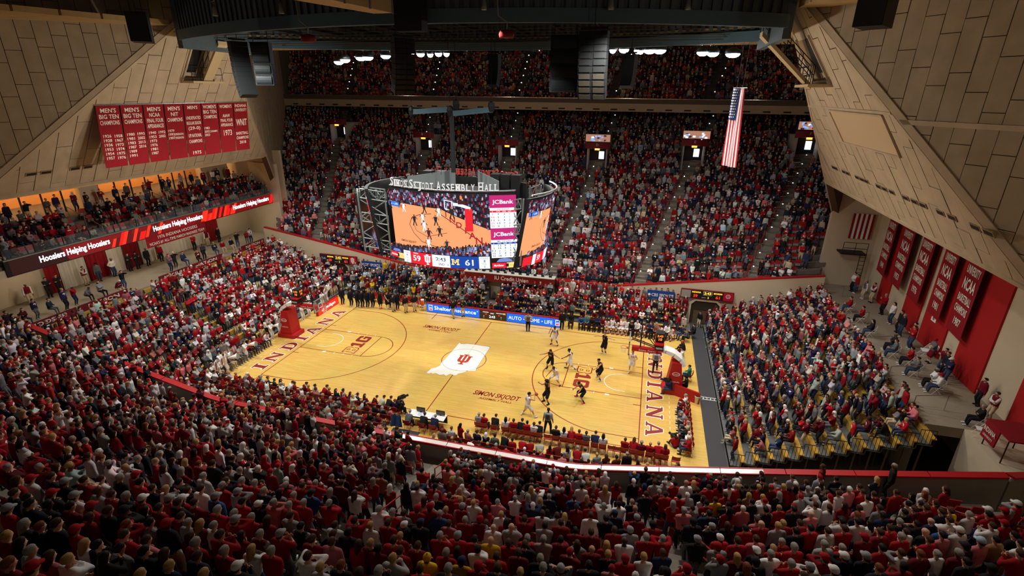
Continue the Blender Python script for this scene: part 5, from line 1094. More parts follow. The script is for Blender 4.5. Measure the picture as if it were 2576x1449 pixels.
# catwalk stairs from the ring to the right and left panel platforms
for sx, lab in ((1, 'right'), (-1, 'left')):
    g = thing('catwalk_stair', 'steel catwalk stair with railings from the ring down to the %s panel niche' % lab, 'catwalk', (sx*20.5, 1.5, 21.2)); a, b_ = A_([sx*18.6, .2, 24.0]), A_([sx*21.9, 1.3, 21.25]); s_ = A_([0, .45, 0])
    MB().prism([a-s_, a+s_, b_+s_, b_-s_] if sx < 0 else [a+s_, a-s_, b_-s_, b_+s_], (0, 0, -.25)).build('stair_flight', M_DUCT, g)
    MB().box(min(sx*21.4, sx*23.0), -.4, 21.1, max(sx*21.4, sx*23.0), 2.7, 21.25).build('landing', M_DUCT, g); r = MB()
    for q in (-1, 1):
        for h in (.5, 1.0): r.tube(a+s_*q+A_([0, 0, h]), b_+s_*q+A_([0, 0, h]), .025, 5)
        for f_ in (0, .25, .5, .75, 1): p = a+(b_-a)*f_+s_*q; r.tube(p, p+A_([0, 0, 1]), .022, 5)
    for h in (.5, 1.0): r.path([(sx*21.5, -.35, 21.25+h), (sx*21.5, 2.65, 21.25+h), (sx*22.6, 2.65, 21.25+h)], .025, 5)
    for y in (-.35, .7, 1.7, 2.65): r.tube((sx*21.5, y, 21.25), (sx*21.5, y, 22.25), .022, 5)
    r.build('railing', M_DARK, g)
# red press table at the right corner
g = thing('press_table', 'red fronted press table on the corner of the right walkway', 'table', (31, -8.5, 4.2)); a, b = A_([30.9, -7.75, 0]), A_([30.9, -8.85, 0]); MB().prism([a+A_([-.05, 0, 4.65]), b+A_([-.05, 0, 4.65]), b+A_([0, 0, 5.55]), a+A_([0, 0, 5.55])], (.06, 0, 0)).build('table_front', M_REDD, g); t = MB(); text(t, 'INDIANA', A_([30.83, -8.3, 5.1]), (0, -1, 0), (0, 0, 1), .26, bold=.03, width=.9); text(t, 'UNIVERSITY', A_([30.83, -8.3, 4.82]), (0, -1, 0), (0, 0, 1), .13, bold=.01, width=.75); t.build('lettering', M_CREAM, g)
MB().prism([(30.9, -7.7, 5.55), (30.9, -9.6, 5.55), (32.4, -9.6, 5.55), (32.4, -7.7, 5.55)], (0, 0, .06)).build('table_top', M_REDD, g)
for x in (31, 32.3):
    for y in (-7.9, -9.4): MB().tube((x, y, 4.2), (x, y, 5.55), .03, 6).build('leg', M_BLACK, g)
# ================================================================== people
def ik(A, B, l1, l2, hint):
    A, B, hint = (np.asarray(a, float) for a in (A, B, hint)); d = B-A; L = np.linalg.norm(d); L2 = min(max(L, .05), (l1+l2)*.995); u = d/L
    B = A+u*L2; a = (l1*l1-l2*l2+L2*L2)/(2*L2); h = math.sqrt(max(l1*l1-a*a, 0)); p = hint-u*(hint@u); n = np.linalg.norm(p); p = p/n if n > 1e-6 else A_([0, 0, -1.])
    return A+u*a+p*h, B
def skeleton(pel=(0, 0, .93), lean=3, side=0, R=None, L=None, rh=None, lh=None, ra=(.1, 0, .08), la=(-.1, 0, .08), rk=(.15, 1, 0), lk=(-.15, 1, 0), fem=False, head=(0, 0), rf=(.12, 1), lf=(-.12, 1)):
    J = {}; pel = A_(pel, float); s, c = math.sin(math.radians(lean)), math.cos(math.radians(lean)); ss = math.sin(math.radians(side))
    up_ = A_([ss, s, c]); up_ = up_/np.linalg.norm(up_); rt_ = A_([1, 0, -ss]); rt_ /= np.linalg.norm(rt_); fw_ = np.cross(up_, rt_); J['up'], J['rt'], J['fw'] = up_, rt_, fw_
    k = .9 if fem else 1; J['pel'] = pel; J['waist'] = pel+up_*.14; J['chest'] = pel+up_*.38; J['neck'] = pel+up_*.53
    J['hd'] = pel+up_*.70+fw_*.025+A_([head[0]*.02, head[1]*.03, 0])
    for q, sg, w, hint, an, kn, ft in (('R', 1, R, rh, ra, rk, rf), ('L', -1, L, lh, la, lk, lf)):
        sh = pel+up_*.475+rt_*sg*.185*k; hp = pel-up_*.03+rt_*sg*.09
        w = A_(w, float) if w is not None else A_([sg*.26, .06, pel[2]-.05]); hint = hint or (sg*.5, -.8, -.2)
        el, wr = ik(sh, w, .29, .26, hint); J['sh'+q], J['el'+q], J['wr'+q] = sh, el, wr
        kn_, an_ = ik(hp, an, .44, .42, kn); J['hp'+q], J['kn'+q], J['an'+q] = hp, kn_, an_
        f_ = A_([ft[0], ft[1], 0]); f_ = f_/np.linalg.norm(f_); J['ft'+q] = f_
    return J
# labels: 0 head 1 forearm 2 torso 3 upper arm 4 hips and thigh 5 shin 6 foot 7 hair 8 hand
def caps(J, fem=False, outfit='long', bulk=0., hair=None):
    C = []; up_, rt_, fw_ = J['up'], J['rt'], J['fw']; add = lambda l, p, r, q, s: C.append((l, np.asarray(p, float), r, np.asarray(q, float), s))
    h = J['hd']; add(0, h-fw_*.028+up_*.03, .088, h+fw_*.02+up_*.03, .086); add(0, h+fw_*.03-up_*.065, .055, h+fw_*.03-up_*.02, .066); add(0, J['neck']-up_*.03, .058, h-up_*.05, .054); add(0, h+fw_*.105-up_*.005, .012, h+fw_*.115-up_*.03, .016)
    for sg in (-1, 1): add(0, h+rt_*sg*.083-up_*.01, .016, h+rt_*sg*.086+up_*.02, .02)
    k = .9 if fem else 1.; b = bulk
    for sg in (-1, 0, 1): add(2, J['waist']+rt_*sg*.075*k, .108+b, J['chest']+rt_*sg*.095*k, (.112 if sg else .122)+b)
    add(2, J['shL']+rt_*.03, .072+b, J['shR']-rt_*.03, .072+b); add(2, J['neck']-up_*.07, .09, J['neck']-up_*.02, .066)
    if fem: add(2, J['chest']+fw_*.07-rt_*.07, .062, J['chest']+fw_*.07+rt_*.07, .062)
    if bulk > .012 and outfit == 'long': add(2, J['neck']-fw_*.075-rt_*.05-up_*.02, .05, J['neck']-fw_*.075+rt_*.05-up_*.02, .05)
    add(4, J['pel']-rt_*.075, .122+b*.5, J['pel']+rt_*.075, .122+b*.5); add(2, J['pel']+up_*.06-rt_*.07, .118+b, J['pel']+up_*.06+rt_*.07, .118+b)
    for q in 'RL':
        sk = outfit == 'tank'; add(3, J['sh'+q], (.062 if sk else .07)+b*.7, J['el'+q], (.044 if sk else .052)+b*.5); add(1, J['el'+q], (.044 if sk else .05)+b*.4, J['wr'+q], (.028 if sk else .036)+b*.3)
        d = J['wr'+q]-J['el'+q]; d = d/np.linalg.norm(d); add(8, J['wr'+q], .03, J['wr'+q]+d*.085, .034)
        if outfit in ('tank', 'shorts'):
            m = J['hp'+q]+(J['kn'+q]-J['hp'+q])*.82; add(4, J['hp'+q], .112, m, .108); add(5, J['hp'+q], .085, J['kn'+q], .06)
        else: add(4, J['hp'+q], .098+b*.4, J['kn'+q], .07+b*.2)
        w = .06 if outfit not in ('tank', 'shorts') else .05
        kk = 5 if outfit in ('tank', 'shorts') else 5; add(kk, J['kn'+q], w+.008, J['an'+q]+(J['kn'+q]-J['an'+q])*.5, w); add(kk, J['an'+q]+(J['kn'+q]-J['an'+q])*.55, w, J['an'+q], w-.012)
        a = J['an'+q]; f_ = J['ft'+q]; z0 = A_([0, 0, -.035]); add(6, a-f_*.05+z0, .044, a+f_*.15+z0-A_([0, 0, .004]), .04)
    if hair: C += [(7, J['hd']+rt_*p[0]+fw_*p[1]+up_*p[2], r, J['hd']+rt_*q[0]+fw_*q[1]+up_*q[2], s) for (p, r, q, s) in HAIRC[hair]]
    return C
HAIRC = {'short': [((0, -.04, .045), .094, (0, .012, .06), .092)],
         'long': [((0, -.04, .045), .097, (0, .012, .058), .094), ((0, -.06, 0), .088, (0, -.1, -.2), .07), ((-.065, -.02, -.01), .045, (-.075, -.04, -.17), .045), ((.065, -.02, -.01), .045, (.075, -.04, -.17), .045)],
         'pony': [((0, -.04, .045), .095, (0, .012, .058), .092), ((0, -.13, .04), .04, (0, -.17, -.16), .03)],
         'curly': [((0, -.05, .06), .145, (0, .0, .08), .14), ((-.08, -.04, 0), .08, (.08, -.04, 0), .08)],
         'fringe': [((0, -.055, -.02), .082, (0, -.03, .0), .086)],
         'dreads': [((0, -.04, .045), .1, (0, .01, .06), .096), ((-.07, -.05, 0), .04, (-.09, -.08, -.13), .03), ((.07, -.05, 0), .04, (.09, -.08, -.13), .03), ((0, -.1, 0), .05, (0, -.12, -.14), .04)]}
_IB = bmesh.new(); bmesh.ops.create_icosphere(_IB, subdivisions=2, radius=1); ICO = [tuple(v.co) for v in _IB.verts]; ICOF = [tuple(v.index for v in f.verts) for f in _IB.faces]; _IB.free()
ICO = np.array(ICO)
def fuse(C, voxel, faces, smooth=2):
    "union of tapered limbs as ONE continuous surface"
    bm = bmesh.new()
    for (l, p, r, q, s) in C:
        t = bmesh.new()
        for v in ICO: t.verts.new(p+v*r)
        for v in ICO: t.verts.new(q+v*s)
        g = bmesh.ops.convex_hull(t, input=t.verts); bad = [e for e in g['geom_interior'] if isinstance(e, bmesh.types.BMVert)]; bmesh.ops.delete(t, geom=bad, context='VERTS')
        m = bpy.data.meshes.new('t'); t.to_mesh(m); t.free(); bm.from_mesh(m); bpy.data.meshes.remove(m)
    me = bpy.data.meshes.new('t'); bm.to_mesh(me); bm.free(); o = bpy.data.objects.new('t', me)
    a = o.modifiers.new('r', 'REMESH'); a.mode = 'VOXEL'; a.voxel_size = voxel
    if smooth: b = o.modifiers.new('s', 'SMOOTH'); b.factor = .5; b.iterations = smooth
    n = shop(o, lambda e: len(e.data.polygons))
    if n*2 > faces: c = o.modifiers.new('d', 'DECIMATE'); c.ratio = faces/(n*2.0)
    def grab(e):
        r = e.data; V = np.zeros(len(r.vertices)*3); r.vertices.foreach_get('co', V); return V.reshape(-1, 3), [tuple(p.vertices) for p in r.polygons]
    V, F = shop(o, grab); bpy.data.objects.remove(o); bpy.data.meshes.remove(me)
    return V, F
def label_faces(V, F, C):
    P = A_([V[list(f)].mean(0) for f in F]); D = []
    for (l, p, r, q, s) in C:
        d = q-p; L = d@d; t = np.clip(((P-p)@d)/(L+1e-9), 0, 1); D.append(np.linalg.norm(P-p-t[:, None]*d, axis=1)-(r+(s-r)*t))
    return A_([c[0] for c in C])[np.argmin(A_(D), 0)]
def hands(J, V, F, lab):
    "five separate bent fingers on each palm"
    mb = MB()
    for q, sg in (('R', 1), ('L', -1)):
        w = J['wr'+q]; d = w-J['el'+q]; d = d/np.linalg.norm(d); inn = J['chest']-w; n = inn-d*(inn@d); n = n/(np.linalg.norm(n)+1e-9); s = np.cross(d, n)
        for i, ln in enumerate((.07, .08, .076, .06)):
            a = w+d*.1+s*(.03-.02*i); b = a+d*ln*.55+n*.012; c = b+d*ln*.4+n*.03; mb.tube(a, b, .0105, 5, .0095); mb.tube(b, c, .0095, 5, .007)
        a = w+d*.03+s*.03; b = a+d*.03+s*.03+n*.015; mb.tube(a, b, .013, 5, .011); mb.tube(b, b+d*.035+n*.012, .011, 5, .008)
    n0 = len(V); V2 = np.vstack([V, A_(mb.v)]); return V2, F+[tuple(n0+i for i in f) for f in mb.f], np.concatenate([lab, np.full(len(mb.f), 8)])
def submesh(name, V, F, keep, push, m, crease=.004):
    F2 = [f for f, k in zip(F, keep) if k]; N = np.zeros_like(V); cnt = {}
    for f in F:
        n = np.cross(V[f[1]]-V[f[0]], V[f[2]]-V[f[0]])
        for i in f: N[i] += n
    N /= np.linalg.norm(N, axis=1)[:, None]+1e-9
    for f in F2:
        for a, b in zip(f, f[1:]+f[:1]): cnt[(min(a, b), max(a, b))] = cnt.get((min(a, b), max(a, b)), 0)+1
    edge = {i for e, c in cnt.items() if c == 1 for i in e}; used = sorted({i for f in F2 for i in f}); ix = {v: i for i, v in enumerate(used)}
    P = [tuple(V[i]+N[i]*(push if i not in edge else push*.35)+(A_([math.sin(V[i][2]*41+V[i][0]*17), math.sin(V[i][2]*37+V[i][1]*23), 0])*crease if push else 0)) for i in used]
    me = bpy.data.meshes.new(name); me.from_pydata(P, [], [tuple(ix[i] for i in f) for f in F2]); me.materials.append(m); me.polygons.foreach_set('use_smooth', [True]*len(F2)); me.update(); return me
_HM = {}
def hair_mesh(kind):
    if kind in _HM: return _HM[kind]
    if kind in ('cap', 'beanie'):
        mb = MB(); pr = [(.106, .015 if kind == 'cap' else -.02), (.108, .05), (.098, .09), (.07, .125), (.03, .142), (.004, .146)]; mb.lathe((0, -.008, 0), pr, 14)
        mb.v = [(x, y*1.12 if y < 0 else y*1.1, z) for x, y, z in mb.v]
        if kind == 'cap': n = 8; top_ = [(.085*math.sin(-PI/2+PI*i/n), .06+.125*math.cos(-PI/2+PI*i/n), .035-.012*math.cos(-PI/2+PI*i/n)) for i in range(n+1)]; mb.prism(top_, (0, 0, -.012))
        else: mb.lathe((0, -.012, .15), [(.01, -.01), (.022, .01), (.005, .03)], 8)
        V, F = A_(mb.v), mb.f
    else:
        V, F = fuse([(7, A_(p, float), r, A_(q, float), s) for (p, r, q, s) in HAIRC[kind]], .022, 420, 1); me = bpy.data.meshes.new('h'); me.from_pydata([tuple(v) for v in V], [], F); bm = bmesh.new(); bm.from_mesh(me)
        bmesh.ops.bisect_plane(bm, geom=bm.verts[:]+bm.edges[:]+bm.faces[:], plane_co=(0, .045, .045), plane_no=(0, .83, -.56), clear_outer=True); bm.to_mesh(me); bm.free(); V = A_([v.co[:] for v in me.vertices]); F = [tuple(p.vertices) for p in me.polygons]; bpy.data.meshes.remove(me)
    me = bpy.data.meshes.new(kind); me.from_pydata([tuple(v) for v in V], [], F); me.materials.append(CLOTH if kind in ('cap', 'beanie') else HAIR); me.polygons.foreach_set('use_smooth', [True]*len(F)); me.update(); _HM[kind] = me; return me
def face_mesh():
    if 'face' in _HM: return _HM['face']
    mb = MB()
    for s in (-1, 1): mb.lathe((s*.034, .103, .012), [(.002, -.009), (.013, 0), (.002, .009)], 6); mb.obox((s*.034, .104, .034), (.02, 0, 0), (0, .006, 0), (0, 0, .004))
    mb.obox((0, .09, -.066), (.026, 0, 0), (0, .008, 0), (0, 0, .005)); me = bpy.data.meshes.new('face'); me.from_pydata(mb.v, [], mb.f); me.materials.append(mat('face_dark', (58, 34, 28), .6)); _HM['face'] = me; return me
def chairpose(fw=0., z=.46): return dict(pel=(0, -.05, z+.1), lean=4+fw, ra=(.13, .42, .08), la=(-.13, .42, .08))
POSES = {
 'down': dict(R=(.27, .04, .84), L=(-.27, .04, .84)), 'crossed': dict(R=(-.1, .2, 1.2), L=(.1, .19, 1.16), rh=(.8, .1, -.6), lh=(-.8, .1, -.6)), 'clasped': dict(R=(.03, .22, .9), L=(-.03, .21, .9), rh=(.8, -.3, 0), lh=(-.8, -.3, 0)),
 'pockets': dict(R=(.22, .08, .88), L=(-.22, .08, .88), rh=(.8, -.7, 0), lh=(-.8, -.7, 0)), 'chin': dict(R=(.04, .17, 1.46), L=(.1, .2, 1.14), rh=(.6, .2, -.8), lh=(-.8, .1, -.5)), 'clap': dict(R=(.04, .3, 1.3), L=(-.04, .3, 1.3), rh=(.7, 0, -.7), lh=(-.7, 0, -.7)),
 'mouth': dict(R=(.06, .17, 1.53), L=(-.06, .17, 1.53), rh=(.8, .2, -.5), lh=(-.8, .2, -.5)), 'hips': dict(R=(.19, .03, 1.0), L=(-.19, .03, 1.0), rh=(1, -.3, 0), lh=(-1, -.3, 0)),
 'point': dict(R=(.3, .62, 1.5), L=(-.05, .22, 1.15), rh=(.4, 0, -.9), lh=(-.8, 0, -.5)), 'phone': dict(R=(.08, .36, 1.35), L=(-.05, .35, 1.33), rh=(.6, 0, -.8), lh=(-.6, 0, -.8)),
 'raise': dict(R=(.12, .18, 1.86), L=(-.12, .18, 1.84), rh=(.7, .6, .1), lh=(-.7, .6, .1)),
 'sit': dict(chairpose(), R=(.12, .28, .72), L=(-.12, .28, .72)), 'sitlean': dict(chairpose(28), R=(.06, .42, .66), L=(-.06, .42, .66)), 'sitcross': dict(chairpose(-2), R=(-.1, .18, .86), L=(.1, .17, .82), rh=(.8, .1, -.6), lh=(-.8, .1, -.6)),
 'floor': dict(pel=(0, 0, .13), lean=16, ra=(.12, .55, .07), la=(-.15, .5, .07), rk=(.2, .2, 1), lk=(-.2, .2, 1), R=(.1, .4, .36), L=(-.1, .4, .36)),
 'walk': dict(ra=(.09, .3, .08), la=(-.09, -.3, .12), R=(.27, -.16, .92), L=(-.25, .24, .98)), 'wide': dict(ra=(.2, .02, .08), la=(-.2, -.02, .08), R=(.3, .06, .86), L=(-.3, .06, .86)),
 'camera': dict(R=(.16, .26, 1.48), L=(-.02, .34, 1.46), rh=(.6, 0, -.8), lh=(-.5, 0, -.9)), 'camsit': dict(chairpose(6), R=(.14, .26, 1.1), L=(-.02, .34, 1.08), rh=(.6, 0, -.8), lh=(-.5, 0, -.9)),
 # players
 'ready': dict(pel=(0, -.08, .86), lean=14, ra=(.28, .05, .08), la=(-.28, -.02, .08), R=(.27, .26, .86), L=(-.27, .24, .86)),
 'spread': dict(pel=(0, -.08, .85), lean=14, ra=(.24, .06, .08), la=(-.24, -.06, .08), R=(.72, .16, 1.08), L=(-.7, .2, 1.22), rh=(0, -.4, -.9), lh=(0, -.4, -.9)),
 'spreadwide': dict(pel=(0, -.02, .9), lean=6, ra=(.13, .03, .08), la=(-.13, 0, .08), R=(.72, .12, 1.18), L=(-.74, .12, 1.42), rh=(0, -.4, -.9), lh=(0, -.4, -.9)),
 'crouch': dict(pel=(0, -.16, .68), lean=30, ra=(.46, .1, .08), la=(-.46, -.02, .08), R=(.42, .34, .66), L=(-.6, .5, .98), rh=(.5, -.6, -.4), lh=(0, -.3, -.9)),
 'guard': dict(pel=(0, -.1, .82), lean=18, ra=(.3, .0, .08), la=(-.3, .06, .08), R=(.36, .05, .72), L=(-.34, .56, 1.05), lh=(0, -.2, -.9)),
 'wall': dict(pel=(0, -.06, .88), lean=8, ra=(.24, .04, .08), la=(-.24, 0, .08), R=(.42, .32, 1.36), L=(-.42, .14, 1.92), rh=(.4, -.3, -.8), lh=(-.6, .2, 0)),
 'shoot': dict(pel=(0, -.05, .87), lean=6, ra=(.34, .3, .08), la=(-.3, -.28, .08), R=(.14, .34, 1.42), L=(-.06, .4, 1.38), rh=(.8, 0, -.6), lh=(-.8, 0, -.6)),
 'run': dict(pel=(0, 0, .9), lean=10, ra=(.1, .34, .1), la=(-.1, -.42, .3), rk=(.1, 1, .2), lk=(-.1, 1, 0), R=(.28, -.12, 1.02), L=(-.24, .36, 1.12)),
 'stepin': dict(pel=(0, -.06, .86), lean=10, ra=(.12, .2, .08), la=(-.2, -.5, .22), R=(.32, -.1, .9), L=(-.46, .5, 1.14), lh=(0, -.5, -.8)),
}
_BM = {}
def body_set(pose, fem, outfit, bulk, fine=.027, faces=1500):
    key = (pose, fem, outfit, round(bulk, 3), fine)
    if key in _BM: return _BM[key]
    J = skeleton(fem=fem, **POSES[pose]); C = caps(J, fem, outfit, bulk); V, F = fuse(C, fine, faces); lab = label_faces(V, F, C); V, F, lab = hands(J, V, F, lab)
    d = {'J': J, 'body': submesh('body', V, F, [True]*len(F), 0, SKIN)}
    sh = {'long': (2, 3, 1), 'short': (2, 3), 'vest': (2,), 'tank': (2,), 'shorts': (2, 3)}[outfit]
    d['shirt'] = submesh('shirt', V, F, np.isin(lab, sh), .012, CLOTH)
    if outfit == 'vest': d['sleeves'] = submesh('sleeves', V, F, np.isin(lab, (3, 1)), .010, CLOTH)
    d['trousers'] = submesh('trousers', V, F, np.isin(lab, (4,) if outfit in ('tank', 'shorts') else (4, 5)), .011, CLOTH)
    ctr = A_([V[list(f)].mean(0) for f in F]); cx = (J['anR']+J['anL'])/2
    side_ = np.linalg.norm(ctr-J['anR'], axis=1) < np.linalg.norm(ctr-J['anL'], axis=1)
    d['shoeR'] = submesh('shoe', V, F, (lab == 6) & side_, .008, CLOTH, 0); d['shoeL'] = submesh('shoe', V, F, (lab == 6) & ~side_, .008, CLOTH, 0)
    if outfit in ('tank', 'shorts'): d['sock'] = submesh('sock', V, F, (lab == 5) & (ctr[:, 2]-np.where(side_, J['anR'][2], J['anL'][2]) < .16), .006, CLOTH, 0)
    J = d['J']; R_ = A_([J['rt'], J['fw'], J['up']]).T; m = Matrix.Identity(4)
    for i in range(3):
        for j in range(3): m[i][j] = R_[i][j]
        m[i][3] = J['hd'][i]
    d['head'] = m; _BM[key] = d; return d
def child(name, me, par, rgb, mw=None, label=None):
    o = bpy.data.objects.new(name, me); COL.objects.link(o); o.parent = par; o.color = lin(rgb)
    if mw is not None: o.matrix_local = mw
    if label: o['label'] = label
    return o
CL = {'r': (160, 14, 26), 'd': (112, 14, 30), 'w': (226, 224, 222), 'g': (146, 148, 150), 'k': (30, 30, 34), 'n': (30, 40, 70), 'p': (202, 112, 116), 'y': (224, 176, 24), 'b': (40, 84, 140), 't': (146, 106, 66), 'c': (196, 170, 160), 'o': (214, 96, 44), 'j': (56, 70, 98), 'e': (170, 196, 220), 'f': (96, 100, 104), 'h': (198, 180, 150), 'q': (24, 120, 100), 'm': (70, 52, 36)}
CN = {'r': 'red', 'd': 'maroon', 'w': 'white', 'g': 'grey', 'k': 'black', 'n': 'navy', 'p': 'pink', 'y': 'yellow', 'b': 'blue', 't': 'tan', 'c': 'striped', 'o': 'orange', 'j': 'denim', 'e': 'pale blue', 'f': 'charcoal', 'h': 'khaki', 'q': 'green', 'm': 'brown'}
HC = {'b': (66, 44, 30), 'k': (24, 20, 18), 'g': (150, 146, 140), 'y': (176, 140, 84), 'a': (120, 62, 32), 'm': (88, 62, 40)}
HN = {'b': 'brown', 'k': 'black', 'g': 'grey', 'y': 'blond', 'a': 'auburn', 'm': 'light brown'}
SKT = [(214, 168, 142), (202, 152, 124), (222, 178, 152), (176, 124, 96), (112, 74, 54), (80, 52, 40)]
def person(name, label, cat, loc, facing, pose='down', fem=False, outfit='long', bulk=.012, top='r', low='j', hair='short', hc='b', cap=None, skin=0, shoe='w', sleeve=None, scale=1., group=None, face=True, fine=.027, faces=1500, sock=None):
    d = body_set(pose, fem, outfit, bulk, fine, faces); b = bpy.data.objects.new(name, d['body']); COL.objects.link(b); b.location = tuple(map(float, loc)); b.color = lin(SKT[skin])
    b.rotation_euler = (0, 0, math.atan2(-facing[0], facing[1])); b.scale = (scale,)*3; props(b, label, cat, group)
    K = lambda c: CL[c] if isinstance(c, str) else c
    child({'tank': 'jersey', 'vest': 'vest'}.get(outfit, 'shirt'), d['shirt'], b, K(top))
    if 'sleeves' in d: child('sleeves', d['sleeves'], b, K(sleeve or 'w'))
    child('shorts' if outfit in ('tank', 'shorts') else 'trousers', d['trousers'], b, K(low)); child('shoe', d['shoeR'], b, K(shoe)); child('shoe', d['shoeL'], b, K(shoe))
    if 'sock' in d: child('sock', d['sock'], b, K(sock or 'w'))
    if hair: child('hair', hair_mesh('fringe' if cap and hair == 'short' else hair), b, HC[hc], d['head'])
    if cap: child(cap[0], hair_mesh(cap[0]), b, K(cap[1]), d['head'])
    if face: child('face', face_mesh(), b, (255, 255, 255), d['head'])
    return b
def jersey_number(b, pose, fem, s, rgb, back=False, h=.17):
    J = skeleton(fem=fem, **POSES[pose]); m = MB(); sg = -1 if back else 1; o = J['chest']-J['up']*.07+J['fw']*sg*.152; text(m, s, o, J['rt']*-sg, J['up'], h, bold=.03)
    me = bpy.data.meshes.new('number'); me.from_pydata(m.v, [], m.f); me.materials.append(CLOTH); child('number', me, b, rgb)
def toward(p, q): d = A_(q[:2], float)-A_(p[:2], float); return d/np.linalg.norm(d)

# ------------------------------------------------------------------ on the court
BALL = (9.1, -5.2)
def courtp(pts): return np.mean([at(px, py, z=0) for px, py in pts], 0)*A_([1, 1, 0])
WT, BKU = (232, 230, 232), (26, 24, 26)
PL = [ # name part, feet pixels, pose, facing, outfit colours, skin, hair, scale, label
 ('W', [(1386, 868), (1405, 866)], 'ready', (-.35, -1), 4, 'short', 'k', 1.1, 'white-uniformed basketball player waiting far out near the striped referee, maroon shoes', 'd', '22'),
 ('W', [(1424, 938), (1440, 920)], 'stepin', (-1, -.15), 4, 'short', 'k', 1.1, 'white-uniformed basketball player striding left past the free throw line', 'n', '11'),
 ('W', [(1380, 955), (1412, 974)], 'crouch', (-.5, -1), 3, 'short', 'k', 1.1, 'white-uniformed basketball player crouched wide at the lane corner, arm out', 'd', '5'),
 ('W', [(1316, 1042), (1341, 1052)], 'shoot', (.75, .65), 1, 'short', 'k', 1.12, 'white-uniformed basketball player holding the ball near the sideline, back to camera', 'w', '32'),
 ('W', [(1588, 933)], 'run', (-.15, -1), 1, 'short', 'a', 1.1, 'white-uniformed basketball player running out beneath the right basket', 'w', '13'),
 ('B', [(1378, 925), (1391, 930)], 'spread', (-.25, -1), 3, 'dreads', 'k', 1.08, 'black-uniformed basketball player with braided hair at the top of the arc', 'k', '10'),
 ('B', [(1516, 887), (1523, 890)], 'spreadwide', (-.5, -1), 0, 'short', 'm', 1.16, 'black-uniformed basketball player with arms spread wide near the far bench', 'w', '1'),
 ('B', [(1498, 946), (1517, 961)], 'guard', (-.9, -.5), 1, 'short', 'k', 1.12, 'black-uniformed basketball player standing in the lane by the white arc', 'w', '25'),
 ('B', [(1365, 1008), (1385, 1019)], 'wall', (-.75, -.75), 3, 'curly', 'k', 1.1, 'black-uniformed basketball player with big curly hair raising an arm at the ball', 'k', '3'),
 ('B', [(1448, 998), (1475, 1014)], 'crouch', (-.85, -.5), 3, 'short', 'k', 1.1, 'black-uniformed basketball player crouched in pink shoes by the lane', (236, 70, 140), '13')]
for t_, ft, ps, fc, sk, hr, hc, sc, lab, sho, num in PL:
    p = courtp(ft); w = t_ == 'W'
    b = person('basketball_player', lab, 'player', p, fc, ps, False, 'tank', .0, WT if w else BKU, WT if w else BKU, hr, hc, None, sk, sho, None, sc, 'players in white' if w else 'players in black', True, .022, 2400, (235, 235, 235) if w else (36, 34, 36))
    [jersey_number(b, ps, False, num, (150, 24, 40) if w else (250, 200, 60), k) for k in (False, True)]
    if ps == 'shoot':
        J = skeleton(**POSES[ps]); c = ((J['wrR']+J['wrL'])/2+A_([0, .14, .05]))*sc; th = math.atan2(-fc[0], fc[1]); c = A_([c[0]*math.cos(th)-c[1]*math.sin(th), c[0]*math.sin(th)+c[1]*math.cos(th), c[2]])+p
        g = thing('basketball', 'orange basketball held in the hands of the white-uniformed ball handler', 'ball', c-A_([0, 0, .12])); MB().add([tuple(c+v*.12) for v in ICO], ICOF).build('ball_skin', mat('ball_orange', (196, 74, 28), .6), g, True); r_ = MB(); n = 20
        for ax in range(3):
            for i in range(n): a0, a1 = 2*PI*i/n, 2*PI*(i+1)/n; P = [A_([math.cos(a), math.sin(a), 0]) for a in (a0, a1)]; P = [np.roll(q, ax)*.1215 for q in P]; r_.tube(c+P[0], c+P[1], .003, 3)
        r_.build('seam', M_BLACK, g)
def stripes(b, pose, bulk):
    J = skeleton(**POSES[pose]); m = MB()
    for sg in (1, -1):
        for i in range(-3, 4): c = J['waist']+J['up']*.15+J['rt']*i*.042+J['fw']*sg*(.135+bulk-.006*abs(i)); m.obox(c, J['rt']*.011, J['up']*.19, J['fw']*.006)
    me = bpy.data.meshes.new('stripe_panel'); me.from_pydata(m.v, [], m.f); me.materials.append(CLOTH); child('stripe_panel', me, b, (28, 28, 30))
for ft, ps, fc, lab, hc, sk in (([(1320, 831), (1336, 833)], 'hips', (.25, -1), 'referee with hands on hips before the blue LED board', 'k', 1), ([(1370, 1088), (1384, 1090)], 'wide', (.05, 1), 'referee on the near sideline with back to camera', 'k', 4), ([(1642, 938), (1652, 929)], 'walk', (-.2, -1), 'grey-haired referee walking on the right baseline lettering', 'g', 0)):
    b = person('referee', lab, 'referee', courtp(ft), fc, ps, False, 'short', .006, (176, 176, 180), 'k', 'short', hc, None, sk, 'k', None, 1.06, 'referees', True, .022, 2400); stripes(b, ps, .006)
# visiting team along the far left bench, and staff in front of the LED board
BN = [(862, 765, 'sit'), (884, 770, 'down'), (900, 773, 'hips'), (912, 773, 'down'), (925, 774, 'pockets'), (938, 774, 'down'), (957, 776, 'down'), (975, 777, 'clasped'), (984, 776, 'hips'), (1000, 778, 'down')]
for i, (px, py, ps) in enumerate(BN):
    uni = i in (6, 7); p = at(px, py, z=0)*A_([1, 1, 0])
    person('bench_player', ('black-uniformed bench player standing at the far left corner, %s from the corner' if uni else 'bench player in navy warm-up standing at the far left corner, %s from the corner') % ('first', 'second', 'third', 'fourth', 'fifth', 'sixth', 'seventh', 'eighth', 'ninth', 'tenth')[i], 'player', p, toward(p, BALL), ps if ps != 'sit' else 'down', False, 'tank' if uni else 'long', .0 if uni else .01, BKU if uni else (24, 26, 40), BKU if uni else (22, 24, 34), 'short', 'k', None, (0, 3, 4, 1, 4, 3, 4, 0, 3, 4)[i], 'w' if i % 3 else (236, 70, 140), None, 1.08, 'visiting bench players')
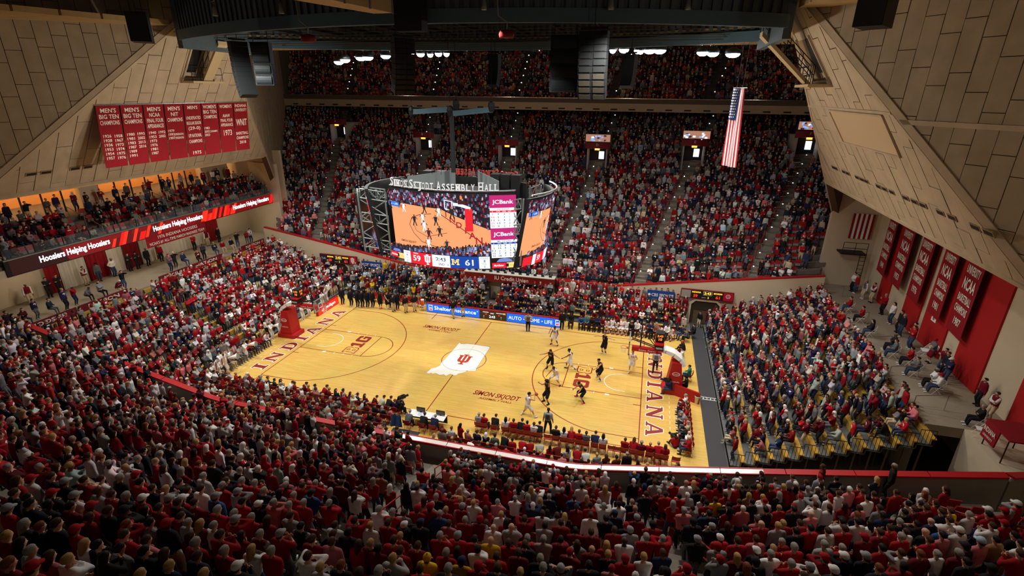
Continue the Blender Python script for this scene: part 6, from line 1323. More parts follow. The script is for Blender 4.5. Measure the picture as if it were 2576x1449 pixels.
for px, py, ps, top, lab in ((990, 783, 'clasped', 'k', 'coach in black top and khaki trousers bending at the far left corner'), (1021, 786, 'down', 'k', 'coach in black top and khaki trousers alone on the far sideline'), (1043, 783, 'hips', 'k', 'coach in black top standing beside the water cooler'), (1140, 798, 'walk', 'k', 'coach in black walking before the Shelter lettering'), (1164, 796, 'point', 'k', 'coach in black gesturing before the blue board, right of the walking coach'), (1413, 828, 'down', 'k', 'tall head coach in a black suit at the end of the blue board')):
    p = at(px, py, z=0)*A_([1, 1, 0]); person('coach', lab, 'coach', p, toward(p, BALL), ps, False, 'long', .014, top, 'k' if px == 1413 else 'h', 'short', 'k' if px != 1043 else 'b', None, 4 if px == 1413 else 1, 'k', None, 1.05, 'coaches')
# home bench
HBN = [(1430, 'k', 4, 0), (1457, 'b', 0, 0), (1472, (70, 110, 120), 1, 0), (1486, 'k', 4, 0), (1500, 'n', 4, 0), (1513, 'd', 0, 0), (1525, WT, 3, 1), (1537, WT, 4, 1), (1550, WT, 4, 1), (1562, WT, 0, 1), (1574, WT, 4, 1), (1588, 'k', 1, 0), (1600, 'w', 0, 0), (1617, WT, 4, 1), (1634, 'n', 0, 0), (1648, (150, 96, 90), 0, 0), (1662, WT, 1, 1), (1676, 'w', 4, 0), (1690, WT, 3, 1)]
def padded_chair(p, fc, lab, grp):
    g = thing('bench_chair', lab, 'chair', (0, 0, 0), grp); MB().box(-.25, -.28, .38, .25, .2, .47).build('seat', M_RED, g); b = MB().box(-.25, -.33, .5, .25, -.27, .92); b.build('backrest', M_RED, g)
    for x in (-.22, .22):
        for y in (-.26, .16): MB().tube((x, y, 0), (x, y, .4), .015, 5).build('leg', M_DARK, g)
    g.location = tuple(p); g.rotation_euler = (0, 0, math.atan2(-fc[0], fc[1])); return g
def copy_tree(o, par=None):
    c = o.copy(); COL.objects.link(c)
    if par is not None: c.parent = par
    for ch in o.children: copy_tree(ch, c)
    return c
proto = None
for i, (px, top, sk, pl) in enumerate(HBN):
    x = at(px, 836+(px-1430)*.075, z=.0)[0]; p = (x, 8.75-(.0 if px < 1600 else .05), 0)
    nth = ('first', 'second', 'third', 'fourth', 'fifth', 'sixth', 'seventh', 'eighth', 'ninth', 'tenth', 'eleventh', 'twelfth', 'thirteenth', 'fourteenth', 'fifteenth', 'sixteenth', 'seventeenth', 'eighteenth', 'nineteenth')[i]
    nm_ = 'bench_player' if pl else 'team_staff'; lab = ('seated home player in white on the far right bench, %s seat from the blue board' if pl else 'seated staff member on the far right bench, %s seat from the blue board') % nth
    person(nm_, lab, 'player' if pl else 'coach', p, toward(p, (9, -4)), ('sit', 'sitlean', 'sit', 'sitlean', 'sitcross')[i % 5], False, 'tank' if pl else 'long', .0 if pl else .014, top, WT if pl else 'k', 'short', 'k' if sk > 2 else 'b' if i % 3 else 'g', None, sk, 'd' if pl else 'k', None, 1.07, 'home bench')
    if proto is None: proto = padded_chair(p, (0, -1), 'red padded bench chair on the far right sideline, %s from the blue board' % nth, 'home bench chairs')
    else: c = copy_tree(proto); c.location = p; c['label'] = 'red padded bench chair on the far right sideline, %s from the blue board' % nth
for i in range(9):
    c = copy_tree(proto); c.location = (-13.3+i*.66, 9.0, 0); c['group'] = 'visiting bench chairs'; c['label'] = 'red padded bench chair on the far left sideline, %s from the corner' % ('first', 'second', 'third', 'fourth', 'fifth', 'sixth', 'seventh', 'eighth', 'ninth')[i]
wc = thing('water_cooler', 'orange water cooler on a white stand beside the visiting bench', 'cooler', (-7.5, 8.4, 0)); MB().lathe((-7.5, 8.4, .55), [(.16, 0), (.2, .05), (.2, .5), (.17, .55)], 12).build('tank', mat('cooler_orange', (226, 96, 40), .5), wc, True); MB().lathe((-7.5, 8.4, 1.1), [(.18, 0), (.18, .06), (.05, .1)], 12).build('lid', M_WHITEP, wc)
b = MB()
for x in (-.25, .25):
    for y in (-.2, .2): b.tube((-7.5+x, 8.4+y, 0), (-7.5+x, 8.4+y, 1.15), .018, 5)
b.box(-7.78, 8.18, .5, -7.22, 8.62, .54); b.build('stand', M_WHITEP, wc)

# ------------------------------------------------------------------ courtside seats nearest the camera
def folding_chair(lab, grp, col=M_RAIL):
    g = thing('folding_chair', lab, 'chair', (0, 0, 0), grp); MB().box(-.22, -.2, .43, .22, .2, .46).build('seat', col, g); b = MB(); n = 6
    for i in range(n): a, c = -.23+.46*i/n, -.23+.46*(i+1)/n; f_ = lambda x: -.24-.05*(1-(x/.23)**2); b.prism([(a, f_(a), .62), (c, f_(c), .62), (c, f_(c)-.02, .88), (a, f_(a)-.02, .88)], (0, .02, 0))
    b.build('backrest', col, g)
    for s in (-1, 1): MB().tube((s*.22, -.24, .9), (s*.22, .26, 0), .013, 5).build('leg', col, g); MB().tube((s*.2, .2, .44), (s*.2, -.26, 0), .013, 5).build('leg', col, g)
    return g
FR = [(1205, 1063, 'g', 'g', 0), (1218, 1066, 'r', 'b', 1), (1243, 1065, 'k', 'b', 0), (1272, 1072, 'w', 'k', 2), (1292, 1076, 'r', 'b', 0), (1309, 1080, 'k', 'b', 0), (1326, 1079, 'r', 'k', 0), (1343, 1083, 'w', 'b', 0), (1353, 1092, 'k', 'k', 0), (1398, 1094, 'k', 'b', 0), (1418, 1101, 'w', 'k', 2), (1436, 1105, 'r', 'y', 2), (1456, 1104, 'r', 'b', 0), (1474, 1107, 'f', 'b', 0), (1496, 1114, 'n', 'b', 0), (1516, 1120, 'w', 'k', 2), (1572, 1118, 'r', 'b', 0), (1593, 1122, 'r', 'b', 2), (1613, 1123, 'd', 'b', 3), (1635, 1128, 'r', 'B', 0), (1657, 1136, 'r', 'g', 0), (1673, 1135, 'r', 'b', 2)]
chair0 = folding_chair('x', 'courtside folding chairs'); first = True
def put_chair(p, fc, lab, grp='courtside folding chairs'):
    global first
    c = chair0 if first else copy_tree(chair0); first = False; c.location = (p[0], p[1], p[2] if len(p) > 2 else 0); c.rotation_euler = (0, 0, math.atan2(-fc[0], fc[1])); c['label'] = lab; c['group'] = grp; return c
def hname(hair, hc, cap): return ('%s %s' % (CN.get(cap[1], 'plain') if isinstance(cap[1], str) else 'plain', cap[0])) if cap else 'bald head' if not hair else ('long ' if hair == 'long' else '')+HN[hc]+' hair'
for i, (px, py, t_, h_, k) in enumerate(FR):
    p = at(px, py, y=-8.6); hr = None if h_ == 'B' else ('long' if k == 2 else 'short'); cp = ('cap', 'g') if k == 3 else None; hc = h_ if h_ in HC else 'b'
    lab = 'courtside spectator in %s with %s, %s seat right of the broadcast table' % (CN[t_], hname(hr, hc, cp), ORD[i])
    person('courtside_spectator', lab, 'person', (p[0], -8.6, 0), (RNG.uniform(-.15, .15), 1), ('sit', 'sitcross', 'sitlean')[i % 3], k == 2, 'long', .014, t_, 'jkf'[i % 3], hr, hc, cp, i % 4 if i != 4 else 0, 'k', None, 1.0, 'front row courtside spectators', False)
    put_chair((p[0], -8.62), (0, 1), 'red folding chair under the courtside spectator, %s right of the broadcast table' % ORD[i])
for i, px in enumerate((1378, 1538, 1552, 1700)): p = at(px, 1100+(px-1378)*.17, y=-8.6); put_chair((p[0], -8.62), (0, 1), 'empty red folding chair in the front courtside row, %s of four' % ORD[i], 'empty courtside chairs')
# broadcast table, camera operator
bt = thing('broadcast_table', 'white-topped broadcast table with papers and monitors at the near sideline', 'table', (.6, -9.3, 0)); MB().prism([(-.6, -8.55, .72), (2.0, -8.55, .72), (2.0, -9.25, .72), (-.6, -9.25, .72)][::-1], (0, 0, .04)).build('table_top', M_WHITEP, bt); MB().box(-.6, -8.57, .1, 2.0, -8.55, .72).build('table_skirt', M_BLACK, bt)
for j in range(5): MB().box(-.4+j*.5, -9.1, .765, -.1+j*.5, -8.8, .77).build('paper', mat('paper_blue' if j % 2 else 'paper_white', (190, 206, 226) if j % 2 else (236, 236, 236), .7), bt)
for x, lab in ((.2, 'left'), (1.6, 'right')): m_ = thing('monitor', 'small black monitor on the broadcast table, %s one' % lab, 'monitor', (x, -8.7, .76), 'broadcast monitors'); MB().box(x-.3, -8.74, .82, x+.3, -8.68, 1.12).build('monitor_case', M_BLACK, m_); MB().box(x-.05, -8.76, .76, x+.05, -8.66, .84).build('stand', M_BLACK, m_); MB().box(x-.27, -8.75, .85, x+.27, -8.745, 1.09).build('screen', mat('screen_brown', (90, 70, 56), .3), m_)
for x, t_, hc, lab in ((-.3, 'f', 'g', 'grey-haired commentator in charcoal at the left of the white broadcast table'), (.75, 'k', 'b', 'commentator in a black jacket at the middle of the broadcast table'), (1.5, 'n', 'g', 'commentator in a navy jacket at the right of the broadcast table')):
    person('commentator', lab, 'person', (x, -9.7, 0), (.1, 1), 'sitlean', False, 'long', .016, t_, 'k', 'short', hc, None, 0, 'k', None, 1, 'commentators', False); put_chair((x, -9.72), (0, 1), 'folding chair under the %s commentator' % ('left', 'middle', 'right')[[-.3, .75, 1.5].index(x)], 'commentator chairs')
def tv_camera(loc, fc, lab):
    g = thing('video_camera', lab, 'camera', (0, 0, 0)); MB().box(-.1, -.3, -.1, .1, .2, .12).build('camera_body', M_BLACK, g); MB().tube((0, .2, 0), (0, .42, 0), .07, 10, .085).build('lens', M_BLACK, g); MB().box(-.04, -.1, .12, .04, .1, .18).build('viewfinder', M_DARK, g); g.location = tuple(map(float, loc)); g.rotation_euler = (0, 0, math.atan2(-fc[0], fc[1])); return g
q = at(1003, 1010, y=-8.4); person('camera_operator', 'camera operator in black sitting left of the white broadcast table', 'person', (q[0], -8.5, 0), (.6, .8), 'camsit', False, 'long', .016, 'k', 'k', 'short', 'k', ('cap', 'k'), 0, 'k', None, 1.05, None, False); tv_camera((q[0]+.2, -8.2, 1.32), (.6, .8), 'black broadcast camera left of the white broadcast table'); put_chair((q[0], -8.55), (.6, .8), 'folding chair under the camera operator by the broadcast table', 'crew chairs')
mt = MB().box(-1.3, -12.6, .004, .6, -9.8, .012).build('floor_mat', M_BLKRUB, None, False, 'grey floor mat behind the broadcast table', None, 'mat')
jk = MB()
for i in range(8): a0, a1 = -.45+.9*i/8, -.45+.9*(i+1)/8; y = lambda a: -10.0-.06*math.sin(a*14); jk.quad((-1.0+a0, y(a0), .25), (-1.0+a1, y(a1), .25), (-1.0+a1*.7, y(a1)+.15, 1.05), (-1.0+a0*.7, y(a0)+.15, 1.05))
jk.build('draped_coat', mat('coat_blue', (40, 72, 116), .9), None, True, 'blue coat draped over a chair by the broadcast table', None, 'coat')
# right baseline row
RR_ = [('w', 'g', None), ('d', 'b', ('cap', 'r')), ('d', 'b', None), ('r', 'b', None), ('g', 'g', None), ('r', 'b', None), ('h', 'g', None), ('k', 'k', ('cap', 'k')), ('w', 'B', None), ('r', 'B', None)]
for i, (t_, h_, cp) in enumerate(RR_):
    y = -2.6-i*.53; hr = None if h_ == 'B' else 'short'; hc = h_ if h_ in HC else 'b'
    person('courtside_spectator', 'baseline spectator in %s with %s on the right end row, %s from the basket' % (CN[t_], hname(hr, hc, cp), ORD[i]), 'person', (17.25, y, 0), (-1, .1), ('sit', 'sitlean', 'sitcross')[i % 3], False, 'long', .014, t_, 'jkf'[i % 3], hr, hc, cp, i % 3, 'wk'[i % 2], None, 1, 'right baseline spectators'); put_chair((17.27, y), (-1, 0), 'red folding chair in the right baseline row, %s from the basket' % ORD[i], 'right baseline chairs')
for (px, py, ps, fc, t_, lab, cp) in ((1683, 985, 'camsit', (-1, .2), 'n', 'camera operator in navy on a stool beside the right stanchion', None), (1722, 978, 'sit', (-1, .1), 'k', 'crew member in black behind the right red board', ('cap', 'k')), (1730, 950, 'sit', (-1, .2), 'q', 'person in green on a white chair behind the right basket', None), (1712, 905, 'sit', (-1, 0), 'w', 'person in white kneeling behind the right stanchion', None), (1716, 888, 'floor', (-1, -.2), 'r', 'person in red sitting on the floor behind the right stanchion', ('cap', 'k')), (1720, 872, 'floor', (-1, -.3), 'k', 'photographer in black with orange beanie behind the right basket', ('beanie', 'o')), (1728, 852, 'sitlean', (-1, -.3), 'f', 'photographer in charcoal crouching near the right bench corner', None), (1742, 842, 'sit', (-1, -.4), 'k', 'statistician in black suit at the far right corner', None), (1714, 845, 'sit', (-.8, -.5), 'n', 'team assistant in navy at the far end of the home bench', None), (1700, 1118, 'floor', (-.6, .8), 'r', 'photographer in red kneeling at the near right corner', None)):
    p = at(px, py+8, z=0)*A_([1, 1, 0]); b = person('courtside_crew', lab, 'person', p, fc, ps, False, 'long', .014, t_, 'j' if t_ in 'nq' else 'k', 'short', 'k', cp, px % 3, 'k', None, 1.0, 'crew behind the right basket')
    if 'cam' in ps or px == 1700: tv_camera(p+A_([fc[0]*.32, fc[1]*.32, 1.16 if ps == 'camsit' else .62]), fc, 'black video camera held by the operator '+('beside the right stanchion' if px < 1700 else 'at the near right corner'))
    if ps == 'sit' and px == 1730: c = copy_tree(chair0); c.location = (p[0]+.03, p[1], 0); c.rotation_euler = (0, 0, math.atan2(1, .2)); c['label'] = 'white folding chair under the person in green'; c['group'] = 'crew chairs'
bk = thing('waste_bin', 'white waste bin at the edge of the grey runway', 'bin', (18.2, -1.3, 0)); MB().lathe((18.2, -1.3, 0), [(.17, 0), (.21, .55), (.23, .56), (.23, .6)], 12).build('bin_body', M_WHITEP, bk, True); MB().lathe((18.2, -1.3, .6), [(.2, 0), (.2, .01)], 12).build('bin_liner', M_DARK, bk)
ld = MB(); [ld.beam((18.6, y, .03), (20.2, y+.02, .03), .05, .03) for y in (-.72, -.42)]; [ld.beam((18.7+k*.25, -.72, .03), (18.7+k*.25, -.42, .03), .04, .03) for k in range(6)]; ld.build('floor_ladder', M_WHITEP, None, False, 'white ladder frame lying across the grey runway', None, 'ladder')

# ------------------------------------------------------------------ cheerleaders, walkway people
def megaphone(p, d, lab):
    g = thing('megaphone', lab, 'megaphone', p, 'white megaphones'); d = A_(d, float)/np.linalg.norm(d); MB().tube(p, A_(p)+d*.75, .05, 12, .2).build('cone', M_WHITEP, g, True); MB().tube(A_(p)+d*.75, A_(p)+d*.78, .2, 12, .21).build('bell_rim', M_STEEL, g)
CH = [(680, 838, 'raise', 0, 'c'), (696, 815, 'raise', 1, 's'), (728, 800, 'clap', 1, 's'), (660, 850, 'clap', 0, 'm'), (742, 790, 'raise', 0, 'm'), (775, 768, 'clap', 1, None), (790, 762, 'raise', 0, None), (620, 905, 'clap', 0, 'm'), (572, 940, 'raise', 0, 'm'), (555, 955, 'clap', 1, 's'), (540, 965, 'clap', 1, 's'), (530, 930, 'clap', 0, 'm')]
for i, (px, py, ps, fem, prop) in enumerate(CH):
    p = at(px, py, z=0)*A_([1, 1, 0]); p[0] = max(p[0], -17.6); fc = toward(p, (0, 0)); h = A_([fc[0], fc[1], 0])
    person('cheerleader', 'cheerleader in white at the left baseline, %s from the far end%s' % (ORD[11-i], {'m': ' with megaphone', 's': ' with a trident sign', 'c': ' with raised megaphone'}.get(prop, '')), 'person', p, fc, ps, bool(fem), 'long', .008, 'w', 'w', 'pony' if fem else 'short', ('y', 'b', 'k')[i % 3], None, i % 3, 'w', None, .98, 'cheerleaders on the left baseline')
    if prop in ('m', 'c'): megaphone(p+h*.28+A_([0, 0, 1.35 if prop == 'm' else 1.85]), h+A_([0, 0, .2 if prop == 'm' else .9]), 'white megaphone held by the cheerleader, %s from the far end' % ORD[11-i])
    if prop == 's':
        z = 1.5 if ps == 'clap' else 2.1; c = p+h*.36+A_([0, 0, z]); r_ = A_([-fc[1], fc[0], 0]); g = thing('trident_sign', 'white sign card with crimson trident held at the left baseline, %s from the far end' % ORD[11-i], 'sign', c-A_([0, 0, .35]), 'trident signs'); MB().obox(c, r_*.3, h*.01, (0, 0, .36)).build('card', M_WHITEP, g); t = MB(); trident(t, c+h*.02-A_([0, 0, .02]), r_, (0, 0, 1), .42); t.build('trident_mark', M_REDD, g)
WK = [(-34.3, -5.9, 'crossed', 'k', 'security guard in black with folded arms beside the narrow red curtain'), (-34.3, -6.7, 'crossed', 'k', 'security guard in black leaning by the left doorway'), (-34.2, -8.2, 'down', 'd', 'usher in maroon vest at the far left of the left walkway'), (-34.3, -3.7, 'chin', 'd', 'usher in maroon vest with hand at chin before the white curtain'), (-34.2, -2.6, 'down', 'f', 'man in a charcoal jacket and cap before the red curtain'), (-34.2, -1.2, 'hips', 'w', 'man in a white shirt before the widest red curtain'), (-34.2, .4, 'crossed', 'k', 'officer in black between the white and red curtains'), (-34.1, 1.1, 'crossed', 'k', 'officer in black with cap before the second red curtain'), (-34.1, 2.2, 'down', 'k', 'guard in black at the edge of the red curtain'), (-34.0, 3.6, 'down', 'r', 'woman in red under the 1976 banner'), (-33.9, 7.6, 'crossed', 'r', 'person in red right of the 1976 banner'), (-33.9, 9.4, 'down', 'd', 'usher in maroon vest at the far end of the left walkway'), (-33.9, 11.0, 'down', 'k', 'man in black at the white wall far along the left walkway')]
for i, (x, y, ps, t_, lab) in enumerate(WK):
    v = 'vest' in lab; person('walkway_person', lab, 'person', (x, y, 4.2), (1, RNG.uniform(-.3, .1)), ps, 'woman' in lab, 'vest' if v else 'long', .012, t_, 'h' if v else 'j' if t_ in 'wf' else 'k', 'short', 'bkg'[i % 3], ('cap', 'k') if 'cap' in lab else None, (0, 1, 4)[i % 3], 'k', 'w' if v else None, 1.02, 'people along the left walkway')
KR = [(32.6, 11.9, 'crossed', 'd', 'usher in maroon vest below the 1940 banner'), (32.2, 12.6, 'down', 'f', 'woman in a charcoal jacket beside the maroon-vested usher'), (31.9, 14.4, 'crossed', 'w', 'man in white at the foot of the camera ladder'), (32.0, 13.9, 'down', 'r', 'person in red and white at the camera ladder'), (32.5, 9.3, 'phone', 'r', 'man in red jacket below the 1953 banner'), (32.4, 7.4, 'clasped', 'w', 'woman in black and white holding a red coat'), (32.3, 5.8, 'pockets', 'k', 'person in black below the 1976 banner'), (32.2, 5.1, 'down', 'k', 'woman in long black coat below the 1976 banner'), (32.3, 3.6, 'crossed', 'r', 'man in red blazer near the stacked chairs'), (32.0, 3.0, 'crossed', 'r', 'man in red pullover and jeans near the stacked chairs'), (32.4, 1.1, 'crossed', 'f', 'man in grey with red cap and plaid shorts'), (32.4, -.3, 'phone', 'd', 'person in maroon beneath the 1987 banner'), (32.3, -.8, 'pockets', 'k', 'person in black beneath the 1987 banner'), (32.1, -1.6, 'crossed', 'n', 'man in navy sweater with white cap at the wide red column'), (32.7, -3.9, 'down', 'd', 'person in maroon leaning on the wall holding a grey coat'), (32.5, -5.4, 'crossed', 'd', 'usher in maroon vest with folded arms near the press table'), (32.6, -8.9, 'down', 'r', 'man in red blazer behind the red press table'), (32.7, -10.2, 'clasped', 'd', 'person in a maroon jersey behind the red press table')]
for i, (x, y, ps, t_, lab) in enumerate(KR):
    v = 'usher' in lab; sh_ = 'shorts' in lab; cp = ('cap', 'r') if 'red cap' in lab else ('cap', 'w') if 'white cap' in lab else None
    person('walkway_person', lab, 'person', (x, y, 4.2), (-1, RNG.uniform(-.35, .0)), ps, 'woman' in lab, 'vest' if v else 'shorts' if sh_ else 'long', .013, t_, 'h' if v else 'd' if sh_ else 'j' if i % 2 else 'k', 'long' if 'woman' in lab else 'short', 'bgk'[i % 3], cp, (0, 1, 2)[i % 3], 'w' if i % 2 else 'k', 'w' if v else None, 1.02, 'people along the right walkway')
for i, (x, y, t_, h_, lab) in enumerate(((30.0, 9.0, 'r', 'b', 'seated man in red on the right walkway, farthest folding chair'), (30.2, 7.0, 'r', 'k', 'seated man in red jacket on the right walkway below the 1953 banner'), (30.0, 4.4, 'k', 'k', 'seated woman in black on the right walkway'), (30.6, 2.2, 'k', 'B', 'bald seated man in black on the right walkway'), (30.3, 1.2, 'f', 'b', 'seated person in charcoal on the right walkway'), (30.8, .2, 'r', 'k', 'seated man in red jacket on the right walkway, jacket on chair'), (30.6, -1.2, 'f', 'b', 'seated man in grey on the right walkway facing court'), (31.0, -2.5, 'w', 'g', 'white-haired seated man in white on the right walkway'), (31.0, -3.1, 'w', 'b', 'seated man in white with red cap on the right walkway'), (31.5, -6.3, 'k', 'g', 'grey-haired seated man in black beside the empty white chair'))):
    person('seated_guest', lab, 'person', (x, y, 4.2), (-1, .25), ('sit', 'sitcross')[i % 2], 'woman' in lab, 'long', .014, t_, 'jk'[i % 2], None if h_ == 'B' else 'long' if 'woman' in lab else 'short', h_ if h_ in HC else 'b', ('cap', 'r') if 'red cap' in lab else None, (0, 1, 2, 4)[i % 4], 'w', None, 1, 'seated guests on the right walkway')
    c = copy_tree(chair0); c.location = (x+.03, y, 4.2); c.rotation_euler = (0, 0, math.atan2(1, .25)); c['label'] = 'white folding chair under a seated guest on the right walkway, %s from the pier' % ORD[i]; c['group'] = 'white walkway chairs'
    for ch in c.children: ch.data = ch.data.copy(); ch.data.materials[0] = M_WHITEP
c = copy_tree(c); c.location = (31.2, -7.2, 4.2); c['label'] = 'empty white folding chair near the red press table'
for k in range(5): c2 = copy_tree(c); c2.location = (32.85-.09*k, 2.2, 4.2); c2.rotation_euler = (.0, -.15, PI/2); c2['label'] = 'white folding chair in the stack leaning on the right wall, %s from the wall' % ORD[k]; c2['group'] = 'stacked white chairs'
for y in (12.6, 6.8, 2.6, -1.6, -5.0):
    g = MB().path([(29.1, y, 4.2), (29.1, y, 4.9), (30.6, y, 5.2), (30.6, y, 4.2)], .025, 6); g.build('hand_rail', M_CHROME, None, False, 'short chrome hand rail on the right walkway edge, %s from the far pier' % ORD[[12.6, 6.8, 2.6, -1.6, -5.0].index(y)], None, 'railing', 'chrome walkway rails')
# ================================================================== spectators
NEARP = '''0|150,40,r,bL;255,60,w,CR;365,130,k,CR;505,45,k,CG;440,30,k,b;75,140,k,b;620,20,r,b;825,30,w,b;965,15,k,g;1105,10,r,CR;1175,75,r,k;1265,100,k,b;1360,110,w,y;1415,200,r,CG;70,285,r,CG;255,195,g,k;340,260,k,k;440,265,k,k;650,190,w,CG;580,280,d,k;745,250,r,CR;805,130,g,b;925,160,r,b;990,165,k,g;845,300,k,b;990,305,k,CK;1170,185,r,CW;1245,290,k,kL;1330,280,r,b;695,335,r,b;165,400,k,gL;260,400,k,a;400,410,k,b;590,450,r,CR;610,540,w,yL;1010,410,r,a;1140,370,g,k;1330,410,k,CR;1105,520,r,b;1235,545,p,b;155,570,k,kL;235,640,g,g;405,680,p,bL;565,720,w,y;860,600,k,k;1005,630,g,k;1145,640,k,k;1310,620,k,bL;1295,710,n,y;50,760,d,a;245,790,r,CR;750,620,k,kL;1130,800,k,y
430|65,60,k,k;160,120,k,b;255,15,w,g;340,75,r,g;255,130,w,b;360,180,b,CG;490,60,k,b;565,40,r,g;665,60,r,g;730,115,k,g;585,145,g,CG;560,215,r,k;725,235,k,CW;810,230,p,g;885,130,g,kL;985,105,r,g;1035,175,r,g;1045,75,r,b;1055,225,r,g;940,250,r,g;1165,150,b,CK;1280,105,k,gL;1300,230,r,g;1185,50,r,g;1105,0,p,b;85,240,k,b;235,240,r,b;50,320,r,b;340,290,r,g;440,300,r,g;650,340,r,g;505,360,r,CG;790,370,r,bL;885,475,r,CG;1015,400,k,k;1015,340,g,b;105,375,g,g;235,395,d,yL;320,400,w,g;630,450,d,g;510,460,r,kL;270,530,d,bL;400,520,r,b;570,570,w,yL;725,590,r,g;220,610,r,g;385,650,r,g;105,650,n,b;515,740,k,CW;1345,400,w,b;1175,540,r,b;1300,545,p,b;1185,690,w,b;1340,780,w,y;1420,730,k,a;180,800,k,y;1420,500,k,b;20,185,r,CW
860|95,145,w,bL;150,120,r,b;250,30,r,g;320,5,t,k;390,85,r,CW;540,90,n,k;640,110,w,b;785,35,g,k;765,90,r,k;715,190,p,bL;805,185,k,g;845,160,r,b;905,20,r,yL;970,135,t,B;990,90,w,CW;1095,45,r,CN;1085,160,p,g;1200,90,r,y;1195,175,r,CR;1275,80,k,k;1315,90,r,b;1385,40,r,gL;955,195,r,y;985,250,r,CG;1055,215,w,y;1165,260,r,bL;1275,215,p,CG;860,270,r,y;765,285,r,CR;685,305,r,CR;800,315,b,g;845,380,p,b;970,345,r,g;1065,345,d,CR;1315,310,w,y;1190,370,w,bL;1235,420,w,B;1400,430,g,B;310,285,w,g;415,325,r,g;565,320,g,b;505,400,k,CW;630,410,k,CN;350,390,r,b;280,415,w,y;395,465,r,y;140,395,r,b;25,480,k,k;170,555,r,bL;440,560,r,b;545,555,d,b;320,620,d,k;470,640,r,b;325,575,d,y;805,500,r,g;955,520,r,CG;1100,520,r,k;1245,555,y,B;1120,620,w,k;950,620,r,kL;770,620,r,g;700,670,y,CY;890,680,y,CN;1275,670,r,b;1120,765,r,CR;1425,560,r,b;30,740,k,bL;190,790,k,g;1270,790,k,b;875,795,k,g;1360,380,r,kL
1290|35,90,w,k;150,120,g,yL;235,120,w,CR;270,110,k,b;345,75,g,k;300,175,n,CG;165,245,n,CW;225,220,k,yL;105,185,r,g;35,180,w,g;455,95,r,k;440,30,p,b;560,25,g,g;575,95,w,k;665,20,t,B;665,80,r,g;535,185,b,b;620,175,r,B;560,265,d,b;610,245,r,k;680,215,r,CG;765,110,c,yL;860,55,r,b;755,250,w,g;880,240,w,k;890,180,k,aL;845,315,n,CN;990,205,k,B;1015,270,d,B;1030,350,d,CG;1160,415,r,CK;1065,20,k,CW;1095,95,r,CN;1105,165,k,b;1135,10,g,b;1215,130,d,g;1305,45,g,g;1365,60,r,k;1420,40,w,B;1265,165,r,b;1330,235,r,CG;1380,170,r,CK;1420,300,p,g;245,310,w,b;365,330,w,b;430,320,k,yL;645,345,w,b;770,365,k,k;95,375,r,b;270,430,g,k;420,405,r,b;525,450,r,k;610,470,d,b;885,460,r,b;1030,460,g,CG;1065,520,r,g;1185,505,r,g;920,545,w,B;785,580,r,yL;530,545,g,bL;380,525,d,k;125,530,r,g;265,545,c,g;45,635,d,b;660,600,d,B;860,660,k,y;965,700,r,CR;1095,680,w,y;1245,645,n,b;1130,750,w,kL;225,700,k,g;630,760,k,k;395,790,k,CG;60,780,k,y;250,780,k,g;1280,790,w,CK;20,570,k,b
1720|290,30,r,CK;390,45,w,b;500,75,r,y;590,55,k,k;640,40,r,y;625,90,k,k;675,90,k,b;550,150,t,yL;790,20,r,y;890,10,r,k;745,100,d,CR;775,150,k,g;995,20,g,CG;905,70,r,k;1060,120,n,b;1145,135,k,b;985,80,p,k;1220,175,w,CR;1300,95,p,CW;1420,60,r,b;1265,145,w,b;35,155,g,CW;60,110,k,b;245,95,r,b;350,150,r,b;245,195,w,b;275,190,y,b;155,230,r,k;115,260,g,b;370,235,k,k;450,205,d,b;500,260,p,CW;215,320,n,k;255,415,k,CG;80,400,k,CK;375,390,k,bL;380,300,r,k;590,220,k,k;660,165,w,y;670,215,w,CR;770,250,r,B;875,245,r,CR;685,290,k,k;970,280,k,k;1015,320,p,B;1080,190,g,CW;990,180,g,CR;1110,255,w,b;1235,250,w,b;1345,245,r,b;1330,350,k,CK;1430,250,p,b;665,420,r,B;615,380,p,b;505,440,r,k;770,430,g,y;870,395,r,y;930,395,r,b;1070,445,r,k;1175,460,w,b;1320,455,r,b;1430,385,w,k;310,510,r,CW;120,535,k,CG;285,600,g,CR;365,690,g,CR;480,560,r,b;605,540,p,b;605,620,k,CW;745,575,r,y;430,660,d,yL;910,610,r,g;760,660,w,g;985,480,k,k;1185,590,g,g;1310,590,r,g;1330,680,k,CW;1190,690,r,CR;705,735,k,CK;850,735,r,g;990,740,w,CG;530,765,k,aL;1200,800,k,CW;30,790,r,CR
2136|165,190,w,k;295,190,r,k;430,140,r,b;555,155,g,k;600,125,w,a;695,200,r,b;615,210,k,CK;540,235,w,k;635,265,d,b;735,265,d,b;510,295,k,k;265,265,g,b;75,320,k,a;85,390,w,k;185,375,w,kL;345,335,n,k;450,365,k,g;640,350,n,B;600,385,k,k;360,440,r,b;480,450,w,b;550,465,k,B;205,470,d,b;185,520,d,CR;440,520,r,g;825,360,w,b;785,300,k,b;865,270,y,b;935,300,w,g;1045,315,r,k;790,450,b,CW;835,500,p,k;905,455,w,CW;735,540,r,b;750,640,w,g;830,640,d,g;610,660,d,a;480,650,w,b;330,620,r,k;150,690,k,CG;1000,720,k,k;1020,585,k,CK;1095,550,p,CB;1170,520,t,k;1220,420,w,b;1300,370,r,CR;1325,270,r,CR;1205,270,r,CW;1375,220,r,CW;1375,570,w,k;1430,660,r,b;1190,770,k,CK;260,780,k,a;1390,490,k,k'''

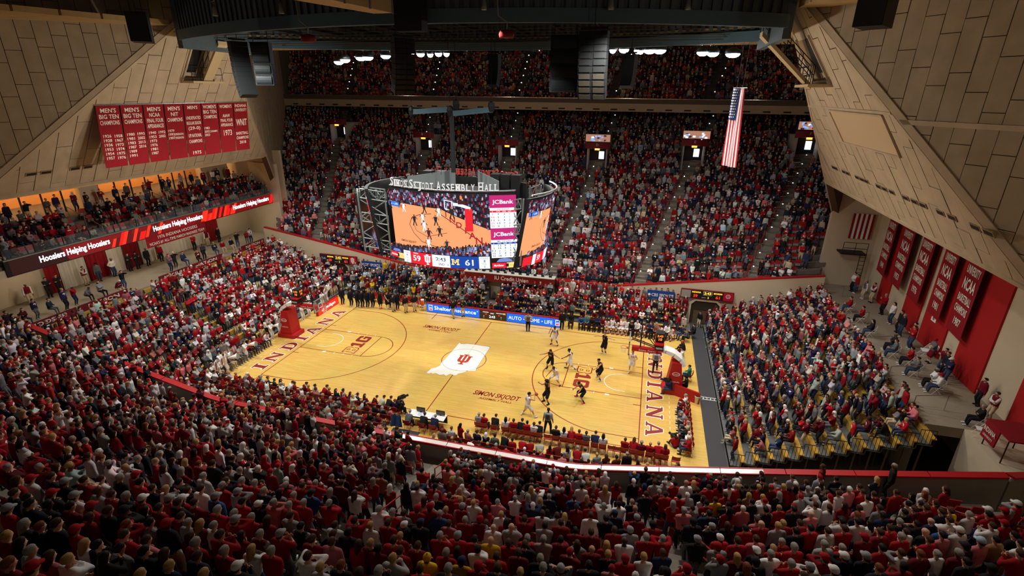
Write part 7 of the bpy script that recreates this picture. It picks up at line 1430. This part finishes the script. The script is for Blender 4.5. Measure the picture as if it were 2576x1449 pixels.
SEATS = []            # every stadium seat: x, y, z, facing sign
CROWD = []            # the crowd beyond the individuals
OUT = []
def add_crowd(p, rot, top, low, hair, skin, var, sc=1., logo=None): CROWD.append((p, rot, sc, var, top, low, hair, skin, logo if logo is not None else top))
def nearest_slot(px, py):
    d = RGT*(px-W/2)/FPX-UPV*(py-H/2)/FPX+FWD; best = None
    for k in range(3, 30):
        x0 = CAM[0]+d[0]*12; t = (zrow(k, x0)+1.62-CAM[2])/d[2]; q = CAM+d*t; t = (zrow(k, q[0])+1.62-CAM[2])/d[2]; q = CAM+d*t; e = abs(-q[1]-(yrow(k, q[0])+.42))
        if best is None or e < best[0]: best = (e, k, q)
    return best
cands = []
for ln in NEARP.split('\n'):
    x0, rest = ln.split('|')
    for it in rest.split(';'):
        a = it.split(','); px, py = int(x0)+int(a[0])*.30408, 1200+int(a[1])*.30408; e, k, q = nearest_slot(px, py); cands.append([k, q[0], a[2], a[3], px, py, -q[1]])
# keep neighbours in one row apart
cands.sort(key=lambda c: (c[0], c[1])); rows = {}
for c in cands: rows.setdefault(c[0], []).append(c)
keep = []
for k, R_ in rows.items():
    for _ in range(4):
        for a, b in zip(R_, R_[1:]):
            g = .47-(b[1]-a[1])
            if g > 0: a[1] -= g/2; b[1] += g/2
    keep += R_
keep.sort(key=lambda c: -proj((c[1], -yrow(c[0], c[1]), zrow(c[0], c[1])+1.2))[2]); drop = keep[:-290]; keep = keep[-290:]
IND = set()
PN = {'down': 'arms down', 'crossed': 'arms folded', 'clasped': 'hands clasped', 'pockets': 'hands pocketed', 'chin': 'chin propped', 'clap': 'hands clapping', 'mouth': 'mouth covered', 'hips': 'arms akimbo'}
seen = {}
order = sorted(keep, key=lambda c: (c[0], c[1])); cnt = {}
for c in order:
    k, x, t_, hc_, px, py, yq = c; n = cnt[k] = cnt.get(k, 0)+1
    fem = hc_.endswith('L') or (hc_[0] in 'y' and RNG.random() < .5); hair, cap, hc = 'short', None, 'b'
    if hc_ == 'B': hair = None
    elif hc_[0] == 'C': cap = ('beanie' if hc_ == 'CY' else 'cap', hc_[1].lower() if hc_[1] != 'B' else 'e')
    else: hc = hc_[0]; hair = 'long' if hc_.endswith('L') else 'short'
    ps = RNG.choice(list(PN), p=(.24, .26, .14, .12, .05, .1, .04, .05)); outfit = RNG.choice(('long', 'short', 'vest'), p=(.8, .15, .05)); bulk = .02 if outfit == 'long' and RNG.random() < .5 else .01
    y = float(np.clip(yq, yrow(k, x)+.22, yrow(k, x)+.62)); sk = int(RNG.choice(6, p=(.34, .28, .22, .08, .05, .03)))
    fc = toward((x, -y), (4+.35*x, 3)); a0 = 'spectator in %s%s, %s, %s' % (CN[t_], {'long': ' sweater' if bulk < .015 else ' hooded top', 'short': ' T-shirt', 'vest': ' vest'}[outfit], hname(hair, hc, cap), PN[ps])
    lab = a0+'; %s row, %s from left' % (ORD[k], ORD[n-1])
    tc = CL[t_]; tc = tuple(int(min(255, v*f)) for v, f in zip(tc, RNG.uniform(.82, 1.12)*np.ones(3)))
    person('spectator', lab, 'person', (x, -y, zrow(k, x)), fc, ps, fem, outfit, bulk, tc, ('j', 'k', 'n', 'f', 'h')[int(RNG.integers(5))], hair, hc, cap, sk, 'wkf'[int(RNG.integers(3))], 'g' if outfit == 'vest' else None, float(RNG.uniform(.95, 1.04))*(.96 if fem else 1), 'nearest spectators in the near stand', False, .03, 1200)
    IND.add((k, round(x, 2)))
indx = {}
for k, x in IND: indx.setdefault(k, []).append(x)

for c in drop: indx.setdefault(c[0], []).append(c[1])
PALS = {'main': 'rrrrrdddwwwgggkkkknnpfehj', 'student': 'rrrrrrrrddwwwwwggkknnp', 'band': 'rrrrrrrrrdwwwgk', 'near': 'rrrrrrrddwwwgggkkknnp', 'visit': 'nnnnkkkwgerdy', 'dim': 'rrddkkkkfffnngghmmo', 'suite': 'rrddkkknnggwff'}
HW = [(66, 44, 30)]*7+[(24, 20, 18)]*4+[(150, 146, 140)]*3+[(176, 140, 84)]*3+[(120, 62, 32)]*1+[(226, 224, 222)]*2+[(160, 20, 30)]*2+[(40, 40, 60)]*1
def rnd_person(p, look, pal, sit=.1, sc=1.):
    t_ = PALS[pal][int(RNG.integers(len(PALS[pal])))]; c = tuple(np.clip(A_(CL[t_])*RNG.uniform(.62, 1.12)+RNG.normal(0, 6, 3), 4, 245)); lw = [CL[q] for q in 'jjkknfh'][int(RNG.integers(7))]
    if pal == 'student' and RNG.random() < .06: lw = (226, 190, 196)
    d = A_(look)-A_(p[:2]); rot = math.atan2(-d[0], d[1])+RNG.normal(0, .18); s = RNG.random() < sit
    var = int(RNG.integers(9)) if not s else 9+int(RNG.integers(3)); sk = SKT[int(RNG.choice(6, p=(.3, .3, .2, .1, .06, .04)))]
    lg = (226, 222, 220) if t_ in 'rdkn' and RNG.random() < .35 else (160, 24, 34) if t_ in 'wg' and RNG.random() < .3 else c
    add_crowd(p, rot, c, lw, HW[int(RNG.integers(len(HW)))], sk, var, sc*RNG.uniform(.93, 1.06), lg)
def visible(p, m=70):
    x, y, k = proj(p); return k > 1 and -m < x < W+m and -m < y < H+m
def aisle_hit(x, y, w=.68): return any(abs(x-aisle_x(a, y)) < w for a in AX)
for sg in (1, -1):
    for k in range(NR):
        xm = xmax(yrow(k, 0))-.7; n = int(2*xm/.55); ph = RNG.uniform(0, .55)
        for i in range(n):
            x = -xm+ph+i*.55; y = yrow(k, x)+.42; z = zrow(k, x)
            if k < 2 and abs(x) > 28.3: continue
            if k == 0 and sg > 0 and -5 < x < 5.4: continue
            if aisle_hit(x, y) or not visible((x, sg*y, z+.9)): continue
            if sg > 0 and any(abs(x-aisle_x(a, 31.4)) < 1.5 and 30.0 < y < 36.0 for a in AX): continue
            SEATS.append((x, sg*(y+.18), z, sg)); px, py, dp = proj((x, sg*y, z+1.62))
            if sg < 0 and k in indx and min(abs(x-q) for q in indx[k]) < .5: continue
            if sg < 0 and py > 1192 and RNG.random() > .55: continue
            occ = .95 if sg < 0 else (.94 if k > 6 else (.9 if x < 20 else .62))
            if sg < 0 and x > 24 and k < 3: occ = .35
            if RNG.random() > occ: continue
            if sg > 0 and k < 9 and x > 24 and RNG.random() < .15: continue
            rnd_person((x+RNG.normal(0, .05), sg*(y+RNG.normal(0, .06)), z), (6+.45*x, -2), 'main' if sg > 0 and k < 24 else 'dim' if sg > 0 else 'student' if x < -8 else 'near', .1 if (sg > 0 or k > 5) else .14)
for i in range(170):                        # people standing right at the rail of the near wall
    x = -28.5+i*.335
    if RNG.random() < (.5 if x < 2 else .04 if x < 19 else .1) and not aisle_hit(x, -14, .3): p_ = (x, -(yfront(x)-.28), 1.75+bump(x)); rnd_person(p_, (6, -2), 'near', 0) if visible(p_) else None
for (k, x, t_, hc_, px, py, yq) in drop:
    hcol = CL[hc_[1].lower()] if hc_[0] == 'C' and hc_ != 'CB' else HC.get(hc_[0], (170, 130, 110)); c = tuple(A_(CL[t_])*RNG.uniform(.85, 1.1)); p_ = (x, -float(np.clip(yq, yrow(k, x)+.22, yrow(k, x)+.62)), zrow(k, x)); d_ = A_((4+.35*x, 3))-A_(p_[:2])
    add_crowd(p_, math.atan2(-d_[0], d_[1]), c, CL['jkn'[k % 3]], hcol, SKT[k % 4], 2 if hc_.endswith('L') else int(RNG.integers(9)), RNG.uniform(.95, 1.04))
for k in range(NB-1):
    y = 36.8+k*.82+.3; z = 19.0+k*.5; xm = xmax(y)-1.0
    for i in range(int(2*xm/.56)):
        x = -xm+i*.56+RNG.uniform(-.06, .06)
        if aisle_hit(x, y-2.2, .7) or not visible((x, y, z+.8), 20): continue
        SEATS.append((x, y+.2, z, 1))
        if RNG.random() > (.72 if x > -24 else .5): continue
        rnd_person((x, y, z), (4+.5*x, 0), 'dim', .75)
LEFTB = bpy.data.objects['bleachers']
for sx in (-1, 1):
    xs_ = 19.6 if sx > 0 else 18.0; tr = (29.0-xs_)/13
    for k in range(13):
        for i in range(54):
            y = -12.4+i*.47+RNG.normal(0, .04); x = sx*(xs_+(k+.42)*tr)+RNG.normal(0, .05); z = .15+k*.29
            if sx > 0 and y < -7.6: continue
            if any(a < y < b for a, b in ((-4.1, -3.0), (3.3, 4.4))) and RNG.random() < .9: continue
            if sx < 0 and k < 1 and y < -11: continue
            if not visible((x, y, z+.9)): continue
            occ = .96 if sx < 0 else .97
            if sx < 0 and k == 12: continue
            if sx < 0 and k == 11: occ = .5
            if sx > 0 and y < -5.6: occ = .45
            if sx < 0 and k > 8 and -5 < y < 2: occ = .78
            if RNG.random() > occ: continue
            pal = ('band' if -4 < y < 5 and k < 8 else 'student') if sx < 0 else 'near'
            rnd_person((x, y, z), (2 if sx < 0 else 6, -2), pal, .02 if sx < 0 else (.06 if y > -5.6 else .6))
    if sx < 0:                                  # the runway-level row and floor-seat rows of the left baseline
        for i in range(12):
            y = -8.6+i*.56; rnd_person((-17.3, y, 0), (2, -2), 'near', 1.)
for k in range(5):
    for i in range(66):
        x = -17.4+i*.54+RNG.normal(0, .04); y = FBY[k]+.28
        if -2.0 < x < -.6: continue
        if RNG.random() > .95: continue
        rnd_person((x, y, .12+.3*k), (4, -3), 'visit' if x < -8.5 else 'main' if x < 0 else 'near', .12 if k else .5)
for i in range(24): rnd_person((-6.7+i*.56, 9.2, 0), (4, -3), 'suite', 1.)                 # table crew
for i in range(16): rnd_person((-4.2+i*.58, 13.75, 2.62), (3, -3), 'suite', .95)           # press desk
CH2 = []
for j, y in enumerate((-9.5, -10.4, -11.3, -12.2)):
    for i in range(66):
        x = -19+i*.56+.2*(j % 2)+RNG.normal(0, .03)
        if j == 0 and x > 2.4 and x < 4.5: continue
        if (-1.5 < x < 2.2 and j < 3) or (j == 0 and x < 2.4 and x > -1.2): continue
        if x > 17.6: continue
        if j == 0 and x > 2: continue
        CH2.append((x, y)); rnd_person((x, y, 0), (6, 2), 'near' if x > -6 else 'student', .9 if x > -4 else .45)
for i in range(30): 
    x = -18+i*.56
    if x < -1.4: CH2.append((x, -8.6)); rnd_person((x, -8.6, 0), (2, 3), 'near', 1.)
for k in range(4):
    for i in range(61):
        y = -16.6+i*.56+RNG.normal(0, .05)
        if abs(y+3.6) < .5 or abs(y-4.7) < .7: continue
        p = (-30.95-k*.95, y, 8.75+.42*k)
        SEATS.append((p[0]-.2, y, p[2], 2))
        if RNG.random() > .72: continue
        rnd_person(p, (2, -2), 'suite', .72)
for i in range(26): rnd_person((-35.2+RNG.uniform(-.4, .4), -16+i*1.25+RNG.uniform(-.3, .3), 10.43), (2, -2), 'suite', 0)
for i in range(26): rnd_person((-29.9+RNG.uniform(-1.6, .2), -12+i*.95, 4.2), (2, -2), 'suite', .6) if not (-3 < -12+i*.95 < 1) else None
for i in range(18): p = (21.0+RNG.uniform(-2, 1.), 12.4+RNG.uniform(-.6, .2), 0); rnd_person(p, (8, 0), 'suite', 0) if i < 8 else None

# ------------------------------------------------------------------ the rest of the crowd: one object, figures set on points
def crowd_mat():
    m = bpy.data.materials.new('crowd_cloth'); m.use_nodes = True; nt = m.node_tree; b = nt.nodes['Principled BSDF']; b.inputs['Roughness'].default_value = .8; b.inputs['Specular IOR Level'].default_value = .2
    rg_ = nt.nodes.new('ShaderNodeAttribute'); rg_.attribute_name = 'region'; prev = None
    for i, nm_ in enumerate(('skin', 'shirt', 'pants', 'hair', 'shoe', 'logo')):
        if nm_ == 'shoe': c = nt.nodes.new('ShaderNodeRGB'); c.outputs[0].default_value = (.35, .35, .36, 1); out = c.outputs[0]
        else: a = nt.nodes.new('ShaderNodeAttribute'); a.attribute_type = 'INSTANCER'; a.attribute_name = nm_; out = a.outputs['Color']
        if prev is None: prev = out; continue
        q = nt.nodes.new('ShaderNodeMath'); q.operation = 'COMPARE'; q.inputs[1].default_value = i; q.inputs[2].default_value = .3; nt.links.new(rg_.outputs['Fac'], q.inputs[0])
        mx = nt.nodes.new('ShaderNodeMixRGB'); nt.links.new(q.outputs[0], mx.inputs[0]); nt.links.new(prev, mx.inputs[1]); nt.links.new(out, mx.inputs[2]); prev = mx.outputs[0]
    nt.links.new(prev, b.inputs['Base Color']); return m
CM = crowd_mat()
VAR = [('down', 0, 'short'), ('crossed', 0, 'short'), ('clasped', 1, 'long'), ('pockets', 0, 'short'), ('crossed', 1, 'long'), ('clap', 0, 'short'), ('down', 1, 'pony'), ('chin', 0, 'short'), ('mouth', 0, 'short'), ('sit', 0, 'short'), ('sitcross', 1, 'long'), ('sitlean', 0, 'short')]
def source_collection(name, objs): c = bpy.data.collections.new(name); [c.objects.link(o) for o in objs]; return c
src = []
for i, (ps, fem, hr) in enumerate(VAR):
    J = skeleton(fem=bool(fem), **POSES[ps]); C = caps(J, bool(fem), 'long', .016, hr); V, F = fuse(C, .042, 620, 1); lab = label_faces(V, F, C)
    reg = np.vectorize({0: 0, 8: 0, 1: 1, 2: 1, 3: 1, 4: 2, 5: 2, 6: 4, 7: 3}.get)(lab).astype(float); ctr = A_([V[list(f)].mean(0) for f in F]); hfc = (reg == 3) & ((ctr-J['hd'])@J['fw'] > .045) & ((ctr-J['hd'])@J['up'] < .06); reg[hfc] = 0
    rel = ctr-J['chest']; reg[(reg == 1) & (lab == 2) & (rel@J['fw'] > .08) & (abs(rel@J['rt']) < .085) & (abs(rel@J['up']) < .06)] = 5
    me = bpy.data.meshes.new('figure'); me.from_pydata([tuple(v) for v in V], [], F); at_ = me.attributes.new('region', 'FLOAT', 'FACE'); at_.data.foreach_set('value', reg); me.materials.append(CM); me.polygons.foreach_set('use_smooth', [True]*len(F)); src.append(bpy.data.objects.new('figure%02d' % i, me))
def scatter(name, label, cat, pts, attrs, coll):
    me = bpy.data.meshes.new(name); me.from_pydata([tuple(map(float, p)) for p in pts], [], [])
    for k, (ty, vals) in attrs.items():
        a = me.attributes.new(k, ty, 'POINT'); a.data.foreach_set('color' if ty == 'FLOAT_COLOR' else 'value', np.asarray(vals).ravel())
    o = bpy.data.objects.new(name, me); COL.objects.link(o); props(o, label, cat, None, 'stuff'); ng = bpy.data.node_groups.new(name, 'GeometryNodeTree')
    ng.interface.new_socket('Geometry', in_out='INPUT', socket_type='NodeSocketGeometry'); ng.interface.new_socket('Geometry', in_out='OUTPUT', socket_type='NodeSocketGeometry'); N = ng.nodes.new; L = ng.links.new
    gi, go, iop, ci = N('NodeGroupInput'), N('NodeGroupOutput'), N('GeometryNodeInstanceOnPoints'), N('GeometryNodeCollectionInfo'); ci.inputs['Collection'].default_value = coll; ci.inputs['Separate Children'].default_value = True; ci.inputs['Reset Children'].default_value = True
    def attr(nm_, ty): a = N('GeometryNodeInputNamedAttribute'); a.data_type = ty; a.inputs['Name'].default_value = nm_; return a.outputs['Attribute']
    cx_ = N('ShaderNodeCombineXYZ'); L(attr('rot', 'FLOAT'), cx_.inputs[2]); cs = N('ShaderNodeCombineXYZ'); s_ = attr('size', 'FLOAT'); [L(s_, cs.inputs[i]) for i in range(3)]
    iop.inputs['Pick Instance'].default_value = True; L(gi.outputs[0], iop.inputs['Points']); L(ci.outputs[0], iop.inputs['Instance']); L(attr('variant', 'INT'), iop.inputs['Instance Index']); L(cx_.outputs[0], iop.inputs['Rotation']); L(cs.outputs[0], iop.inputs['Scale']); L(iop.outputs[0], go.inputs[0])
    md = o.modifiers.new('scatter', 'NODES'); md.node_group = ng; return o
lc = lambda i: [lin(c[i]) for c in CROWD]
scatter('crowd', 'packed crowd of standing spectators in red, white, grey and black filling the stands', 'crowd', [c[0] for c in CROWD], {'rot': ('FLOAT', [c[1] for c in CROWD]), 'size': ('FLOAT', [c[2] for c in CROWD]), 'variant': ('INT', [c[3] for c in CROWD]), 'shirt': ('FLOAT_COLOR', lc(4)), 'pants': ('FLOAT_COLOR', lc(5)), 'hair': ('FLOAT_COLOR', lc(6)), 'skin': ('FLOAT_COLOR', lc(7)), 'logo': ('FLOAT_COLOR', lc(8))}, source_collection('figures', src))
fc_ = MB(); fc_.box(-.22, -.2, .43, .22, .2, .46); fc_.box(-.23, -.29, .62, .23, -.26, .88)
for s in (-1, 1): fc_.tube((s*.22, -.26, .9), (s*.22, .26, 0), .014, 4); fc_.tube((s*.2, .2, .44), (s*.2, -.26, 0), .014, 4)
fme = bpy.data.meshes.new('folding'); fme.from_pydata(fc_.v, [], fc_.f); fme.materials.append(M_RAIL)
chs = [(x, y-.02, 0, 0.) for x, y in CH2]+[(-17.32, -8.6+i*.56, 0, -PI/2) for i in range(12)]
scatter('folding_chairs', 'red folding chairs under the seated floor-level spectators', 'chairs', [c[:3] for c in chs], {'rot': ('FLOAT', [c[3] for c in chs]), 'size': ('FLOAT', [1.]*len(chs)), 'variant': ('INT', [0]*len(chs))}, source_collection('folding_source', [bpy.data.objects.new('folding00', fme)]))
# stadium seats: red back, grey-beige pan
sm = MB(); sm.box(-.23, -.02, .30, .23, .04, .52, 1); sm.prism([(-.23, .0, .48), (.23, .0, .48), (.23, -.1, .86), (-.23, -.1, .86)][::-1], (0, -.05, .0), 0); sm.box(-.2, -.04, .0, -.16, .02, .4, 2); sm.box(.16, -.04, .0, .2, .02, .4, 2)
def seat_mesh():
    me = bpy.data.meshes.new('seat'); me.from_pydata(sm.v, [], sm.f); [me.materials.append(m) for m in (M_SEAT, M_PAN, M_DARK)]; me.polygons.foreach_set('material_index', sm.mi); return me
M_SEAT = mat('seat_red', (158, 26, 30), .5); M_PAN = mat('seat_pan', (150, 142, 136), .6)
print('CROWD', len(CROWD), 'SEATS', len(SEATS), 'IND', len(keep))
frx = lambda s: proj((s[0], s[1], s[2]+.6))
near_free = [s for s in SEATS if s[3] == -1 and frx(s)[1] > 1195 and all(abs(s[0]-q) > .42 for k in indx for q in indx[k] if abs(zrow(k, s[0])-s[2]) < .1)]
near_free.sort(key=lambda s: frx(s)[2]); pick = near_free[:90]; pk = set(map(id, pick))
smesh = seat_mesh()
def seat_thing(p, rot, lab, grp):
    g = thing('stadium_seat', lab, 'seat', p, grp); g.rotation_euler = (0, 0, rot)
    for nm_, mi, m in (('backrest', 0, M_SEAT), ('seat_pan', 1, M_PAN), ('bracket', 2, M_DARK)):
        key = 'seat_'+nm_
        if key not in _HM:
            fs = [f for f, i in zip(sm.f, sm.mi) if i == mi]; me = bpy.data.meshes.new(nm_); me.from_pydata(sm.v, [], fs); me.materials.append(m); bm = bmesh.new(); bm.from_mesh(me); bmesh.ops.delete(bm, geom=[v for v in bm.verts if not v.link_faces], context='VERTS'); bm.to_mesh(me); bm.free(); _HM[key] = me
        o = bpy.data.objects.new(nm_, _HM[key]); COL.objects.link(o); o.parent = g
    return g
def rownum(s): return int(round((abs(s[1])-.6-yfront(s[0]))/TR))+1
sc_ = {}
for s in sorted(pick, key=lambda s: (rownum(s), s[0])):
    r = rownum(s); sc_[r] = sc_.get(r, 0)+1; seat_thing((s[0], s[1]-.0, s[2]), 0 if s[3] < 0 else PI, 'empty red folding seat, %s row of the near stand, %s empty seat from the left' % (ORD[r-1], ORD[sc_[r]-1]), 'empty seats in the near stand')
rest = [s for s in SEATS if id(s) not in pk]
scatter('stadium_seats', 'rows of red-backed folding seats behind the standing crowd', 'seats', [s[:3] for s in rest], {'rot': ('FLOAT', [(0, PI, 0, -PI/2)[{-1: 0, 1: 1, 2: 3}[s[3]]] if s[3] != 2 else -PI/2 for s in rest]), 'size': ('FLOAT', [1.]*len(rest)), 'variant': ('INT', [0]*len(rest))}, source_collection('seat_source', [bpy.data.objects.new('seat00', smesh)]))
bpy.data.scenes.remove(SHOP)
